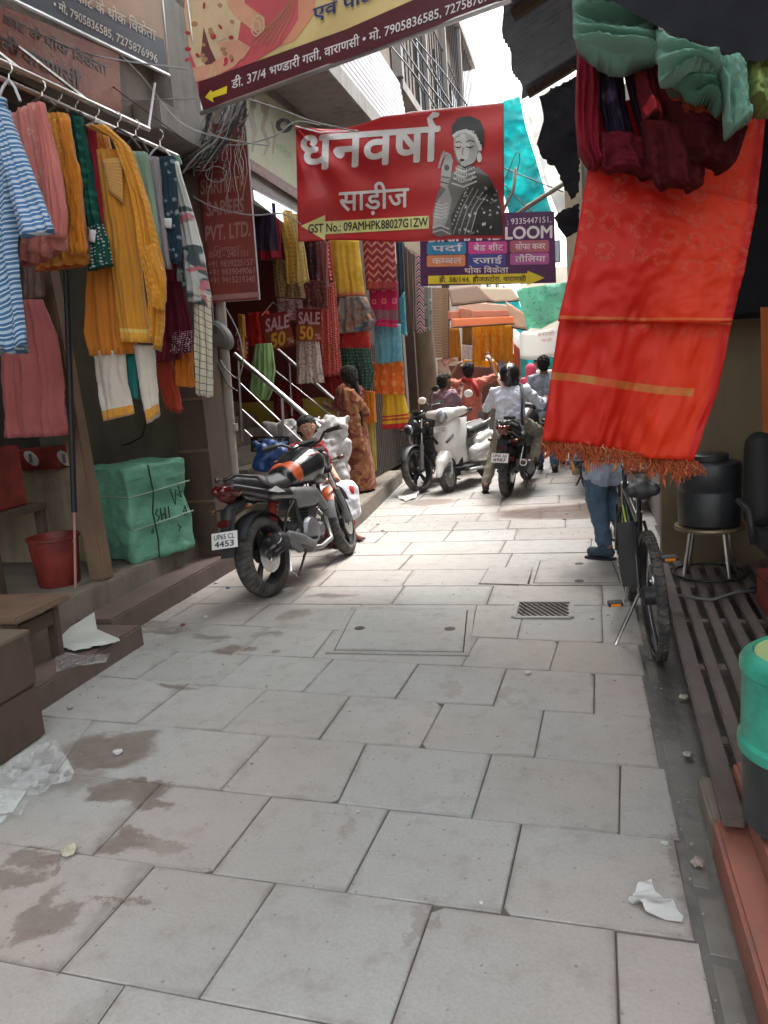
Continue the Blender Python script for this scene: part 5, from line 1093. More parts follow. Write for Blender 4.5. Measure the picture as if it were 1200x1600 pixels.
# far yellow sarees and other cloths
FY = cloth('far_yellow_saree', (.80, .46, .03), 'batik', (.74, .36, .03), (.62, .28, .02), sc=.8, trans=.45)
for i, (x0, x1, y0, y1) in enumerate([(738, 752, 507, 568), (752, 765, 506, 560), (764, 777, 505, 562), (776, 789, 505, 566), (788, 801, 508, 572)]):
    sar('%s of the mustard yellow sarees on the far stall' % ['first', 'second', 'third', 'fourth', 'last'][i], [(x0, y0), (x0, y1)], [(x1 + 1, y0), (x1 + 1, y1)], 14.0 + .05 * i, FY, name='yellow_saree', group='yellow sarees on the far stall', folds=1.3, amp=.10, thick=.14, nu=18, nv=12, rag=2, hem=3)
for (L, R_, Y, c, lb) in [([(702, 512), (702, 560)], [(718, 512), (722, 566)], 13.4, (.45, .2, .03), 'dull ochre saree left of the far yellow sarees'), ([(722, 508), (722, 538)], [(738, 508), (738, 540)], 13.8, (.28, .17, .05), 'olive folded cloths stacked on the far stall'), ([(722, 540), (722, 560)], [(738, 540), (738, 562)], 13.8, (.6, .55, .55), 'white and blue towels on the far stall'),
                          ([(724, 562), (724, 592)], [(776, 564), (778, 592)], 14.3, (.62, .33, .02), 'yellow cloth draped low behind the carried board'), ([(776, 560), (780, 584)], [(790, 562), (792, 590)], 14.2, (.42, .44, .55), 'pale blue shirt hanging behind the rider'), ([(786, 556), (786, 588)], [(804, 552), (802, 590)], 14.4, (.62, .07, .02), 'red orange saree hanging just behind the rider helmet'),
                          ([(802, 535), (804, 590)], [(812, 545), (814, 588)], 15.0, (.45, .16, .1), 'rust and white cloth at the right end of the far stall'), ([(716, 480), (718, 500)], [(740, 484), (738, 502)], 13.6, (.68, .42, .32), 'peach cloth folded under the far awning')]:
    sar(lb, L, R_, Y, cloth('far_%d_%d' % (L[0][0], L[0][1]), sh(c, 1.25), trans=.35), name='stall_cloth', cat='cloth', group='cloths on the far stall', folds=3, amp=.04, thick=.1, nu=12, nv=8)

# ------------------------------------------------------------------ cloths on the right
def silk(name, stripe):
    M_rs = NT(name); tt = M_rs; uvn = tt.sep(tt.uv('unit')); uvm = tt.uv('UVMap')
    base = tt.mix(tt.smooth(uvn[0], .35, .75), (.68, .026, .013), (.80, .052, .009)); base = tt.mix(tt.smooth(uvn[0], .93, .97), base, (.66, .016, .010))
    vr = tt.voro(uvm, 11, rnd=.3); mt = tt.math('MULTIPLY', tt.math('MULTIPLY', tt.math('GREATER_THAN', vr, .22), tt.math('LESS_THAN', vr, .40)), tt.smooth(tt.noise(uvm, 70, 3), .4, .6)); mt = tt.math('MULTIPLY', mt, tt.math('LESS_THAN', uvn[1], .66))
    base = tt.mix(tt.math('MULTIPLY', mt, .45), base, (.62, .16, .10))
    gs = tt.math('MULTIPLY', tt.math('MULTIPLY', tt.math('GREATER_THAN', uvn[1], .800), tt.math('LESS_THAN', uvn[1], .822)), tt.math('LESS_THAN', uvn[0], .86 if stripe else -1))
    base = tt.mix(tt.math('MULTIPLY', gs, tt.math('ADD', .15, tt.math('MULTIPLY', tt.smooth(tt.noise(tt.scale(uvm, (1, .1, 1)), 9, 5), .3, .7), .75))), base, (.55, .33, .08))
    cr = tt.math('MULTIPLY', tt.math('GREATER_THAN', uvn[1], .612 if stripe else .965), tt.math('LESS_THAN', uvn[1], .622 if stripe else .985)); base = tt.mix(tt.math('MULTIPLY', cr, .5), base, (.75, .30, .08))
    wv = tt.n('TexWave', wave_type='BANDS', bands_direction='X'); wv.inputs['Scale'].default_value = 190; tt.put(wv.inputs['Vector'], uvm)
    tt.bump(tt.math('ADD', tt.math('ADD', tt.math('MULTIPLY', wv.outputs[0], .08), tt.math('MULTIPLY', mt, .4)), tt.noise(uvm, 6, 4, .5)), .35, .012)
    tt.fin(base, .5, 0); tr = tt.n('BsdfTranslucent'); tt.put(tr.inputs[0], base); mx = tt.n('MixShader'); mx.inputs[0].default_value = .5; tt.t.links.new(tt.p.outputs[0], mx.inputs[1]); tt.t.links.new(tr.outputs[0], mx.inputs[2]); tt.t.links.new(mx.outputs[0], tt.out.inputs[0]); return M_rs.m
M_rs = silk('red_orange_silk', True); M_rs2 = silk('red_orange_silk_upper', False)
t = thing('red_orange_saree', 'large glossy red orange silk saree with fringe hanging at right in the foreground', 'saree')
LS = [(926, 160), (920, 255), (896, 400), (872, 514), (848, 688)]; RS = [(1200, 150), (1180, 330), (1140, 512), (1122, 610), (1082, 722)]
YS = 2.8
hang('cloth', LS, RS, YS, M_rs, folds=1.1, amp=.045, thick=.015, seed=5, nu=70, nv=80, loose=.25, parent=t, hem=3)
hang('upper_fold', [(921, 250), (897, 396), (872, 503)], [(1183, 320), (1160, 430), (1141, 504)], YS - .05, M_rs2, folds=1.1, amp=.035, thick=.01, seed=5, nu=60, nv=40, loose=.5, parent=t)
M_fr = cloth('orange_fringe', (.36, .075, .022)); M_fr2 = cloth('tan_fringe', (.34, .15, .05)); rn = random.Random(8)
for k in range(40):
    u = (k + rn.uniform(-.4, .4)) / 39; x = lerp(849, 1084, u); y = lerp(686, 720, u) + 3 * math.sin(u * 14); big = rn.random() < .3; L = rn.uniform(30, 60) if big else rn.uniform(14, 34); sway = rn.uniform(-12, 8); Yk = YS + rn.uniform(-.02, .03)
    pts = [W(x + sway * (q / 5) ** 1.5 + 2.5 * math.sin(q * 1.7 + k), y - 3 + L * q / 5, Yk + .012 * math.sin(q + k)) for q in range(6)]
    r_ = rn.uniform(.0045, .0065) if big else rn.uniform(.002, .004); MB().tube(pts, [r_ * .6, r_, r_ * .9, r_ * 1.1, r_ * 1.2, r_ * .5], 6).obj('tassel', rn.choice([M_fr, M_fr, M_fr2]), t, smooth=True)
# loose fine threads as one part
mb = MB()
for k in range(900):
    x = rn.uniform(848, 1090); u = (x - 848) / 236; y = lerp(686, 720, u); s = rn.uniform(-11, 9) + 8 * math.sin(x / 9); L = rn.uniform(8, 26) + 20 * max(0, math.sin(x / 7.3)) * rn.random()
    mb.tube([W(x + s * (q / 4) ** 1.3 + 2 * math.sin(q * 2 + k), y + L * q / 4, YS + rn.uniform(-.02, .02)) for q in range(5)], .0013, 3)
mb.obj('loose_threads', M_fr, t, kind='stuff'); settle(t)
# maroon folded sarees hung above it
mm = [((.30, .01, .03), 'crimson saree fold at the left of the maroon bunch', [(902, 70), (898, 180), (903, 240), (918, 262)], [(936, 72), (938, 150), (938, 236), (944, 258)], 2.70),
      ((.03, .02, .045), 'black and navy saree fold inside the maroon bunch', [(934, 78), (936, 160), (950, 232)], [(972, 84), (978, 160), (996, 236)], 2.72),
      ((.16, .008, .02), 'deep red saree fold hanging centrally in the maroon bunch', [(938, 210), (940, 262)], [(1012, 220), (1030, 276)], 2.66),
      ((.035, .012, .025), 'almost black saree fold in the middle of the bunch', [(966, 84), (985, 160), (1008, 240)], [(1000, 96), (1010, 170), (1040, 250)], 2.7),
      ((.24, .02, .03), 'red patterned saree fold under the mint cloth', [(990, 92), (994, 150), (1004, 186)], [(1030, 100), (1040, 150), (1062, 190)], 2.64),
      ((.11, .008, .012), 'dark maroon saree roll at the bottom of the bunch', [(1000, 190), (1010, 250), (1022, 288)], [(1100, 215), (1102, 262), (1098, 292)], 2.60),
      ((.08, .006, .010), 'blackish maroon saree fold at the right of the bunch', [(1040, 160), (1054, 230), (1070, 252)], [(1168, 200), (1150, 252), (1140, 264)], 2.58),
      ((.30, .05, .02), 'thin orange red edge peeping under the mint cloth', [(1060, 156), (1066, 176)], [(1140, 186), (1146, 200)], 2.55)]
for i, (c, lb, L, R_, Y) in enumerate(mm):
    sar(lb, L, R_, Y, cloth('bunch_%d' % i, sh(c, .6), 'print' if i in (1, 4) else None, sh(c, 2.2), sh(c, .6), sc=.5), name='maroon_saree', group='dark red sarees bunched above the red orange saree', folds=1.6, amp=.035, thick=.12, hem=3)
M_mint = cloth('mint_muslin', (.22, .46, .36), r=.8, trans=.3)
mint = [('pale mint cloth roll at the top left of the green drapes', [(894, -30), (894, 10), (895, 30)], [(1000, -20), (1012, 30), (1030, 52)], 2.5),
        ('mint cloth swag hanging above the crimson saree fold', [(895, 26), (895, 52), (900, 72)], [(1026, 38), (1034, 74), (1026, 102)], 2.45),
        ('large mint cloth loop right of the swag, over maroon sarees', [(1024, 44), (1026, 90), (1032, 120)], [(1120, 76), (1130, 110), (1122, 122)], 2.38),
        ('sea green cloth lining sagging below the mint loop', [(1030, 104), (1060, 140), (1088, 160)], [(1120, 100), (1128, 140), (1124, 176)], 2.46),
        ('mint cloth tail dangling at the right of the green drapes', [(1110, 90), (1128, 140), (1136, 196)], [(1160, 100), (1166, 140), (1168, 200)], 2.4),
        ('yellow green cloth end at the extreme right edge', [(1150, 110), (1160, 170)], [(1215, 60), (1215, 172)], 2.5)]
for i, (lb, L, R_, Y) in enumerate(mint):
    sar(lb, L, R_, Y, M_mint if i < 5 and i != 3 else cloth('mint_%d' % i, (.10, .30, .2) if i == 3 else (.3, .42, .12), trans=.3), name='mint_drape', cat='cloth', group='mint green drapes at the top right', folds=.8, amp=.055, thick=.16, hem=5, swag=2.2 if i < 4 else 0, sag=26 if i in (1, 2) else 6)
sheetpoly('black_curtain', [(1146, 190), (1240, 180), (1240, 480), (1040, 505), (1080, 360)], 5.2, M_tarpb, 'black cloth curtain in the dark right shop above the olive wall', 'curtain', seed=21, res=14)
sheetpoly('orange_curtain_edge', [(1188, 480), (1240, 480), (1240, 700), (1192, 690)], 4.6, cloth('dark_orange_cloth', (.35, .09, .02)), 'dim orange cloth at the right edge above the black chair', 'cloth', seed=22, res=14)
t = thing('chalk_sign', 'dark lintel board with faint written digits above the olive wall', 'signboard'); panel('board', [(1100, 462), (1240, 456), (1240, 496), (1100, 500)], 5.4, M_dark, .03, 1, 1, t); text('974 ओ', (1140, 488), (1192, 486), 22, 5.4, flex('dim_tan_print', (.16, .11, .07)), t, off=.01); settle(t)
# ------------------------------------------------------------------ vehicles
def tyre_mat():
    t = NT('dusty_tyre_rubber'); oc = t.ocoord(); x, y, z = t.sep(oc)
    a = t.math('DIVIDE', t.math('ARCTAN2', z, x), 2 * PI); k = t.math('FRACT', t.math('ADD', t.math('MULTIPLY', a, 44), t.math('MULTIPLY', t.math('ABSOLUTE', y), 9)))
    g = t.math('LESS_THAN', k, .2); n_ = t.noise(oc, 14, 5)
    col = t.mix(t.smooth(n_, .35, .7), (.035, .033, .032), (.10, .088, .078)); col = t.mix(t.math('MULTIPLY', g, .6), col, (.015, .014, .014)); t.bump(t.math('SUBTRACT', 1, g), .7, .006); return t.fin(col, .85)
M_tyre = tyre_mat(); M_alloy = mat('dark_alloy', (.05, .05, .055), .4, .6); M_grey = grime('dusty_grey_plastic', (.16, .16, .165), (.08, .07, .06), r=.5, amt=.5)
M_chrome = mat('worn_chrome', (.6, .6, .6), .22, 1, v=.15, b=.03); M_gloss = mat('black_gloss_paint', (.012, .012, .014), .3, 0, v=.3, b=0, Coat_Weight=.35)
M_mblk = mat('matt_black_plastic', (.022, .022, .024), .55); M_eng = grime('dusty_engine_metal', (.26, .26, .27), (.12, .10, .08), r=.45, m=.7, amt=.6)
M_orange = mat('orange_paint', (.50, .085, .02), .45, 0, b=0, Coat_Weight=.15); M_tail = mat('red_tail_lens', (.075, .005, .005), .15, 0, v=.2, b=0, Coat_Weight=.6); M_plate = flex('white_plate', (.68, .68, .66)); M_seat = grime('black_seat_vinyl', (.03, .03, .032), (.07, .065, .06), r=.5, amt=.4)
M_glassd = mat('dark_visor', (.03, .035, .04), .1, 0, b=0, Coat_Weight=1)
def wheel(root, c, r, w, spokes=5, Mx=None, rimc=None, disc=True, knob=0):
    prof = []; rim_r = r - w * .62
    for k in range(15):
        a = R(-118 + 236 * k / 14); prof.append((r - w * .5 + math.cos(a) * w * .5, math.sin(a) * w * .5))
    mb = MB().lathe(prof, (0, 0, 0), (0, 1, 0), n=48)
    mb = MB(); mb.lathe(prof + [(rim_r, w * .36), (rim_r, -w * .36)], (0, 0, 0), (0, 1, 0), n=48, closed=True)
    if knob:
        for i in range(knob):
            for s in (-1, 0, 1):
                a = 2 * PI * (i + .5 * (s == 0)) / knob; yy = s * w * .3; rr = r - (.0 if s == 0 else w * .11)
                mb.box(None, (.016, .012, .012), M=Matrix.Rotation(-a, 4, 'Y') @ Matrix.Translation((0, yy, rr)) @ Matrix.Rotation(s * .5, 4, 'X'))
    T = Matrix.Translation(c); T = (Mx @ T) if Mx else T
    o = mb.obj('wheel', M_tyre, root, smooth=not knob, auto=None); o.matrix_local = T
    if knob: smooth_by_angle(o.data, 30)
    rm = MB(); rim = [(rim_r + .012, w * .36), (rim_r - .004, w * .30), (rim_r - .018, w * .22), (rim_r - .018, -w * .22), (rim_r - .004, -w * .30), (rim_r + .012, -w * .36)]
    rm.lathe(rim, (0, 0, 0), (0, 1, 0), n=40, closed=True); rm.obj('rim', rimc or M_alloy, o, auto=35)
    hb = MB().lathe([(.035, -.06), (.05, -.045), (.05, .045), (.035, .06)], (0, 0, 0), (0, 1, 0), n=18); hb.obj('hub', rimc or M_alloy, o, auto=35)
    for i in range(spokes):
        a = 2 * PI * i / spokes + .3
        if spokes < 12:
            sp = MB()
            for d in (-.10, .10): sp.bar(Vector((math.cos(a) * .04, 0, math.sin(a) * .04)), Vector((math.cos(a + d) * (rim_r - .008), 0, math.sin(a + d) * (rim_r - .008))), .028, .018, up=(0, 1, 0))
            sp.obj('spoke', rimc or M_alloy, o)
        else: MB().tube([(math.cos(a) * .03, (-1) ** i * .03, math.sin(a) * .03), (math.cos(a + (-1) ** (i // 2) * .2) * (rim_r - .012), 0, math.sin(a + (-1) ** (i // 2) * .2) * (rim_r - .012))], .0013, 3).obj('spoke', M_chrome, o)
    if disc: MB().lathe([(.045, -.068), (.13, -.068), (.13, -.063), (.045, -.063)], (0, 0, 0), (0, 1, 0), n=28, closed=True).obj('brake_disc', M_chrome, o, auto=35)
    return o
def ltext(s, M, size, m_, parent, wd_=None, name='plate_lettering', bold=.02):
    V, Fc, wd = compose(s); k = (wd_ / wd if wd_ else size); vs, fs = [], []
    for j, (ox, oy) in enumerate([(0, 0), (1, 0), (-1, 0), (0, 1), (0, -1)]):
        c = len(vs); vs += [M @ Vector(((x - wd / 2 + ox * bold) * k, (y + oy * bold) * size, .0015 + j * .0002)) for x, y in V]; fs += [tuple(c + q for q in f) for f in Fc]
    me = bpy.data.meshes.new(name); me.from_pydata([tuple(v) for v in vs], [], fs); me.materials.append(m_); return link(name, me, parent)
def motorcycle(label, cfg, group=None):
    t = thing('motorcycle', label, 'motorcycle', group); g = cfg.get; wb = 1.29
    tank, band, cowl, fend = g('tank', M_gloss), g('band'), g('cowl', M_gloss), g('fend', M_mblk)
    wheel(t, (0, 0, .31), .31, g('rw', .125), 5)
    ax = Vector((wb, 0, .30)); top = Vector((wb - .27, 0, .98)); axis = (top - ax).normalized(); piv = Vector((wb - .24, 0, .92))
    S = Matrix.Translation(piv) @ Matrix.Rotation(g('steer', 0), 4, axis) @ Matrix.Translation(-piv)
    wheel(t, ax, .30, g('fw', .095), 5, Mx=S)
    for s in (-1, 1):
        MB().tube([ax + Vector((0, s * .085, -.01)), ax.lerp(top, .45) + Vector((0, s * .085, 0))], .027, 12).xf(S).obj('fork_leg', M_grey, t, auto=40)
        MB().tube([ax.lerp(top, .42) + Vector((0, s * .085, 0)), top + Vector((0, s * .085, 0))], .019, 12).xf(S).obj('fork_tube', M_chrome, t, auto=40)
    for k in (.72, .98): p = ax.lerp(top, k); MB().box(p, (.09, .24, .035), ry=R(-20)).xf(S).obj('fork_yoke', M_mblk, t, bevel=.008)
    # front fender: curved shell
    rows = []
    for i in range(15):
        a = R(165 - i * 9.5) if not g('longfend') else R(185 - i * 11); rr = .335 + .02 * math.sin(i / 14 * PI)
        rows.append([ax + Vector((math.cos(a) * (rr - .03 * abs(q) ** 2), q * .068, math.sin(a) * (rr - .03 * abs(q) ** 2))) for q in (-1, -.85, -.5, 0, .5, .85, 1)])
    n0 = len(rows); inner = [[p + (ax - p).normalized() * .006 for p in r_] for r_ in rows]
    mb = MB().grid(rows); mb.grid(inner); mb.xf(S).obj('front_fender', fend, t, smooth=True)
    if band: mb = MB().grid([[p + (p - ax).normalized() * .003 for p in r_] for r_ in rows[3:7]]); mb.xf(S).obj('fender_stripe', band, t, smooth=True)
    # handlebar
    hb = top + Vector((-.02, 0, .03)); w_ = g('bar', .37)
    MB().tube([hb + Vector((-.12, w_, .09)), hb + Vector((-.06, w_ * .6, .09)), hb + Vector((0, .12, .03)), hb, hb + Vector((0, -.12, .03)), hb + Vector((-.06, -w_ * .6, .09)), hb + Vector((-.12, -w_, .09))], .012, 10).xf(S).obj('handlebar', M_mblk, t, auto=40)
    for s in (-1, 1):
        MB().tube([hb + Vector((-.13, s * (w_ + .02), .09)), hb + Vector((-.085, s * (w_ - .1), .09))], .019, 12).xf(S).obj('grip', M_mblk, t, auto=40)
        MB().tube([hb + Vector((-.03, s * (w_ - .12), .085)), hb + Vector((.02, s * (w_ - .08), .08)), hb + Vector((-.04, s * (w_ + .02), .075))], .006, 6).xf(S).obj('lever', M_chrome, t)
        if g('mirrors'):
            m0 = hb + Vector((-.06, s * (w_ - .14), .1)); MB().tube([m0, m0 + Vector((.03, s * .04, .09)), m0 + Vector((0, s * .1, .16))], .006, 6).xf(S).obj('mirror_stalk', M_mblk, t)
            c = m0 + Vector((0, s * .13, .17)); MB().ball(c, .055, 12, (.35, 1.2, .75)).xf(S).obj('mirror', M_mblk, t, smooth=True)
        ii = top + Vector((.08, s * .12, -.12)); MB().tube([ii, ii + Vector((.02, s * .07, 0))], .008, 6).xf(S).obj('indicator_stalk', M_mblk, t); MB().ball(ii + Vector((.02, s * .10, 0)), .028, 10, (1.1, 1.3, .8)).xf(S).obj('indicator', mat('smoked_amber_lens', (.10, .04, .015), .25, 0, b=0), t, smooth=True)
    # headlamp with small visor
    hl = Vector((wb - .10, 0, .86)); blob([((wb - .13, 0, .86), .10, (wb - .07, 0, .84), .085), ((wb - .12, .05, .90), .06, (wb - .12, -.05, .90), .06)], .012, M_mblk if not g('white_mask') else M_grey, 'headlamp_shell', t).data.transform(S)
    MB().lathe([(.0, .0), (.078, .0), (.07, .02), (0, .032)], hl + Vector((.068, 0, -.018)), (1, 0, -.15), n=20).xf(S).obj('headlamp_lens', mat('lamp_glass', (.35, .37, .4), .12, .3, b=0), t, smooth=True)
    rows = [[Vector((wb - .03 - .10 * v, q * (.10 - .03 * v), .90 + .16 * v - .04 * q * q)) for q in (-1, -.6, -.2, .2, .6, 1)] for v in (0, .33, .66, 1)]
    if g('visor', True): mb = MB().grid(rows); mb.grid([[p + Vector((-.005, 0, 0)) for p in r_] for r_ in rows]); mb.xf(S).obj('visor', M_glassd, t, smooth=True)
    MB().box(hb + Vector((.05, 0, .04)), (.07, .16, .05), ry=R(-30)).xf(S).obj('instrument_panel', M_mblk, t, bevel=.01)
    # body
    blob([((.50, .035, .82), .10, (.82, .065, .88), .15), ((.50, -.035, .82), .10, (.82, -.065, .88), .15), ((.82, 0, .89), .155, (.96, 0, .86), .09), ((.80, .11, .78), .07, (.90, .12, .74), .045), ((.80, -.11, .78), .07, (.90, -.12, .74), .045)], .011, tank, 'fuel_tank', t, it=6)
    if band:
        blob([((.52, .04, .826), .101, (.575, .045, .838), .113), ((.52, -.04, .826), .101, (.575, -.045, .838), .113)], .010, band, 'tank_panel', t, it=5)
        for s in (-1, 1): MB().tube([(.68, s * .16, .96), (.82, s * .185, .96), (.95, s * .12, .91)], [.003, .008, .003], 8).obj('tank_stripe', band, t, smooth=True)
    MB().lathe([(.035, 0), (.035, .012), (.028, .018)], (.80, 0, 1.04), n=16).obj('fuel_cap', M_chrome, t, auto=40)
    for s in (-1, 1):
        blob([((.42, s * .10, .70), .055, (.70, s * .13, .66), .05), ((.70, s * .13, .66), .05, (.82, s * .14, .52), .035), ((.46, s * .09, .62), .05, (.68, s * .12, .60), .05)], .011, M_grey, 'side_panel', t, it=5)
        blob([((.16, s * .085, .73), .05, (-.26, s * .055, .86), .04), ((.40, s * .09, .70), .05, (.10, s * .09, .75), .05)], .010, cowl, 'tail_panel', t, it=5)
        MB().tube([(.12, s * .12, .80), (-.05, s * .135, .90), (-.22, s * .09, .945), (-.30, s * .03, .93)], .012, 8).obj('grab_rail', cowl, t, smooth=True)
        MB().prism([(.28, s * .137, .735), (.16, s * .141, .80), (.20, s * .141, .78), (.06, s * .143, .775), (.18, s * .142, .745)], (0, s * .004, 0)).obj('tail_graphic', M_wht, t)
    blob([((.46, 0, .80), .085, (.20, 0, .80), .085), ((.44, .05, .79), .06, (.2, .05, .79), .06), ((.44, -.05, .79), .06, (.2, -.05, .79), .06), ((.16, 0, .83), .08, (-.18, 0, .89), .06), ((.14, .04, .82), .06, (-.1, .03, .88), .05), ((.14, -.04, .82), .06, (-.1, -.03, .88), .05)], .011, M_seat, 'seat', t, it=5)
    blob([((-.22, .045, .84), .055, (-.33, .03, .86), .04), ((-.22, -.045, .84), .055, (-.33, -.03, .86), .04), ((-.24, 0, .80), .05, (-.31, 0, .82), .045)], .009, M_tail, 'tail_light', t, it=4)
    # rear fender, plate carrier
    MB().tube([(-.12, 0, .74), (-.28, 0, .70), (-.36, 0, .58)], [.06, .05, .035], 10).obj('plate_carrier', M_mblk, t, smooth=True)
    MB().prism([(-.30, -.06, .72), (-.30, .06, .72), (-.42, .055, .40), (-.42, -.055, .40)], (.012, 0, .006)).obj('mud_flap', M_mblk, t)
    MB().box((-.375, 0, .635), (.03, .09, .045), ry=R(15)).obj('reflector', M_tail, t, bevel=.006)
    pm = Matrix.Translation((-.405, 0, .525)) @ Matrix.Rotation(R(-90), 4, 'Z') @ Matrix.Rotation(R(90 - 18), 4, 'X'); pw, ph = g('plate', (.20, .10))
    MB().box(None, (pw, ph, .004), M=pm).obj('number_plate', M_plate, t)
    l1, l2 = g('plate_text', ('UP65 AC', '4453')); pc = [c for c in t.children if c.name.startswith('number_plate')][0]
    ltext(l1, pm @ Matrix.Translation((0, ph * .08, .002)), ph * .42, M_blk, pc, pw * .82); ltext(l2, pm @ Matrix.Translation((0, -ph * .38, .002)), ph * .5, M_blk, pc, pw * .78)
    for s in (-1, 1): MB().tube([(-.24, s * .06, .72), (-.26, s * .13, .72)], .007, 6).obj('indicator_stalk', M_mblk, t); MB().ball((-.26, s * .155, .72), .026, 10, (1, 1.3, .8)).obj('indicator', mat('smoked_amber_lens', (.10, .04, .015), .25, 0, b=0), t, smooth=True)
    rows = []
    for i in range(12):
        a = R(20 + i * 11.5); rows.append([Vector((math.cos(a) * (.345 - .02 * q * q), q * .075, .31 + math.sin(a) * (.345 - .02 * q * q))) for q in (-1, -.6, 0, .6, 1)])
    mb = MB().grid(rows); mb.grid([[p * .985 + Vector((0, 0, .005)) for p in r_] for r_ in rows]); mb.obj('rear_hugger', M_mblk, t, smooth=True)
    # chassis and engine
    for s in (-1, 1):
        MB().tube([(0, s * .11, .31), (.30, s * .12, .36), (.44, s * .09, .42)], .024, 8).obj('swing_arm', M_mblk, t, auto=40)
        MB().tube([(.44, s * .11, .40), (.42, s * .11, .66), (.70, s * .09, .78), (1.0, s * .03, .90)], .02, 8).obj('frame_tube', M_mblk, t, auto=40)
        MB().tube([(1.0, s * .02, .84), (.93, s * .06, .50), (.80, s * .08, .28), (.50, s * .09, .27)], .016, 8).obj('down_tube', M_mblk, t, auto=40)
        MB().cyl((.42, s * .16, .33), (.42, s * .25, .33), .014, n=8).obj('foot_peg', M_mblk, t); MB().cyl((.12, s * .15, .42), (.12, s * .22, .42), .012, n=8).obj('pillion_peg', M_mblk, t)
        MB().tube([(.12, s * .13, .42), (.26, s * .13, .58), (.40, s * .12, .64)], .010, 6).obj('peg_bracket', M_chrome, t)
    MB().tube([(.18, 0, .42), (.30, 0, .68)], .04, 10).obj('rear_shock', mat('red_spring', (.25, .03, .02), .4), t)
    for i in range(7): MB().lathe([(.036, 0), (.046, .006), (.036, .012)], (.19 + i * .016, 0, .44 + i * .033), (.12, 0, .26), n=12).obj('shock_coil', M_chrome, t)
    MB().bx(.46, .80, -.10, .10, .27, .46).obj('crankcase', M_eng, t, bevel=.03)
    for s in (-1, 1): MB().lathe([(.11, 0), (.115, .02), (.10, .05), (.06, .06)], (.56, s * .10, .37), (0, s, 0), n=22).obj('engine_cover', M_eng, t, auto=35); MB().lathe([(.06, 0), (.06, .025), (.04, .04)], (.72, s * .10, .35), (0, s, 0), n=18).obj('clutch_cover', M_eng, t, auto=35)
    for i in range(8): MB().box((.70 + i * .008, 0, .47 + i * .024), (.20, .19, .009), ry=R(-12)).obj('cooling_fin', M_eng, t)
    MB().box((.72, 0, .55), (.13, .13, .24), ry=R(-12)).obj('cylinder_block', M_mblk, t, bevel=.01)
    MB().tube([(.84, -.03, .52), (.92, -.07, .40), (.84, -.13, .24), (.60, -.16, .22), (.42, -.17, .25)], .020, 10).obj('exhaust_pipe', M_eng, t, smooth=True)
    blob([((.38, -.18, .27), .045, (.20, -.20, .34), .062), ((.20, -.20, .34), .062, (-.06, -.21, .43), .055)], .010, M_mblk, 'muffler', t, it=4)
    blob([((.36, -.235, .29), .030, (.18, -.255, .37), .040), ((.18, -.255, .37), .04, (.02, -.255, .44), .030), ((.14, -.24, .30), .03, (.02, -.24, .40), .03)], .009, M_grey, 'muffler_shield', t, it=3)
    MB().cyl((-.06, -.21, .43), (-.10, -.21, .445), .045, n=16).obj('muffler_tip', M_chrome, t, auto=40)
    MB().tube([(.30, -.22, .30), (.10, -.20, .10), (.02, -.20, .17), (.06, -.20, .30)], .010, 6).obj('saree_guard', M_chrome, t)
    MB().tube([(.40, -.16, .33), (.30, -.19, .24), (.24, -.2, .22)], .012, 6).obj('brake_pedal', M_chrome, t)
    MB().bx(.02, .40, .125, .15, .33, .44).obj('chain_guard', M_mblk, t, bevel=.008)
    if g('stand', True): MB().tube([(.46, .10, .27), (.42, .25, .03), (.36, .27, .012)], .012, 8).obj('side_stand', M_mblk, t)
    MB().tube([(.98, .05, .93), (1.05, .10, .80), (.95, .08, .60), (.72, .08, .50)], .006, 6).obj('clutch_cable', M_mblk, t); MB().tube([(1.0, -.05, 1.0), (1.12, -.10, .92), (1.10, -.08, .70), (1.24, -.09, .42)], .006, 6).obj('brake_hose', M_mblk, t)
    return t
def place(t, p, head, lean=0):
    t.location = (p[0], p[1], p[2] if len(p) > 2 else 0); t.rotation_euler = (lean, 0, head); return t
a, c = WZ(425, 931), WZ(541, 867)
mc1 = motorcycle('black and orange motorcycle leaning on its stand beside the dark pillar, nearest the camera', dict(band=M_orange, steer=R(14), plate_text=('UP65 CL', '4453'), fend=M_grey, rw=.135, fw=.105, mirrors=False, plate=(.22, .115), bar=.33, visor=False))
place(mc1, (a.x, a.y), math.atan2(c.y - a.y, c.x - a.x), R(-8))
mc2 = motorcycle('black motorcycle parked facing the camera, between ribbed shutter and white scooter', dict(steer=R(-18), mirrors=True, plate_text=('UP65', '2716'), fend=M_mblk))
p = WZ(657, 770); hd = R(-98); place(mc2, (p.x - 1.29 * math.cos(hd), p.y - 1.29 * math.sin(hd)), hd, R(5))
mc3 = motorcycle('black motorcycle ridden away by the helmeted man in white shirt', dict(plate_text=('UP65 AS', '4987'), stand=False, longfend=True, mirrors=False, cowl=M_gloss, plate=(.20, .11), rw=.10, fw=.08, steer=R(-10)))
p = WZ(792, 776); hd = R(82); place(mc3, (p.x, p.y), hd, R(4))
mc4 = dup(mc2, label='black motorcycle mostly hidden behind the red orange saree and the walking man'); p = WZ(920, 767); place(mc4, (p.x + .03, p.y + .02), R(80), R(-6))

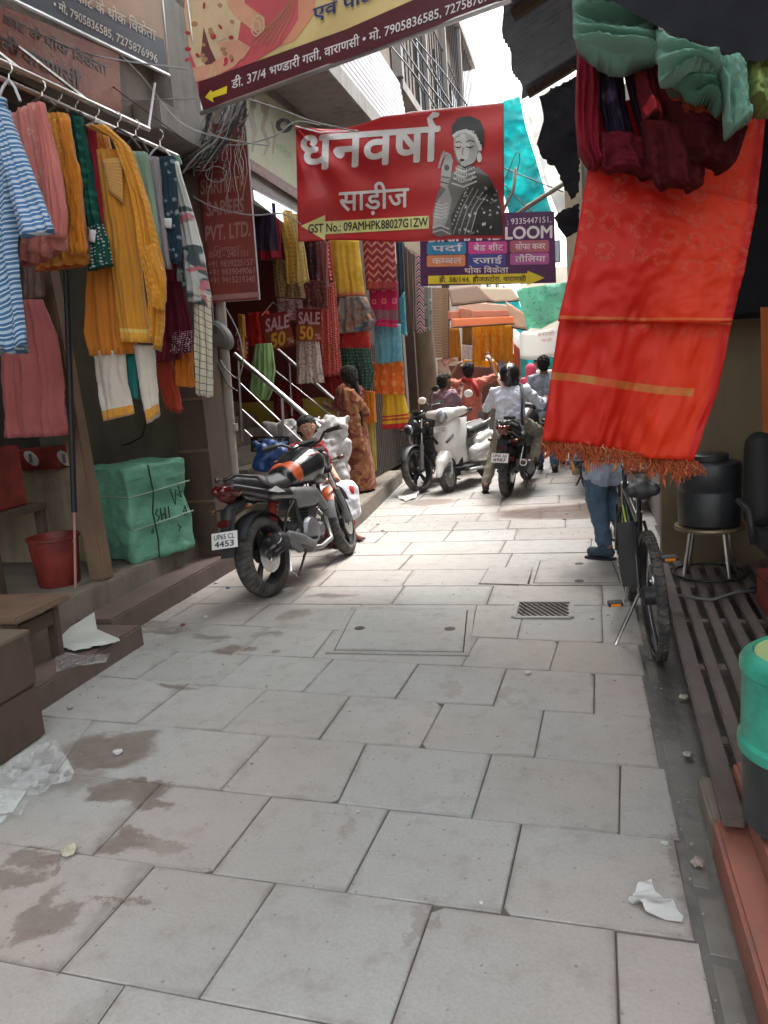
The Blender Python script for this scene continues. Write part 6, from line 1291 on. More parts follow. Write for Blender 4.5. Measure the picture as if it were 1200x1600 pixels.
# white scooter
M_scw = mat('white_scooter_paint', (.74, .73, .70), .22, 0, v=.06, b=0, Coat_Weight=.5); M_scs = mat('satin_silver', (.45, .45, .44), .35, .5)
sc_ = thing('scooter', 'white scooter parked facing the camera between black motorcycle and rider', 'scooter')
wheel(sc_, (.62, 0, .225), .225, .09, 9, rimc=M_scs, disc=False); wheel(sc_, (-.62, 0, .225), .225, .10, 9, rimc=M_scs, disc=False)
def shieldrow(z):
    v = (z - .34) / .60; w_ = .13 + .115 * math.sin(min(1, v ** .8) * PI * .70); x0 = lerp(.50, .645, min(1, v / .38)) if v < .38 else .645 - .15 * ((v - .38) / .62) ** 1.6
    return w_, x0
rows, back = [], []
for i in range(26):
    z = .34 + .60 * i / 25; w_, x0 = shieldrow(z); fr, bk = [], []
    for k in range(25):
        q = -1 + k / 12; notch = .10 * max(0, 1 - abs(q) / .5) * max(0, 1 - (z - .34) / .16); crease = .012 * math.exp(-((abs(q) - .62 - .2 * (z - .6)) / .10) ** 2)
        x = x0 - .20 * abs(q) ** 1.9 - notch + crease; fr.append(Vector((x, q * w_, z))); bk.append(Vector((x - .045, q * w_ * .96, z)))
    rows.append(fr); back.append(bk)
ap = MB().grid(rows); n0 = len(ap.v); ap.grid(back); m1, n1 = 26, 25
for i in range(m1 - 1): ap.f += [(i * n1, (i + 1) * n1, n0 + (i + 1) * n1, n0 + i * n1), (i * n1 + 24, n0 + i * n1 + 24, n0 + (i + 1) * n1 + 24, (i + 1) * n1 + 24)]; ap.mi += [0, 0]
for k in range(n1 - 1): ap.f += [(k, n0 + k, n0 + k + 1, k + 1), ((m1 - 1) * n1 + k, (m1 - 1) * n1 + k + 1, n0 + (m1 - 1) * n1 + k + 1, n0 + (m1 - 1) * n1 + k)]; ap.mi += [0, 0]
ap.obj('front_apron', M_scw, sc_, auto=50)
MB().tube([(.585, -.12, .36), (.625, -.09, .47), (.645, 0, .51), (.625, .09, .47), (.585, .12, .36)], .012, 8).obj('apron_gap', M_mblk, sc_, smooth=True)
blob([((.62, .02, .48), .085, (.76, .01, .40), .07), ((.62, -.02, .48), .085, (.76, -.01, .40), .07), ((.62, .04, .46), .07, (.50, .04, .42), .06), ((.62, -.04, .46), .07, (.50, -.04, .42), .06), ((.76, .0, .40), .07, (.86, 0, .27), .045)], .011, M_scw, 'front_fender', sc_, it=4)
blob([((.42, .10, 1.01), .075, (.40, .25, 1.03), .055), ((.42, -.10, 1.01), .075, (.40, -.25, 1.03), .055), ((.46, .05, 1.0), .10, (.46, -.05, 1.0), .10), ((.36, 0, 1.03), .07, (.46, 0, .93), .07)], .012, M_scw, 'handlebar_cowl', sc_, it=5)
MB().lathe([(0, 0), (.085, 0), (.07, .03), (0, .045)], (.555, 0, .99), (1, 0, .1), n=22, sx=1.1).obj('headlamp', mat('lamp_glass', (.35, .37, .4), .12, .3, b=0), sc_, smooth=True)
for s in (-1, 1):
    MB().tube([(.40, s * .24, 1.03), (.36, s * .36, 1.03)], .02, 10).obj('grip', M_mblk, sc_, auto=40); MB().tube([(.44, s * .22, 1.03), (.43, s * .34, 1.02)], .006, 6).obj('brake_lever', M_chrome, sc_)
    MB().tube([(.40, s * .2, 1.06), (.40, s * .24, 1.16), (.38, s * .30, 1.22)], .006, 6).obj('mirror_stalk', M_mblk, sc_); MB().ball((.38, s * .34, 1.23), .06, 12, (.35, 1.1, .8)).obj('mirror', M_scw, sc_, smooth=True)
    MB().prism([(.640, s * .045, .66), (.575, s * .150, .76), (.580, s * .155, .72), (.636, s * .075, .635)], (.022, s * .004, 0)).obj('indicator_slit', M_glassd, sc_, bevel=.003)
    blob([((-.05, s * .12, .45), .08, (-.50, s * .13, .50), .10), ((-.50, s * .13, .50), .10, (-.80, s * .08, .62), .06), ((-.05, s * .10, .36), .06, (-.35, s * .14, .36), .08), ((-.2, s * .12, .58), .06, (-.6, s * .11, .64), .07)], .013, M_scw, 'side_panel', sc_, it=5)
    MB().tube([(-.30, s * .18, .80), (-.62, s * .16, .83), (-.86, s * .07, .84)], .012, 8).obj('grab_rail', M_scs, sc_, smooth=True)
    MB().tube([(.34, s * .20, .24), (-.05, s * .21, .22)], .02, 8).obj('floor_trim', M_scs, sc_, smooth=True)
MB().bx(-.08, .42, -.18, .18, .24, .29).obj('floorboard', M_mblk, sc_, bevel=.01); MB().prism([(.43, -.15, .30), (.43, .15, .30), (.37, .16, .90), (.37, -.16, .90)], (-.02, 0, 0)).obj('leg_shield', M_mblk, sc_, bevel=.006)
blob([((-.12, 0, .73), .09, (-.62, 0, .77), .09), ((-.12, .06, .72), .07, (-.6, .06, .76), .07), ((-.12, -.06, .72), .07, (-.6, -.06, .76), .07)], .012, M_seat, 'seat', sc_, it=4)
pm = Matrix.Translation((.632, 0, .83)) @ Matrix.Rotation(R(90), 4, 'Z') @ Matrix.Rotation(R(74), 4, 'X'); pl = MB().box(None, (.20, .075, .004), M=pm).obj('number_plate', M_plate, sc_)
ltext('UP65BX', pm @ Matrix.Translation((0, .004, .002)), .03, M_blk, pl, .15); ltext('1732', pm @ Matrix.Translation((0, -.03, .002)), .032, M_blk, pl, .13)
for s in (-1, 1): MB().tube([(.62, s * .07, .225), (.52, s * .05, .50)], .018, 8).obj('fork_link', M_scs, sc_, auto=40)
MB().bx(-.66, -.30, -.10, .10, .20, .38).obj('engine_block', M_eng, sc_, bevel=.02); MB().cyl((-.2, -.17, .24), (-.7, -.19, .28), .05, n=14).obj('muffler', M_mblk, sc_, auto=40)
p = WZ(703, 769); hd = R(-106); dv = Vector((math.cos(hd), math.sin(hd))); place(sc_, (p.x - .62 * dv.x, p.y - .62 * dv.y), hd, R(5))

# bicycle
bc = thing('bicycle', 'black mountain bicycle standing on its kickstand seen from behind at right', 'bicycle')
wheel(bc, (0, 0, .335), .335, .055, 24, rimc=M_alloy, disc=False, knob=64); wheel(bc, (1.04, 0, .335), .335, .055, 24, rimc=M_alloy, disc=False, knob=64)
M_bf = mat('black_bicycle_frame', (.02, .022, .022), .3, .2, Coat_Weight=.4); M_lime = mat('lime_decal', (.35, .5, .05), .4)
for nm, pts, r_ in [('seat_tube', [(.42, 0, .29), (.30, 0, .72)], .017), ('top_tube', [(.32, 0, .66), (.86, 0, .76)], .018), ('down_tube', [(.42, 0, .29), (.88, 0, .68)], .022), ('head_tube', [(.90, 0, .64), (.85, 0, .80)], .022), ('seat_post', [(.305, 0, .70), (.27, 0, .84)], .013), ('stem', [(.85, 0, .80), (.84, 0, .90), (.92, 0, .92)], .014)]: MB().tube(pts, r_, 12).obj(nm, M_bf, bc, auto=40)
for s in (-1, 1):
    MB().tube([(0, s * .06, .335), (.42, s * .03, .29)], .010, 8).obj('chain_stay', M_bf, bc, auto=40); MB().tube([(0, s * .06, .335), (.32, s * .025, .66)], .009, 8).obj('seat_stay', M_bf, bc, auto=40); MB().tube([(1.04, s * .06, .335), (.93, s * .05, .58), (.90, 0, .66)], .015, 8).obj('fork_blade', M_bf, bc, auto=40)
    MB().tube([(.92, s * .28, .95), (.90, s * .34, .95)], .016, 10).obj('grip', mat('blue_grip', (.03, .09, .22), .6), bc, auto=40); MB().tube([(.96, s * .24, .94), (.95, s * .31, .91)], .006, 6).obj('brake_lever', M_mblk, bc)
    a = R(60) if s > 0 else R(240); e = Vector((.42 + .17 * math.cos(a), s * .085, .29 - .17 * math.sin(a) * (1 if s > 0 else 1))); MB().bar((.42, s * .075, .29), e, .016, .02).obj('crank_arm', M_chrome, bc, bevel=.003)
    pd = MB().box(e + Vector((0, s * .06, 0)), (.075, .085, .022)).obj('pedal', M_mblk, bc, bevel=.004); MB().box(e + Vector((-.040, s * .06, 0)), (.006, .055, .014)).obj('reflector', mat('orange_reflector', (.8, .25, .02), .25, 0, b=0), pd)
MB().tube([(.92, .30, .95), (.94, .12, .94), (.93, 0, .92), (.94, -.12, .94), (.92, -.30, .95)], .012, 10).obj('handlebar', M_mblk, bc, auto=40)
MB().lathe([(.03, -.004), (.09, -.004), (.09, .004), (.03, .004)], (.42, -.055, .29), (0, 1, 0), n=28, closed=True).obj('chainring', M_chrome, bc, auto=30); MB().tube([(.42, -.055, .38), (.0, -.055, .37)], .005, 6).obj('chain_upper_run', M_mblk, bc); MB().tube([(.42, -.055, .20), (.02, -.055, .30)], .005, 6).obj('chain_lower_run', M_mblk, bc)
for i in range(4): MB().lathe([(.02, 0), (.055 - i * .007, 0), (.055 - i * .007, .003), (.02, .003)], (0, -.035 - i * .006, .335), (0, -1, 0), n=22, closed=True).obj('sprocket', M_chrome, bc, auto=30)
MB().tube([(.0, -.06, .31), (.03, -.075, .23), (.01, -.07, .16)], .012, 8).obj('derailleur', M_mblk, bc)
blob([((.12, 0, .87), .055, (.22, 0, .875), .045), ((.10, .055, .87), .035, (.14, .04, .875), .035), ((.10, -.055, .87), .035, (.14, -.04, .875), .035), ((.22, 0, .875), .04, (.40, 0, .87), .02)], .008, M_seat, 'saddle', bc, it=3)
MB().tube([(.14, .035, .34), (.20, .16, .06), (.19, .19, .004)], .011, 8).obj('kickstand', M_chrome, bc, auto=40)
MB().tube([(.46, .023, .34), (.84, .024, .66)], .006, 4).obj('frame_decal', M_lime, bc)
rows = [[Vector((math.cos(R(a_)) * .375 * 1, q * .032, .335 + math.sin(R(a_)) * .375)) for q in (-1, 0, 1)] for a_ in range(60, 190, 10)]
mb = MB().grid(rows); mb.grid([[p * 1.0 + Vector((0, 0, -.004)) for p in r_] for r_ in rows]); mb.obj('rear_mudguard', M_mblk, bc, smooth=True) if False else None
MB().bar((.30, .07, .30), (.34, .075, .66), .09, .012, up=(1, 0, 0)).obj('chain_case', M_mblk, bc, bevel=.004)
p = WZ(1027, 1026); place(bc, (p.x, p.y), R(94), R(-3))
# ------------------------------------------------------------------ people
SKIN = mat('brown_skin', (.42, .22, .14), .55, 0, v=.08, b=.05, Subsurface_Weight=.1, Subsurface_Scale=.02); SKIN2 = mat('deep_brown_skin', (.21, .105, .065), .55, 0, v=.08, b=.05)
M_hair = grime('black_hair', (.012, .010, .010), (.03, .025, .02), r=.8, amt=.3, bs=150, b=1.0); M_eye = mat('eye_white', (.6, .58, .55), .3, b=0); M_iris = mat('dark_iris', (.02, .01, .008), .2, b=0); M_lip = mat('lips', (.27, .09, .07), .45, b=0)
def V(*a): return Vector(a)
def hand(w, h, side, curl=.35, palm=V(0, 0, -1)):
    """palm and five unequal bent fingers from the wrist w towards h"""
    d = (h - w).normalized(); u = d.cross(palm); u = u.normalized() if u.length > .05 else d.orthogonal().normalized(); n_ = u.cross(d).normalized(); k = w + d * .085
    caps = [(w, .026, w + d * .03, .028), (w + d * .03 + u * .016, .021, k + u * .026, .017), (w + d * .03 - u * .016, .021, k - u * .026, .017), (w + d * .03, .021, k, .018)]
    for i, (o, L) in enumerate([(.030, .062), (.010, .072), (-.010, .068), (-.030, .052)]):
        a = k + u * o * side; b_ = a + (d * math.cos(curl) + n_ * -math.sin(curl)) * L * .5; c = b_ + (d * math.cos(curl * 2.2) + n_ * -math.sin(curl * 2.2)) * L * .5; caps += [(a, .0095, b_, .009), (b_, .009, c, .0075)]
    a = w + d * .03 + u * side * .026; b_ = a + (d * .6 + u * side * .7).normalized() * .035; c = b_ + (d * .9 + u * side * .2).normalized() * .03; caps += [(a, .012, b_, .0105), (b_, .0105, c, .0085)]
    return caps
def person(label, p, rz, J, skin=SKIN, face=V(0, 1, 0), top=None, bottom=None, hair='short', shoes=None, group=None, vox=.012, k=1.0, extra=None, sleeve=1.0, belt=None, fem=False, hem=.06):
    """J: joints in local metres (x right, y forward, z up)"""
    t = thing('person', label, 'person', group, (p[0], p[1], p[2] if len(p) > 2 else 0), rz); J = {a: Vector(b) for a, b in J.items()}; f = face.normalized(); rt = f.cross(V(0, 0, 1)).normalized(); up = rt.cross(f); hd = J['head']; w = .92 if fem else 1.0
    caps = [(J['neck'] - V(0, 0, .03), .056 * w, hd - up * .05 - f * .015, .052 * w), (hd - f * .025 + up * .03, .088, hd + f * .012 + up * .012, .084), (hd + f * .03 - up * .03, .066, hd + f * .042 - up * .085, .038), (hd + f * .02 + up * .03, .07, hd + f * .03 - up * .0, .066)]
    caps += [(hd + f * .096 + up * .002, .008, hd + f * .110 - up * .028, .0125), (hd + f * .088 - up * .055, .016, hd + f * .088 - up * .058, .018)] + [(hd + rt * s * .084 + up * .012, .014, hd + rt * s * .086 - up * .02, .012) for s in (-1, 1)]
    for s, S_ in ((-1, 'L'), (1, 'R')):
        sh_, el, wa, ha, hp, kn, an, to = (J[q + S_] for q in ('sh', 'el', 'wa', 'ha', 'hip', 'kn', 'an', 'to'))
        caps += [(J['chest'] + (sh_ - J['chest']) * .35, .095 * w, J['pel'] + (hp - J['pel']) * .5, .10 * w), (J['neck'] - V(0, 0, .05), .06, sh_, .055 * w), (sh_, .052 * w, el, .040 * w), (el, .039 * w, wa, .026 * w)] + hand(wa, ha, s, J.get('curl', V(.35, 0, 0)).x)
        caps += [(J['pel'], .11, hp, .10), (hp, .088, kn, .058), (kn, .056, kn.lerp(an, .35), .055), (kn.lerp(an, .35), .055, an, .036), (an - (to - an) * .25, .034, an + V(0, 0, -.02), .034), (an + V(0, 0, -.03), .036, to, .028)]
    blob(caps, vox, skin, 'body', t, it=3)
    if top:
        c2 = []
        for s, S_ in ((-1, 'L'), (1, 'R')):
            sh_, el, wa, hp = (J[q + S_] for q in ('sh', 'el', 'wa', 'hip')); c2 += [(J['chest'] + (sh_ - J['chest']) * .38, .118 * w, J['pel'] + (hp - J['pel']) * .55, .125 * w), (J['pel'] + (hp - J['pel']) * .55, .125 * w, J['pel'] + (hp - J['pel']) * .6 - V(0, 0, hem), .128 * w), (J['neck'] - V(0, 0, .045), .062, sh_, .072 * w), (sh_, .070 * w, sh_.lerp(el, min(1, sleeve * 2)), .060 * w)]
            if sleeve > .5: c2.append((el, .058, el.lerp(wa, min(1, (sleeve - .5) * 2)), .044))
        blob(c2, vox, top, 'shirt', t, it=2, disp=.020, dsc=14)
        MB().tube([J['neck'] + V(math.cos(a_ * PI / 6) * .062, math.sin(a_ * PI / 6) * .062, -.01 + .012 * math.sin(a_ * PI / 6)) for a_ in range(12)], .013, 8, closed=True).obj('collar', top, t, smooth=True)
    if bottom:
        c3 = []
        for S_ in 'LR':
            hp, kn, an = J['hip' + S_], J['kn' + S_], J['an' + S_]; c3 += [(J['pel'], .122, hp, .112), (hp, .108, kn, .080), (kn, .078, an + (kn - an).normalized() * .04, .064)]
        blob(c3, vox, bottom, 'trousers', t, it=2, disp=.018, dsc=15)
    if belt: MB().lathe([(.150, -.018), (.155, 0), (.150, .018)], J['pel'] + V(0, 0, .06), (0, 0, 1), n=24, sx=1, sy=.78).obj('belt', belt, t, smooth=True)
    if shoes:
        for S_ in 'LR':
            an, to = J['an' + S_], J['to' + S_]; h_ = (to - an); h_.z = 0; h_ = h_.normalized() if h_.length > .01 else V(0, 1, 0)
            blob([(an + V(0, 0, .01), .046, an + V(0, 0, -.02), .048), (an - h_ * .035 + V(0, 0, -.035), .044, to + V(0, 0, 0), .040)], .010, shoes, 'shoe', t, it=2)
            z0 = min(an.z, to.z) - .045; MB().bar(an - h_ * .075 + V(0, 0, z0 - an.z), V(to.x, to.y, z0) + h_ * .045, .085, .02).obj('sole', M_mblk, t, bevel=.006)
    if hair == 'short': blob([(hd - f * .035 + up * .038, .094, hd + f * .005 + up * .055, .082), (hd - f * .055 - up * .02, .078, hd - f * .045 + up * .02, .088), (hd + f * .05 + up * .075, .035, hd - f * .02 + up * .09, .05)], .009, M_hair, 'hair', t, it=1, disp=.016, dsc=45)
    if hair == 'long': blob([(hd - f * .035 + up * .035, .096, hd - f * .002 + up * .052, .083), (hd - f * .055 - up * .03, .082, hd - f * .045 + up * .02, .09), (hd - f * .09 - up * .05, .055, hd - f * .08 - up * .12, .04)] + [(hd + rt * s * .055 + up * .06 + f * .01, .035, hd + rt * s * .082 - up * .04 - f * .02, .022) for s in (-1, 1)], .009, M_hair, 'hair', t, it=1, disp=.009, dsc=50)
    # face
    for s in (-1, 1):
        e = hd + rt * s * .031 + f * .083 + up * .008; MB().ball(e, .0125, 10, (1, 1, .7)).obj('eye', M_eye, t, smooth=True); MB().ball(e + f * .0085, .0068, 8).obj('iris', M_iris, t, smooth=True)
        MB().tube([e + up * .020 - rt * .016 + f * .004, e + up * .024 + f * .006, e + up * .019 + rt * .017 + f * .002], [.0025, .004, .002], 6).obj('eyebrow', M_hair, t, smooth=True)
    MB().tube([hd + f * .100 - up * .053 - rt * .020, hd + f * .108 - up * .052, hd + f * .100 - up * .053 + rt * .020], [.003, .0075, .003], 8).obj('mouth', M_lip, t, smooth=True)
    return t, J
def standing(h=1.65, step=.0, w=.17, armL=None, armR=None, lean=0):
    k = h / 1.68
    J = dict(head=(0, .02 + lean, 1.57), neck=(0, lean * .8, 1.42), chest=(0, lean * .6, 1.24), pel=(0, 0, .93), shL=(-w, lean * .7, 1.37), shR=(w, lean * .7, 1.37), elL=(-w - .05, -.03, 1.08), elR=(w + .05, -.03, 1.08), waL=(-w - .04, .06, .84), waR=(w + .04, .06, .84), haL=(-w - .04, .09, .70), haR=(w + .04, .09, .70),
             hipL=(-.09, 0, .88), hipR=(.09, 0, .88), knL=(-.10, .04 + step * .6, .48), knR=(.10, .03 - step * .5, .48), anL=(-.10, step, .085), anR=(.10, -step, .085), toL=(-.12, step + .14, .045), toR=(.12, -step + .14, .045))
    if armL: J.update(elL=armL[0], waL=armL[1], haL=armL[2])
    if armR: J.update(elR=armR[0], waR=armR[1], haR=armR[2])
    return {a: Vector(b) * k for a, b in J.items()}
# rider on the motorcycle: local frame of the bike heading
p = Vector((mc3.location.x, mc3.location.y, 0)); hd3 = mc3.rotation_euler[2]
RJ = dict(pel=(0, .36, .88), chest=(0, .40, 1.14), neck=(0, .44, 1.31), head=(.0, .47, 1.44), shL=(-.20, .44, 1.25), shR=(.20, .44, 1.25), elL=(-.34, .56, 1.06), elR=(.35, .56, 1.06), waL=(-.34, .82, 1.10), waR=(.35, .82, 1.10), haL=(-.33, .92, 1.10), haR=(.34, .92, 1.10),
          hipL=(-.10, .38, .86), hipR=(.11, .38, .86), knL=(-.27, .62, .52), knR=(.28, .78, .70), anL=(-.34, .30, .10), anR=(.24, .50, .38), toL=(-.38, .42, .05), toR=(.26, .63, .36), curl=(1.1, 0, 0))
rider, J = person('man in black helmet and pale blue shirt riding away on motorcycle', (p.x, p.y), hd3 - PI / 2, RJ, SKIN, V(.1, 1, -.05), cloth('pale_blue_shirt', (.60, .64, .72), sheen=.1), cloth('khaki_trousers', (.27, .25, .19)), 'none', grime('dark_shoe_leather', (.05, .04, .04)), belt=M_mblk, sleeve=.95)
hh = J['head']; blob([(hh + V(0, -.02, .035), .128, hh + V(0, .015, .035), .122), (hh + V(0, -.03, -.03), .112, hh + V(0, .03, -.02), .112)], .011, M_gloss, 'helmet', rider, it=5)
MB().tube([hh + V(.115, -.05, -.03), hh + V(.10, .05, -.10), hh + V(0, .09, -.13), hh + V(-.10, .05, -.10), hh + V(-.115, -.05, -.03)], .008, 6).obj('helmet_strap', M_mblk, rider)
MB().tube([hh + V(.0, -.152, .0), hh + V(0, -.12, .11), hh + V(0, .0, .167)], [.004, .012, .012], 6).obj('helmet_stripe', mat('silver_stripe', (.5, .5, .5), .2, .5), rider, smooth=True)
MB().grid([[V(.15 - v * .02, .36 + .02 * v, 1.44 - v * .50 + .0), V(.20 - v * .0, .37 + .02 * v, 1.43 - v * .50)] for v in (0, .5, 1)]).obj('strap_back', M_mblk, rider) if False else MB().tube([V(.10, .50, 1.34), V(.165, .36, 1.32), V(.18, .27, 1.12), V(.175, .24, .96), V(.18, .26, .84)], [.016] * 5, 8).obj('bag_strap', mat('navy_webbing', (.04, .045, .07), .7), rider, smooth=True)
# man in salmon shirt lifting a board, boy helping
pm_ = W(737, 660, 11.7); JM = standing(1.66, .08, .19, armL=(V(-.36, .12, 1.42), V(-.20, .16, 1.66), V(-.12, .2, 1.72)), armR=(V(.38, .14, 1.44), V(.30, .2, 1.70), V(.26, .26, 1.78)))
salmon, J = person('man in salmon shirt with red scarf lifting a dark board over his head', (pm_.x, 11.7), R(-4), JM, SKIN2, V(0, 1, .1), cloth('salmon_shirt', (.52, .15, .10)), cloth('grey_trousers', (.15, .14, .13)), 'short', M_mblk, sleeve=.42, hem=.16)
MB().tube([J['neck'] + V(math.cos(R(a_)) * .10, math.sin(R(a_)) * .09 - .01, .0 - .02 * math.sin(R(a_ + 90))) for a_ in range(0, 360, 30)], .026, 10, closed=True).obj('red_scarf', cloth('red_gamcha', (.42, .03, .03)), salmon, smooth=True)
MB().tube([J['neck'] + V(.07, -.10, 0), J['neck'] + V(.12, -.13, -.12), J['neck'] + V(.15, -.12, -.26)], [.03, .035, .02], 8).obj('scarf_end', cloth('red_gamcha', (.42, .03, .03)), salmon, smooth=True)
bd = thing('carried_board', 'large dark brown plywood board carried tilted by the man in salmon shirt', 'board'); g = pxmap(vplane(W(735, 620, 12.0), R(70)))
MB().prism([g(700, 571), g(766, 574), g(780, 602), g(756, 668), g(742, 660), g(716, 608)], (0.01, .03, 0)).obj('plywood', grime('dark_plywood', (.15, .075, .055), (.1, .05, .04), r=.6, amt=.3), bd); settle(bd)
pb = W(697, 640, 11.3); JB = standing(1.50, .05, .15, armR=(V(.2, .12, 1.2), V(.16, .26, 1.38), V(.14, .3, 1.45)))
person('boy in mauve t-shirt standing beside the brown pillar helping with the board', (pb.x, 11.3), R(-25), JB, SKIN2, V(.5, 1, 0), cloth('mauve_tshirt', (.25, .15, .18)), cloth('black_trousers', (.03, .03, .035)), 'short', M_mblk, sleeve=.4)
# further walkers
def walker(label, px, py, Y, h, top, bot, rz=0, hair='short', step=.18, **k):
    q = W(px, py, Y); return person(label, (q.x, Y), rz, standing(h, step), k.pop('skin', SKIN2), k.pop('face', V(0, 1, 0)), top, bot, hair, k.pop('shoes', M_mblk), vox=k.pop('vox', .015), **k)
walker('man in grey blue t-shirt walking away just left of the red orange saree', 852, 640, 11.35, 1.66, cloth('grey_blue_tshirt', (.26, .29, .34)), cloth('blue_jeans', (.05, .11, .19)), R(4), sleeve=.4)
walker('walker in brown trousers whose legs show below the saree fringe', 884, 640, 11.9, 1.6, cloth('brown_kurta', (.25, .12, .06)), cloth('rust_brown_trousers', (.22, .08, .04)), R(-3), step=.22)
pk, J = walker('person with bright pink headscarf in the crowd behind the rider', 832, 640, 15.5, 1.55, cloth('pink_kurta_far', (.65, .10, .16)), cloth('cream_trousers', (.5, .45, .38)), 0, hair='none', fem=True)
h_ = J['head']; blob([(h_ + V(0, -.03, .03), .115, h_ + V(0, .01, .03), .105), (h_ + V(0, -.06, -.1), .10, h_ + V(0, -.04, 0), .11), (h_ + V(0, -.09, -.28), .13, h_ + V(0, -.05, -.1), .10)], .014, cloth('hot_pink_scarf', (.72, .09, .18)), 'headscarf', pk, it=3)
walker('person in white clothes deeper in the crowd right of the pink scarf', 852, 640, 18.5, 1.66, cloth('white_kurta_far', (.66, .64, .62)), cloth('white_trousers_far', (.62, .6, .58)), PI, face=V(0, 1, 0))
walker('person in cream clothes deepest in the crowd beside the teal curtain', 842, 640, 20.5, 1.7, cloth('cream_kurta_far', (.62, .55, .45)), cloth('white_trousers_far', (.62, .6, .58)), R(170))
walker('person in peach clothes between carried board and rider helmet', 776, 640, 16.5, 1.62, cloth('peach_kurta_far', (.68, .42, .30)), cloth('grey_trousers', (.15, .14, .13)), R(10), fem=True, hair='long')
walker('person in white shirt far beyond the carried board', 764, 640, 19, 1.66, cloth('white_kurta_far', (.66, .64, .62)), cloth('grey_trousers', (.15, .14, .13)), 0)
# walking man behind the saree: only jeans, shirt hem and shoe show
pj = WZ(944, 874); JW = standing(1.70, .0, .18); JW.update(knL=V(-.06, .05, .49), anL=V(-.03, -.02, .10), toL=V(-.10, .08, .055), knR=V(.09, .20, .55), anR=V(.10, .02, .30), toR=V(.10, .02, .18))
person('walking man in blue jeans, upper body hidden by the hanging saree', (pj.x + .03, pj.y + .02), R(24), JW, SKIN2, V(0, 1, 0), cloth('pale_blue_check', (.28, .33, .42)), cloth('faded_jeans', (.05, .085, .13), 'batik', (.08, .13, .185), (.05, .09, .15)), 'short', grime('navy_shoe', (.025, .05, .07)), sleeve=1, hem=.2)
# woman standing in brown saree
M_sari = cloth('brown_printed_saree', (.26, .105, .045), 'floral', (.17, .035, .025), (.34, .17, .08), sc=1.0); M_blouse = cloth('maroon_floral_blouse', (.16, .035, .035), 'print', (.40, .18, .14), (.09, .02, .02), sc=1.2)
pw_ = WZ(560, 768, .19); JS = standing(1.50, .03, .145, armL=(V(-.19, .10, 1.14), V(-.16, .30, 1.18), V(-.15, .38, 1.20)), armR=(V(.18, .06, 1.12), V(.12, .2, 1.1), V(.05, .26, 1.1)))
wm, J = person('woman in brown printed saree with long braid standing by the far railing', (pw_.x, pw_.y, .19), R(52), JS, SKIN2, V(-.2, 1, -.1), M_blouse, None, 'long', None, fem=True, sleeve=.4, hem=.0, vox=.011)
rows = []; n_ = 56
for i in range(30):
    v = i / 29; z = 1.0 - v * .97; row = []
    for k in range(n_):
        a = 2 * PI * k / n_; r_ = lerp(.145, .235, v ** .8) * (1 + (.04 + .05 * v) * math.sin(a * 9 + v * 1.5 + 2 * noise.noise(Vector((a, v * 2, 0)))) * (.4 + .6 * max(0, math.cos(a - 1.2)))) + .012 * noise.noise(Vector((math.cos(a) * 2, math.sin(a) * 2, v * 5)))
        row.append(V(math.cos(a) * r_ * 1.05, math.sin(a) * r_ * .85, z))
    rows.append(row + [row[0]])
mb = MB().grid(rows); mb.grid([[p * .97 if False else V(p.x * .96, p.y * .96, p.z) for p in r_] for r_ in rows]); sk = mb.obj('saree_skirt', M_sari, wm, smooth=True)
def planar_uv(o, sx=1):
    me = o.data; ua = me.uv_layers.new(name='UVMap'); ub = me.uv_layers.new(name='unit')
    for l in me.loops: c = me.vertices[l.vertex_index].co; ua.data[l.index].uv = (math.atan2(c.y, c.x) * .22, c.z); ub.data[l.index].uv = (.5, .5)
planar_uv(sk)
dr = blob([(J['shL'] + V(-.0, -.03, .03), .06, V(-.02, -.12, 1.12), .07), (V(-.02, -.12, 1.12), .07, V(.12, -.10, .95), .07), (J['shL'] + V(.01, .05, .02), .05, V(.02, .14, 1.05), .06), (V(.02, .14, 1.05), .06, V(.15, .04, .94), .07), (V(-.12, -.10, 1.22), .05, V(-.14, -.16, .60), .06), (V(-.08, -.15, 1.2), .05, V(-.06, -.20, .52), .05)], .012, M_sari, 'saree_drape', wm, it=3, disp=.02, dsc=12); planar_uv(dr)
for o in wm.children:
    if o.name.startswith('shirt'): planar_uv(o)
hh = J['head']; MB().tube([hh + V(.02, -.09, -.04), hh + V(.03, -.13, -.16), hh + V(.03, -.15, -.3), hh + V(.03, -.16, -.45), hh + V(.03, -.17, -.6)], [.04, .03, .027, .022, .008], 10).obj('braid', M_hair, wm, smooth=True)
# seated woman
ps = W(487, 800, 7.05); SJ = dict(pel=(0, 0, .50), chest=(0, .04, .80), neck=(0, .06, .97), head=(.0, .08, 1.115), shL=(-.155, .05, .92), shR=(.155, .05, .92), elL=(-.20, .15, .68), elR=(.20, .12, .68), waL=(-.10, .34, .60), waR=(.12, .36, .62), haL=(-.02, .40, .60), haR=(.04, .42, .62),
    hipL=(-.09, .02, .47), hipR=(.10, .02, .47), knL=(-.13, .42, .50), knR=(.14, .40, .48), anL=(-.10, .44, .10), anR=(.16, .46, .10), toL=(-.10, .57, .04), toR=(.20, .58, .04))
sw, J = person('seated woman in white and red clothes behind the near motorcycle', (ps.x - .02, 7.05, 0), R(-118), {a: Vector(b) for a, b in SJ.items()}, SKIN, V(.6, 1, -.12), cloth('red_kurta_seated', (.48, .02, .025), 'dots', (.30, .015, .02)), cloth('red_salwar', (.48, .02, .02)), 'long', None, fem=True, sleeve=.35, hem=.02, vox=.009)
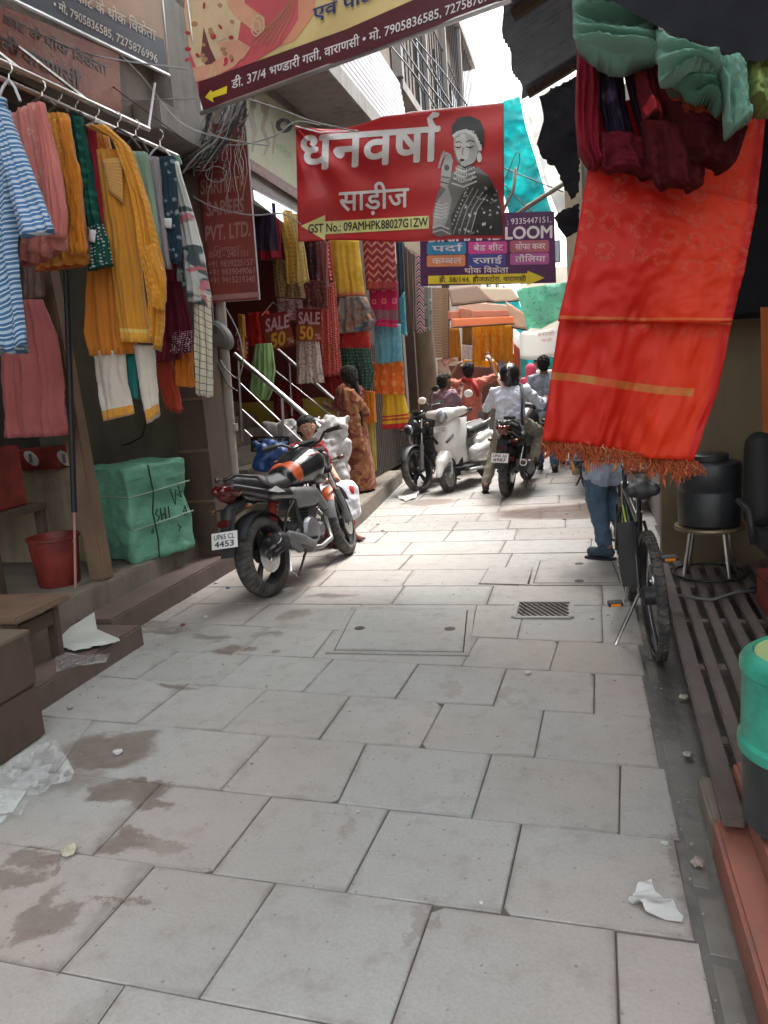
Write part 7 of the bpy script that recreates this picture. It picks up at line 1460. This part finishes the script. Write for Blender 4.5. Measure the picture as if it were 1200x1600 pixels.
blob([((-.14, .0, .50), .09, (-.14, .40, .50), .085), ((.14, .0, .50), .09, (.15, .38, .49), .085), ((-.07, .02, .52), .10, (-.07, .38, .50), .095), ((.07, .02, .52), .10, (.07, .38, .50), .095)] + [((x_, .41, .49), .098, (x_ * .95, .48, .27), .072) for x_ in (-.16, -.10, -.05, 0, .05, .10, .17)], .011, cloth('white_kurta_lap', (.58, .56, .62)), 'white_skirt', sw, it=8, disp=.018, dsc=9)
for S_ in 'LR':
    an, to = J['an' + S_], J['to' + S_]; MB().bar(an + V(0, -.05, -.075), V(to.x, to.y + .05, an.z - .075), .09, .02).obj('sandal_sole', M_mar, sw, bevel=.006); MB().tube([to + V(-.045, -.04, -.03), to + V(-.02, -.045, .02), to + V(.02, -.045, .02), to + V(.045, -.04, -.03)], .012, 8).obj('sandal_strap', M_mar, sw, smooth=True)
blob([((-.15, .04, .93), .05, (-.16, .12, .70), .06), ((-.12, -.02, .95), .05, (-.15, -.06, .7), .06)], .011, cloth('grey_olive_dupatta', (.14, .12, .09)), 'dupatta', sw, it=2, disp=.015, dsc=12)
# ------------------------------------------------------------------ things on the left
def boxthing(name, label, cat, P, z0, z1, m_, disp=.0, part='body', vox=.02, group=None):
    """soft box on a four point footprint"""
    t = thing(name, label, cat, group); mb = MB().prism([(p[0], p[1], z0) for p in P], (0, 0, z1 - z0)); return t, remesh(mb, vox, m_, part, t, it=4, disp=disp, dsc=5)
A, L_, R_ = WZ(213, 882, .3), WZ(148, 872, .3), WZ(306, 853, .3)
M_bale = cloth('green_woven_wrap', (.15, .36, .25), r=.6); bt = NT('green_tarpaulin_wrap'); oc = bt.ocoord(); wv = bt.n('TexChecker'); wv.inputs['Scale'].default_value = 260; bt.put(wv.inputs[0], oc)
bt.bump(bt.math('ADD', bt.math('MULTIPLY', bt.noise(bt.scale(oc, (2, 2, 4)), 2.5, 6, .55, 1.2), 1.0), bt.math('MULTIPLY', wv.outputs[1], .03)), .8, .03); M_bale = bt.fin(bt.mix(bt.smooth(bt.noise(oc, 3, 6), .3, .7), (.11, .32, .21), (.17, .41, .28)), .55)
t, o = boxthing('wrapped_bale', 'large green wrapped cloth bale with scribbled black writing beside the wooden post', 'bale', [A, L_, L_ + R_ - A, R_], .30, 1.03, M_bale, disp=.03)
d = (R_ - A).normalized(); nrm = Vector((d.y, -d.x, 0))
if nrm.y > 0: nrm = -nrm
def bp(u, v, e=.012): return A.lerp(R_, u) + Vector((0, 0, .73 * v)) + nrm * e
M_scr = mat('black_marker', (.02, .04, .03), .6)
for pts in [[(.42, .52), (.38, .47), (.44, .43), (.39, .38)], [(.47, .52), (.47, .38)], [(.47, .45), (.54, .45)], [(.54, .52), (.54, .38)], [(.60, .52), (.60, .38), (.66, .39)], [(.66, .70), (.72, .52), (.76, .68)], [(.80, .72), (.84, .58), (.78, .62), (.88, .66)], [(.84, .42), (.88, .48), (.90, .40), (.85, .38)], [(.72, .30), (.76, .26), (.72, .22)], [(.28, .30), (.31, .32), (.31, .28), (.28, .28)]]:
    MB().tube([bp(*q) for q in pts], .005, 5).obj('pen_stroke', M_scr, t)
for v in (.70, .36): MB().tube([L_ + Vector((0, 0, .73 * v)) - nrm * -.02, bp(0, v, .02), bp(.5, v + .02, .018), bp(1, v + .05, .02)], .006, 5).obj('cord', mat('pale_cord', (.3, .36, .3)), t)
MB().tube([bp(.35, 1.0, .02), bp(.38, .7, .02), bp(.33, .5, .02), bp(.36, .2, .02), bp(.34, 0, .02)], .006, 5).obj('seam', M_scr, t); settle(t)
M_redpl = mat('dusty_red_plastic', (.17, .022, .016), .5, v=.4)
t = thing('red_bucket', 'red plastic bucket standing on the shop floor behind the thin pole', 'bucket'); c = WZ(94, 912, .30); r_ = .165
MB().lathe([(r_ * .8, 0), (r_ * .84, .01), (r_, .32), (r_ * 1.07, .325), (r_ * 1.07, .345), (r_ * .98, .345), (r_ * .78, .02)], (c.x, c.y, .302), n=32).obj('tub', M_redpl, t, auto=35)
MB().tube([(c.x + r_ * 1.05 * math.cos(a), c.y + .02 - .03, .302 + .33 - .10 * math.sin(a)) for a in [PI * k / 10 for k in range(11)]], .004, 6).obj('handle', M_steel, t); settle(t)
t = thing('dark_table', 'dark low table in the shop carrying the red boxes at far left', 'table'); MB().bx(-4.6, -3.75, 4.0, 4.6, .80, .85).obj('table_top', M_woodd, t)
for x in (-4.55, -3.82):
    for y in (4.05, 4.54): MB().bx(x, x + .06, y, y + .05, .30, .798).obj('leg', M_woodd, t)
settle(t)
t = thing('red_box', 'large plain red box on the dark table at the left edge', 'box'); MB().bx(-4.55, -3.82, 4.05, 4.5, .853, 1.28).obj('carton', M_redpl, t, bevel=.01); settle(t)
t = thing('goods_box', 'shallow red box with two pale oval labels above the red bucket', 'box'); c = W(75, 745, 4.98)
MB().bx(c.x - .17, c.x + .16, 4.90, 5.12, 1.052, 1.22).obj('carton', M_redpl, t, bevel=.008)
for px in (50, 102):
    q = W(px, 716, 4.88); MB().lathe([(.0, 0), (.042, 0), (.042, .012), (0, .014)], q, (0, -1, 0), n=20, sx=1, sy=1.7).obj('oval_label', mat('pale_label', (.42, .40, .38), .6), t, auto=40); MB().box(q + Vector((0, -.016, 0)), (.03, .004, .07)).obj('label_print', mat('grey_label_print', (.14, .12, .12)), t)
settle(t)
t = thing('wooden_bench', 'small worn wooden bench on the step block behind the crate', 'bench')
MB().bx(-3.70, -2.84, 3.12, 3.56, .44, .475).obj('seat', M_wood, t, bevel=.008)
for x in (-2.92, -3.66):
    for y in (3.16, 3.48): MB().bar((x, y, .135), (x * .997, y, .438), .06, .05, up=(0, 1, 0)).obj('leg', M_woodd, t, bevel=.006)
MB().bx(-2.915, -2.89, 3.2, 3.46, .33, .41).obj('rail', M_woodd, t); settle(t)
t = thing('wooden_crate', 'old brown wooden crate in the left foreground', 'crate')
P_ = WZ(73, 1148); xf, yf = P_.x, P_.y; zt = W(69, 984, yf).z
MB().bx(xf - .8, xf - .014, yf - 1.3, yf - .01, .01, zt - .02).obj('body', M_woodd, t, bevel=.006); M_cr = grime('crate_lid_wood', (.13, .095, .065), (.07, .05, .035), r=.8, bs=18, b=.12)
for i in range(3): MB().bx(xf - .82 + i * .275, xf - .82 + (i + 1) * .275 - .006, yf - 1.32, yf + .005, zt - .018, zt).obj('lid_board', M_cr, t, bevel=.003)
for i in range(2): MB().bx(xf - .012, xf, yf - 1.3, yf - .005, .01 + i * zt * .49, (i + 1) * zt * .49 - .004).obj('side_board', M_woodd, t, bevel=.003)
settle(t)
t = thing('hanging_wire', 'black loose wire hanging on the olive wall above the green bale', 'wire'); MB().tube([W(226, 600, 5.95), W(228, 660, 5.95), W(222, 682, 5.9), W(205, 692, 5.9), W(190, 696, 5.95)], .008, 6).obj('wire', M_blackm, t, smooth=True); settle(t)
# sacks and bags by the stair
M_sack = cloth('white_woven_sack', (.44, .43, .425), r=.6); M_sackp = cloth('grey_white_sack', (.30, .28, .27), r=.6)
def sack(label, px, py, Y, w, d, h, m_, rz=0, name='sack', ears=True, group='white sacks by the stair'):
    c = W(px, py, Y); t = thing(name, label, 'sack' if name == 'sack' else 'bag', group if name == 'sack' else None, (c.x, Y, c.z), rz)
    caps = [((sx * w * .3, sy * d * .22, h * .28), min(w, d) * .30, (sx * w * .28, sy * d * .2, h * .70), min(w, d) * .28) for sx in (-1, 1) for sy in (-1, 1)] + [((0, 0, h * .3), min(w, d) * .45, (0, 0, h * .7), min(w, d) * .40)]
    if ears: caps += [((s * w * .40, 0, h * .82), .045, (s * w * .56, 0, h * .97), .012) for s in (-1, 1)]
    o = blob(caps, .012, m_, 'bag_body', t, it=2, disp=.045, dsc=7); planar_uv(o); return t
sack('white stuffed sack lowest of the pile behind the newel post', 523, 772, 7.75, .32, .28, .40, M_sack, .3); sack('white stuffed sack in the middle of the pile', 524, 722, 7.8, .32, .28, .28, M_sack, 1.0); sack('white stuffed sack topmost of the pile beside the sari woman', 520, 694, 7.85, .36, .26, .30, M_sack, .2)
sack('greyish sack leaning on the stair behind the seated woman head', 456, 712, 7.55, .55, .34, .36, M_sackp, -.2); sack('blue plastic bag beside the seated woman on the stair', 428, 738, 7.12, .30, .28, .32, mat('blue_plastic_bag', (.015, .06, .20), .45, v=.3), .4, name='blue_bag')
t = thing('floor_sign_strip', 'grey stone shelf edge under the stair sign', 'shelf'); MB().bx(-3.5, -2.95, 7.05, 7.2, .60, .63).obj('slab', M_ledge, t); settle(t)
# right side things
M_slat = grime('worn_grey_brown_plank', (.11, .085, .075), (.035, .025, .022), r=.75, streak=2, bs=70); t = thing('slatted_platform', 'long low platform of worn wooden slats along the right shop front', 'platform')
for i in range(14):
    x0, x1 = .395 + i * .09, .485 + i * .09; e = random.uniform(-.04, .04); MB().bar((x0 + .01, 2.26 + (.0 if i == 0 else .12) + e, .165), (x1 + .02, 5.25 + e, .165), .05 if i else .065, .035).obj('slat', M_slat, t, bevel=.006)
for y in (2.75, 3.45, 4.1, 4.75, 5.2): MB().bx(.40 + (y - 2.3) * .03, 1.6, y, y + .07, .105, .146).obj('cross_beam', M_slat, t, bevel=.005)
for y in (2.6, 3.9, 5.1): MB().bx(.42 + (y - 2.3) * .03, .47 + (y - 2.3) * .03, y, y + .05, -.02, .104).obj('foot', M_slat, t)
settle(t)
t = thing('lidded_barrel', 'black barrel with translucent green upper half on the red ledge at right edge', 'barrel'); c = Vector((.588, 2.15, .222))
M_gpl = mat('translucent_green_plastic', (.03, .25, .17), .35, v=.3, vs=8); M_bpl = mat('black_plastic_drum', (.022, .024, .026), .4, v=.3)
MB().lathe([(q_[0], q_[1] * 1.13) for q_ in [(.16, 0), (.172, .01), (.175, .235), (.17, .24)]], c, n=40).obj('drum', M_bpl, t, auto=35)
MB().lathe([(q_[0], q_[1] * 1.13) for q_ in [(.176, .20), (.186, .20), (.187, .225), (.178, .235), (.176, .40), (.183, .405), (.183, .425), (.172, .44), (.150, .452), (.145, .44), (.02, .435)]], c, n=40).obj('green_sleeve', M_gpl, t, auto=35)
MB().lathe([(q_[0], q_[1] * 1.13) for q_ in [(.144, .4405), (.144, .446), (.05, .450), (.01, .449)]], c, n=36).obj('lid_dish', grime('stained_yellow_green_plastic', (.35, .45, .18), (.12, .25, .1), r=.4), t, auto=35); settle(t)
t = thing('white_cup', 'white plastic cup lying on the red ledge at the right edge', 'cup'); c = Vector((.62, 1.98, .27)); MB().lathe([(.03, 0), (.042, .10), (.045, .10), (.034, -.003)], c, (.2, 1, 0), n=20).obj('cup', M_wht, t, auto=35); settle(t)
t = thing('metal_stool', 'round steel stool with a hoop foot ring on the slatted platform', 'stool'); q = W(1108, 822, 4.9); r_ = .20
MB().lathe([(r_, -.012), (r_ + .004, 0), (r_, .012), (0, .012)], q, n=36).obj('seat', grime('worn_bronze_metal', (.25, .19, .11), (.1, .07, .05), r=.45, m=.6), t, auto=35)
for a in (.5, 2.1, 3.7, 5.2): MB().tube([q + Vector((math.cos(a) * .14, math.sin(a) * .14, -.012)), Vector((q.x + math.cos(a) * .19, q.y + math.sin(a) * .19, .184))], .011, 8).obj('leg', M_steel, t, auto=40)
MB().tube([(q.x + math.cos(a * PI / 12) * .21, q.y + math.sin(a * PI / 12) * .21, .20) for a in range(24)], .009, 8, closed=True).obj('foot_ring', M_blackm, t, smooth=True); settle(t)
t = thing('water_drum', 'black ribbed plastic water drum standing on the round stool', 'drum'); z = q.z + .014
MB().lathe([(.165, 0), (.18, .015), (.182, .20), (.178, .21), (.178, .225), (.184, .235), (.185, .36), (.175, .385), (.10, .40)], (q.x, q.y, z), n=36).obj('body', M_bpl, t, auto=35); MB().lathe([(.11, .40), (.112, .43), (.10, .437)], (q.x, q.y, z), n=28).obj('lid', M_bpl, t, auto=35); settle(t)
t = thing('office_chair', 'black office chair with rounded back in the dark shop at the right edge', 'chair'); c = W(1232, 835, 4.55)
blob([((c.x - .14, 4.6, c.z + .12), .09, (c.x - .14, 4.62, c.z + .50), .08), ((c.x + .14, 4.6, c.z + .12), .09, (c.x + .14, 4.62, c.z + .50), .08), ((c.x, 4.6, c.z + .1), .10, (c.x, 4.62, c.z + .54), .09)], .015, M_dark, 'backrest', t, it=4)
blob([((c.x - .14, 4.2, c.z), .06, (c.x - .14, 4.5, c.z), .06), ((c.x + .14, 4.2, c.z), .06, (c.x + .14, 4.5, c.z), .06), ((c.x, 4.2, c.z), .07, (c.x, 4.5, c.z), .07)], .015, M_dark, 'seat', t, it=3); MB().cyl((c.x, 4.38, .25), (c.x, 4.38, c.z - .03), .03).obj('column', M_blackm, t, auto=40)
for a in range(5): MB().tube([(c.x, 4.38, .27), (c.x + .24 * math.cos(a * 1.257), 4.38 + .24 * math.sin(a * 1.257), .20)], .02, 8).obj('base_arm', M_blackm, t)
MB().tube([(c.x - .24, 4.25, c.z + .02), (c.x - .26, 4.25, c.z + .2), (c.x - .26, 4.55, c.z + .2)], .018, 8).obj('armrest', M_mblk, t, smooth=True); settle(t)
t = thing('red_crate', 'dull red plastic crate in the dark shop under the black chair', 'crate'); c = W(1205, 925, 4.2); MB().bx(c.x - .05, c.x + .35, 3.95, 4.3, .19, .36).obj('body', M_redpl, t, bevel=.01); MB().bx(c.x - .055, c.x + .355, 3.945, 4.305, .362, .385).obj('rim', M_redpl, t); settle(t)
t = thing('fan_cable', 'grey cable lying across the slatted platform behind the stool', 'cable'); MB().tube([WZ(1060, 930, .2), WZ(1110, 938, .19), WZ(1150, 925, .2), WZ(1200, 922, .2)], .008, 6).obj('cable', mat('grey_cable', (.12, .12, .12)), t, smooth=True); settle(t)
t = thing('street_table', 'dark wooden table by the right wall just beyond the walking man', 'table'); a = WZ(968, 802); 
MB().bx(a.x - .02, a.x + .62, a.y, a.y + .8, .40, .44).obj('table_top', M_woodd, t)
for x in (a.x + .02, a.x + .55):
    for y in (a.y + .03, a.y + .72): MB().bx(x, x + .06, y, y + .06, 0, .398).obj('leg', M_woodd, t)
MB().bx(a.x + .03, a.x + .58, a.y + .04, a.y + .06, .18, .23).obj('stretcher', M_woodd, t); settle(t)
# ------------------------------------------------------------------ litter
M_clear = NT('clear_plastic_film'); M_clear.fin((.6, .63, .63), .08, 0); M_clear.p.inputs['Specular IOR Level'].default_value = .9; tr = M_clear.n('BsdfTransparent'); mx = M_clear.n('MixShader')
nz = M_clear.smooth(M_clear.noise(M_clear.ocoord(), 16, 5, .6, 1.2), .40, .62); M_clear.put(mx.inputs[0], M_clear.math('ADD', .05, M_clear.math('MULTIPLY', nz, .22))); M_clear.t.links.new(tr.outputs[0], mx.inputs[1]); M_clear.t.links.new(M_clear.p.outputs[0], mx.inputs[2]); M_clear.t.links.new(mx.outputs[0], M_clear.out.inputs[0]); M_clear = M_clear.m
M_paper = cloth('thin_white_paper', (.62, .64, .60), r=.5, trans=.2, sheen=0); M_tissue = cloth('crumpled_white_film', (.62, .62, .60), r=.35, trans=.3, sheen=0)
def crumple(name, label, cat, poly, z, m_, amp=.03, peak=None, seed=0, step=.018, group=None, thick=.0015):
    """crumpled sheet lying on the ground; outline traced in pixels on the plane z"""
    P = [WZ(*q, z) for q in poly]; bm = bmesh.new(); bm.faces.new([bm.verts.new((p.x, p.y, 0)) for p in P]); bmesh.ops.triangulate(bm, faces=bm.faces)
    xs = [p.x for p in P]; ys = [p.y for p in P]
    for ax, lo, hi in ((0, min(xs), max(xs)), (1, min(ys), max(ys))):
        k = lo + step
        while k < hi: bmesh.ops.bisect_plane(bm, geom=bm.verts[:] + bm.edges[:] + bm.faces[:], plane_co=(k, 0, 0) if ax == 0 else (0, k, 0), plane_no=(1, .13, 0) if ax == 0 else (-.17, 1, 0)); k += step
    pk = [(WZ(q[0], q[1], z), q[2], q[3]) for q in (peak or [])]
    for v in bm.verts:
        p = Vector((v.co.x, v.co.y, seed)); h = abs(noise.noise(p * 9)) * amp * 1.4 + abs(noise.noise(p * 26)) * amp * .7
        for c, hh, rr in pk: dd = ((v.co.x - c.x) ** 2 + (v.co.y - c.y) ** 2) ** .5; h += hh * max(0, 1 - dd / rr) ** 1.5
        v.co.z = z + .003 + h
    r_ = bmesh.ops.extrude_face_region(bm, geom=bm.faces[:])
    for v in r_['geom']:
        if isinstance(v, bmesh.types.BMVert): v.co.z += thick
    bmesh.ops.recalc_face_normals(bm, faces=bm.faces); me = bpy.data.meshes.new(name); bm.to_mesh(me); bm.free(); me.materials.append(m_); me.uv_layers.new(name='UVMap'); me.uv_layers.new(name='unit')
    for l in me.loops: c = me.vertices[l.vertex_index].co; me.uv_layers['UVMap'].data[l.index].uv = (c.x, c.y)
    smooth_by_angle(me, 65); return link(name, me, None, label, cat, group)
crumple('plastic_bag', 'clear crumpled plastic bag against the crate at the left edge', 'bag', [(-20, 1205), (30, 1212), (60, 1180), (72, 1165), (84, 1175), (96, 1200), (118, 1218), (112, 1228), (80, 1240), (46, 1256), (32, 1282), (-20, 1296)], 0, M_clear, .05, [(74, 1200, .20, .22)], 3)
crumple('paper_slip', 'white paper slip inside the clear plastic bag at the left edge', 'paper', [(-18, 1232), (42, 1238), (20, 1272), (-20, 1276)], 0, M_paper, .006, None, 4)
crumple('paper_sheet', 'large white paper sheet with a raised corner lying on the step block', 'paper', [(82, 1010), (110, 985), (148, 962), (152, 985), (188, 1004), (160, 1012), (118, 1020)], .135, M_paper, .03, [(145, 975, .12, .14)], 5, step=.012)
crumple('plastic_film', 'clear plastic film spread in front of the paper sheet on step block', 'plastic', [(86, 1018), (130, 1026), (172, 1024), (166, 1036), (118, 1046), (88, 1052)], .135, M_clear, .015, None, 6)
crumple('crumpled_film', 'crumpled white film on the paving at lower right', 'plastic', [(981, 1413), (998, 1390), (1018, 1386), (1024, 1402), (1050, 1414), (1068, 1438), (1066, 1447), (1040, 1440), (1012, 1434), (1004, 1424)], .0, M_tissue, .045, None, 7, step=.007)
crumple('foil_bag', 'shiny plastic bag at the front wheel of the parked black motorcycle', 'bag', [(622, 780), (634, 768), (650, 762), (656, 772), (650, 780), (634, 784)], 0, M_tissue, .05, [(648, 772, .1, .15)], 8, step=.03)
crumple('wet_plastic_sheet', 'white plastic sheet on the wet paving behind the bicycle', 'plastic', [(962, 884), (985, 878), (1002, 876), (1000, 892), (978, 896)], 0, M_tissue, .025, None, 9)
bits = [(108, 1335, .055, (.5, .47, .36), 'cream paper scrap near the lower left stain'), (184, 1178, .035, (.6, .6, .6), 'white paper scrap on the large brown stain'), (826, 1053, .030, (.66, .66, .66), 'white scrap below the stone manhole cover'), (394, 930, .045, (.42, .33, .22), 'crumpled cup under the rear wheel of near motorcycle'),
        (356, 920, .030, (.05, .12, .3), 'blue scrap by the kerb beside the rear wheel'), (338, 912, .028, (.6, .58, .56), 'white scrap by the kerb beside the blue one'), (322, 966, .035, (.6, .6, .62), 'small white crumpled scrap on the left paving'), (400, 953, .02, (.55, .5, .46), 'tiny pale scrap in front of the near motorcycle'),
        (300, 930, .022, (.5, .48, .46), 'tiny scrap at the foot of the dark kerb'), (1068, 1092, .035, (.5, .47, .42), 'dusty paper scrap caught at the platform edge'), (1075, 1182, .035, (.42, .38, .36), 'dusty scrap in the gutter below the platform'), (1090, 1352, .035, (.36, .30, .26), 'brown pebble like scrap beside the red ledge'),
        (925, 967, .022, (.6, .6, .58), 'white scrap right of the drain grate'), (110, 1108, .03, (.42, .38, .34), 'thin brown scrap near the crate'), (286, 978, .03, (.25, .05, .04), 'dark red scrap on the left paving'), (1038, 1320, .02, (.55, .55, .5), 'tiny curled white scrap on the right slab'), (598, 830, .03, (.5, .42, .35), 'flat leaf like scrap near the seated woman foot'),
        (752, 1412, .014, (.55, .55, .5), 'tiny pale speck on lower central slab'), (560, 1270, .014, (.5, .5, .5), 'tiny pale speck on the middle slab'), (886, 803, .03, (.6, .58, .56), 'pale scrap on the wet patch')]
rn = random.Random(12)
for px, py, s, c, lb in bits:
    p = WZ(px, py, 0); s *= .55; c = sh(c, .75); bm = bmesh.new(); bmesh.ops.create_icosphere(bm, subdivisions=2, radius=s)
    for v in bm.verts: k = 1 + .7 * noise.noise(v.co * (2.2 / s) + Vector((px, py, 0))); v.co = Vector((v.co.x * k * rn.uniform(.9, 1.1), v.co.y * k, v.co.z * k * .5 + s * .45))
    me = bpy.data.meshes.new('litter_scrap'); bm.to_mesh(me); bm.free(); me.materials.append(mat('scrap_%d' % (c[0] * 100 + c[2] * 10), c, .7)); o = link('litter_scrap', me, None, lb, 'litter', 'litter scraps on the paving'); o.location = (p.x, p.y, .002); o.rotation_euler = (0, 0, rn.random() * 6)
# loose grit and crumbs: one object
mb = MB(); rn = random.Random(3)
for k in range(420):
    e = rn.random(); Y = rn.uniform(1.5, 9)
    x = (-2.72 if Y < 4 else -2.98 if Y < 6 else -2.35) + abs(rn.gauss(0, .22)) if e < .5 else (.33 - abs(rn.gauss(0, .1)) if e < .75 and Y < 5 else rn.uniform(-2.2, .2)); s = rn.uniform(.0025, .008); mb.box((x, Y, s * .4 + .001), (s, s * rn.uniform(.6, 1.4), s * .7), rz=rn.random() * 3)
mb.obj('loose_grit', mat('pale_grit', (.30, .26, .22)), None, label='loose grit and crumbs scattered over the paving edges', cat='grit', kind='stuff')
# ------------------------------------------------------------------ wires
M_wire = mat('grey_black_wire', (.05, .05, .055), .5); M_wirel = mat('pale_old_wire', (.30, .30, .31), .5)
def wire(label, pts, Y, r_=.006, m_=None, group='overhead wires'):
    g = [W(p[0], p[1], p[2] if len(p) > 2 else Y) for p in pts]; sm = []
    for i in range(len(g) - 1):
        p0, p1, p2, p3 = g[max(i - 1, 0)], g[i], g[i + 1], g[min(i + 2, len(g) - 1)]
        for k in range(6): u = k / 6; sm.append(.5 * ((2 * p1) + (p2 - p0) * u + (2 * p0 - 5 * p1 + 4 * p2 - p3) * u * u + (3 * p1 - p0 - 3 * p2 + p3) * u ** 3))
    sm.append(g[-1]); return MB().tube(sm, r_, 5).obj('overhead_wire', m_ or M_wire, None, smooth=True, label=label, cat='wire', group=group)
wire('pale wire sagging across the shop signs towards the concrete ledge', [(-10, 6), (60, 50), (130, 82), (200, 96), (296, 108)], 4.3, .005, M_wirel)
wire('pale wire crossing from the tan sign down to the cable tangle', [(80, -20), (150, 48), (220, 118), (280, 190), (345, 215), (420, 228)], 4.9, .005, M_wirel); wire('dark wire running parallel below the tan sign', [(10, -10), (90, 60), (170, 130), (250, 190), (300, 226)], 5.0, .004)
wire('pale horizontal wire in front of the concrete ledge', [(120, 158), (200, 156), (310, 154)], 5.1, .004, M_wirel); wire('white wire from the garments sagging to the red banner corner', [(285, 296), (330, 322), (390, 336), (440, 334), (470, 350)], 6.0, .006, M_wirel)
wire('white wire running from the tangle to the red banner', [(300, 208), (340, 224), (380, 226), (430, 212), (462, 190), (500, 196)], 6.1, .006, M_wirel); wire('wire from the top banner to the concrete slab', [(388, 155), (430, 168), (490, 190), (560, 206)], 6.3, .006, M_wirel)
wire('upper wire in front of the caged balcony, steepest one', [(610, 40), (640, 90), (668, 130), (700, 170)], 9.5, .012); wire('second wire in front of the caged balcony', [(622, 30), (660, 90), (690, 140), (712, 175)], 9.8, .012); wire('third wire in front of the caged balcony', [(600, 60), (650, 120), (684, 172)], 9.2, .010); wire('fourth wire along the caged balcony', [(640, 50), (690, 110), (730, 165)], 10.5, .010)
wire('thin wire over the turquoise tarp going right', [(786, 262), (830, 280), (880, 300)], 10.8, .008); wire('lower thin wire over the turquoise tarp', [(786, 286), (830, 330), (862, 338)], 10.6, .008); wire('crossing wire on the turquoise tarp', [(800, 300), (812, 250), (806, 240), (790, 280)], 10.7, .006); wire('long thin wire from tarp towards black tarpaulin', [(786, 344), (830, 322), (880, 288), (905, 270)], 10.4, .012)
wire('white drooping cable beside the meter box', [(352, 480), (372, 520), (380, 560), (372, 590), (356, 580), (344, 562)], 6.0, .006, M_wirel); wire('black cable loop under the striped pipes', [(340, 566), (356, 600), (372, 612)], 6.1, .008)
t = thing('cable_tangle', 'tangled bundle of old cables hanging above the tall red sign', 'cables'); rn = random.Random(9)
for k in range(30):
    x0, y0 = rn.uniform(330, 392), rn.uniform(150, 190); x1, y1 = rn.uniform(278, 330), rn.uniform(240, 275); Y = 5.9 + rn.uniform(-.1, .1)
    pts = [W(x0, y0, Y), W(lerp(x0, x1, .3) + rn.uniform(-8, 12), lerp(y0, y1, .35) + rn.uniform(0, 18), Y), W(lerp(x0, x1, .6) + rn.uniform(-8, 8), lerp(y0, y1, .65) + rn.uniform(0, 16), Y), W(x1, y1, Y)]
    sm = []
    for i in range(3):
        p0, p1, p2, p3 = pts[max(i - 1, 0)], pts[i], pts[i + 1], pts[min(i + 2, 3)]
        for q_ in range(5): u = q_ / 5; sm.append(.5 * ((2 * p1) + (p2 - p0) * u + (2 * p0 - 5 * p1 + 4 * p2 - p3) * u * u + (3 * p1 - p0 - 3 * p2 + p3) * u ** 3))
    MB().tube(sm + [pts[-1]], rn.choice((.004, .006, .008)), 5).obj('cable', rn.choice((M_wire, M_wire, M_wirel)), t, smooth=True)
for k in range(14):
    x0 = rn.uniform(318, 386); y0 = rn.uniform(178, 230); L = rn.uniform(40, 130); MB().tube([W(x0 + 4 * math.sin(q * 1.3 + k), y0 + L * q / 6, 5.95) for q in range(7)], .0028, 4).obj('strand', M_wirel, t, smooth=True)
for k in range(6): c = (rn.uniform(300, 340), rn.uniform(240, 285)); MB().tube([W(c[0] + (10 + k * 2) * math.cos(a * .5), c[1] + (9 + k) * math.sin(a * .5) * (1 + .3 * math.sin(k)), 5.9) for a in range(13)], .004, 5, closed=True).obj('cable_loop', rn.choice((M_wire, M_wirel)), t, smooth=True)
settle(t)
t = thing('bamboo_pole', 'rough pole jutting over the lane beside the turquoise tarp', 'pole'); MB().tube([W(778, 360, 10.2), W(820, 326, 10), W(882, 286, 9.8)], .03, 8).obj('pole', grime('grey_bamboo', (.25, .22, .18)), t, smooth=True); MB().tube([W(786, 330, 10.2), W(802, 298, 10.2), W(806, 262, 10.2)], .02, 8).obj('branch', grime('grey_bamboo', (.25, .22, .18)), t, smooth=True); settle(t)
# bunched small knots of cable on the green signboard
t = thing('wire_coil', 'small coil of wire hooked on the green signboard', 'wire'); 
for k in range(5): MB().tube([W(444 + (7 + k * 1.5) * math.cos(a * .6), 196 + (7 + k) * math.sin(a * .6), 6.4) for a in range(11)], .005, 5, closed=True).obj('loop', M_wire, t, smooth=True)
settle(t)
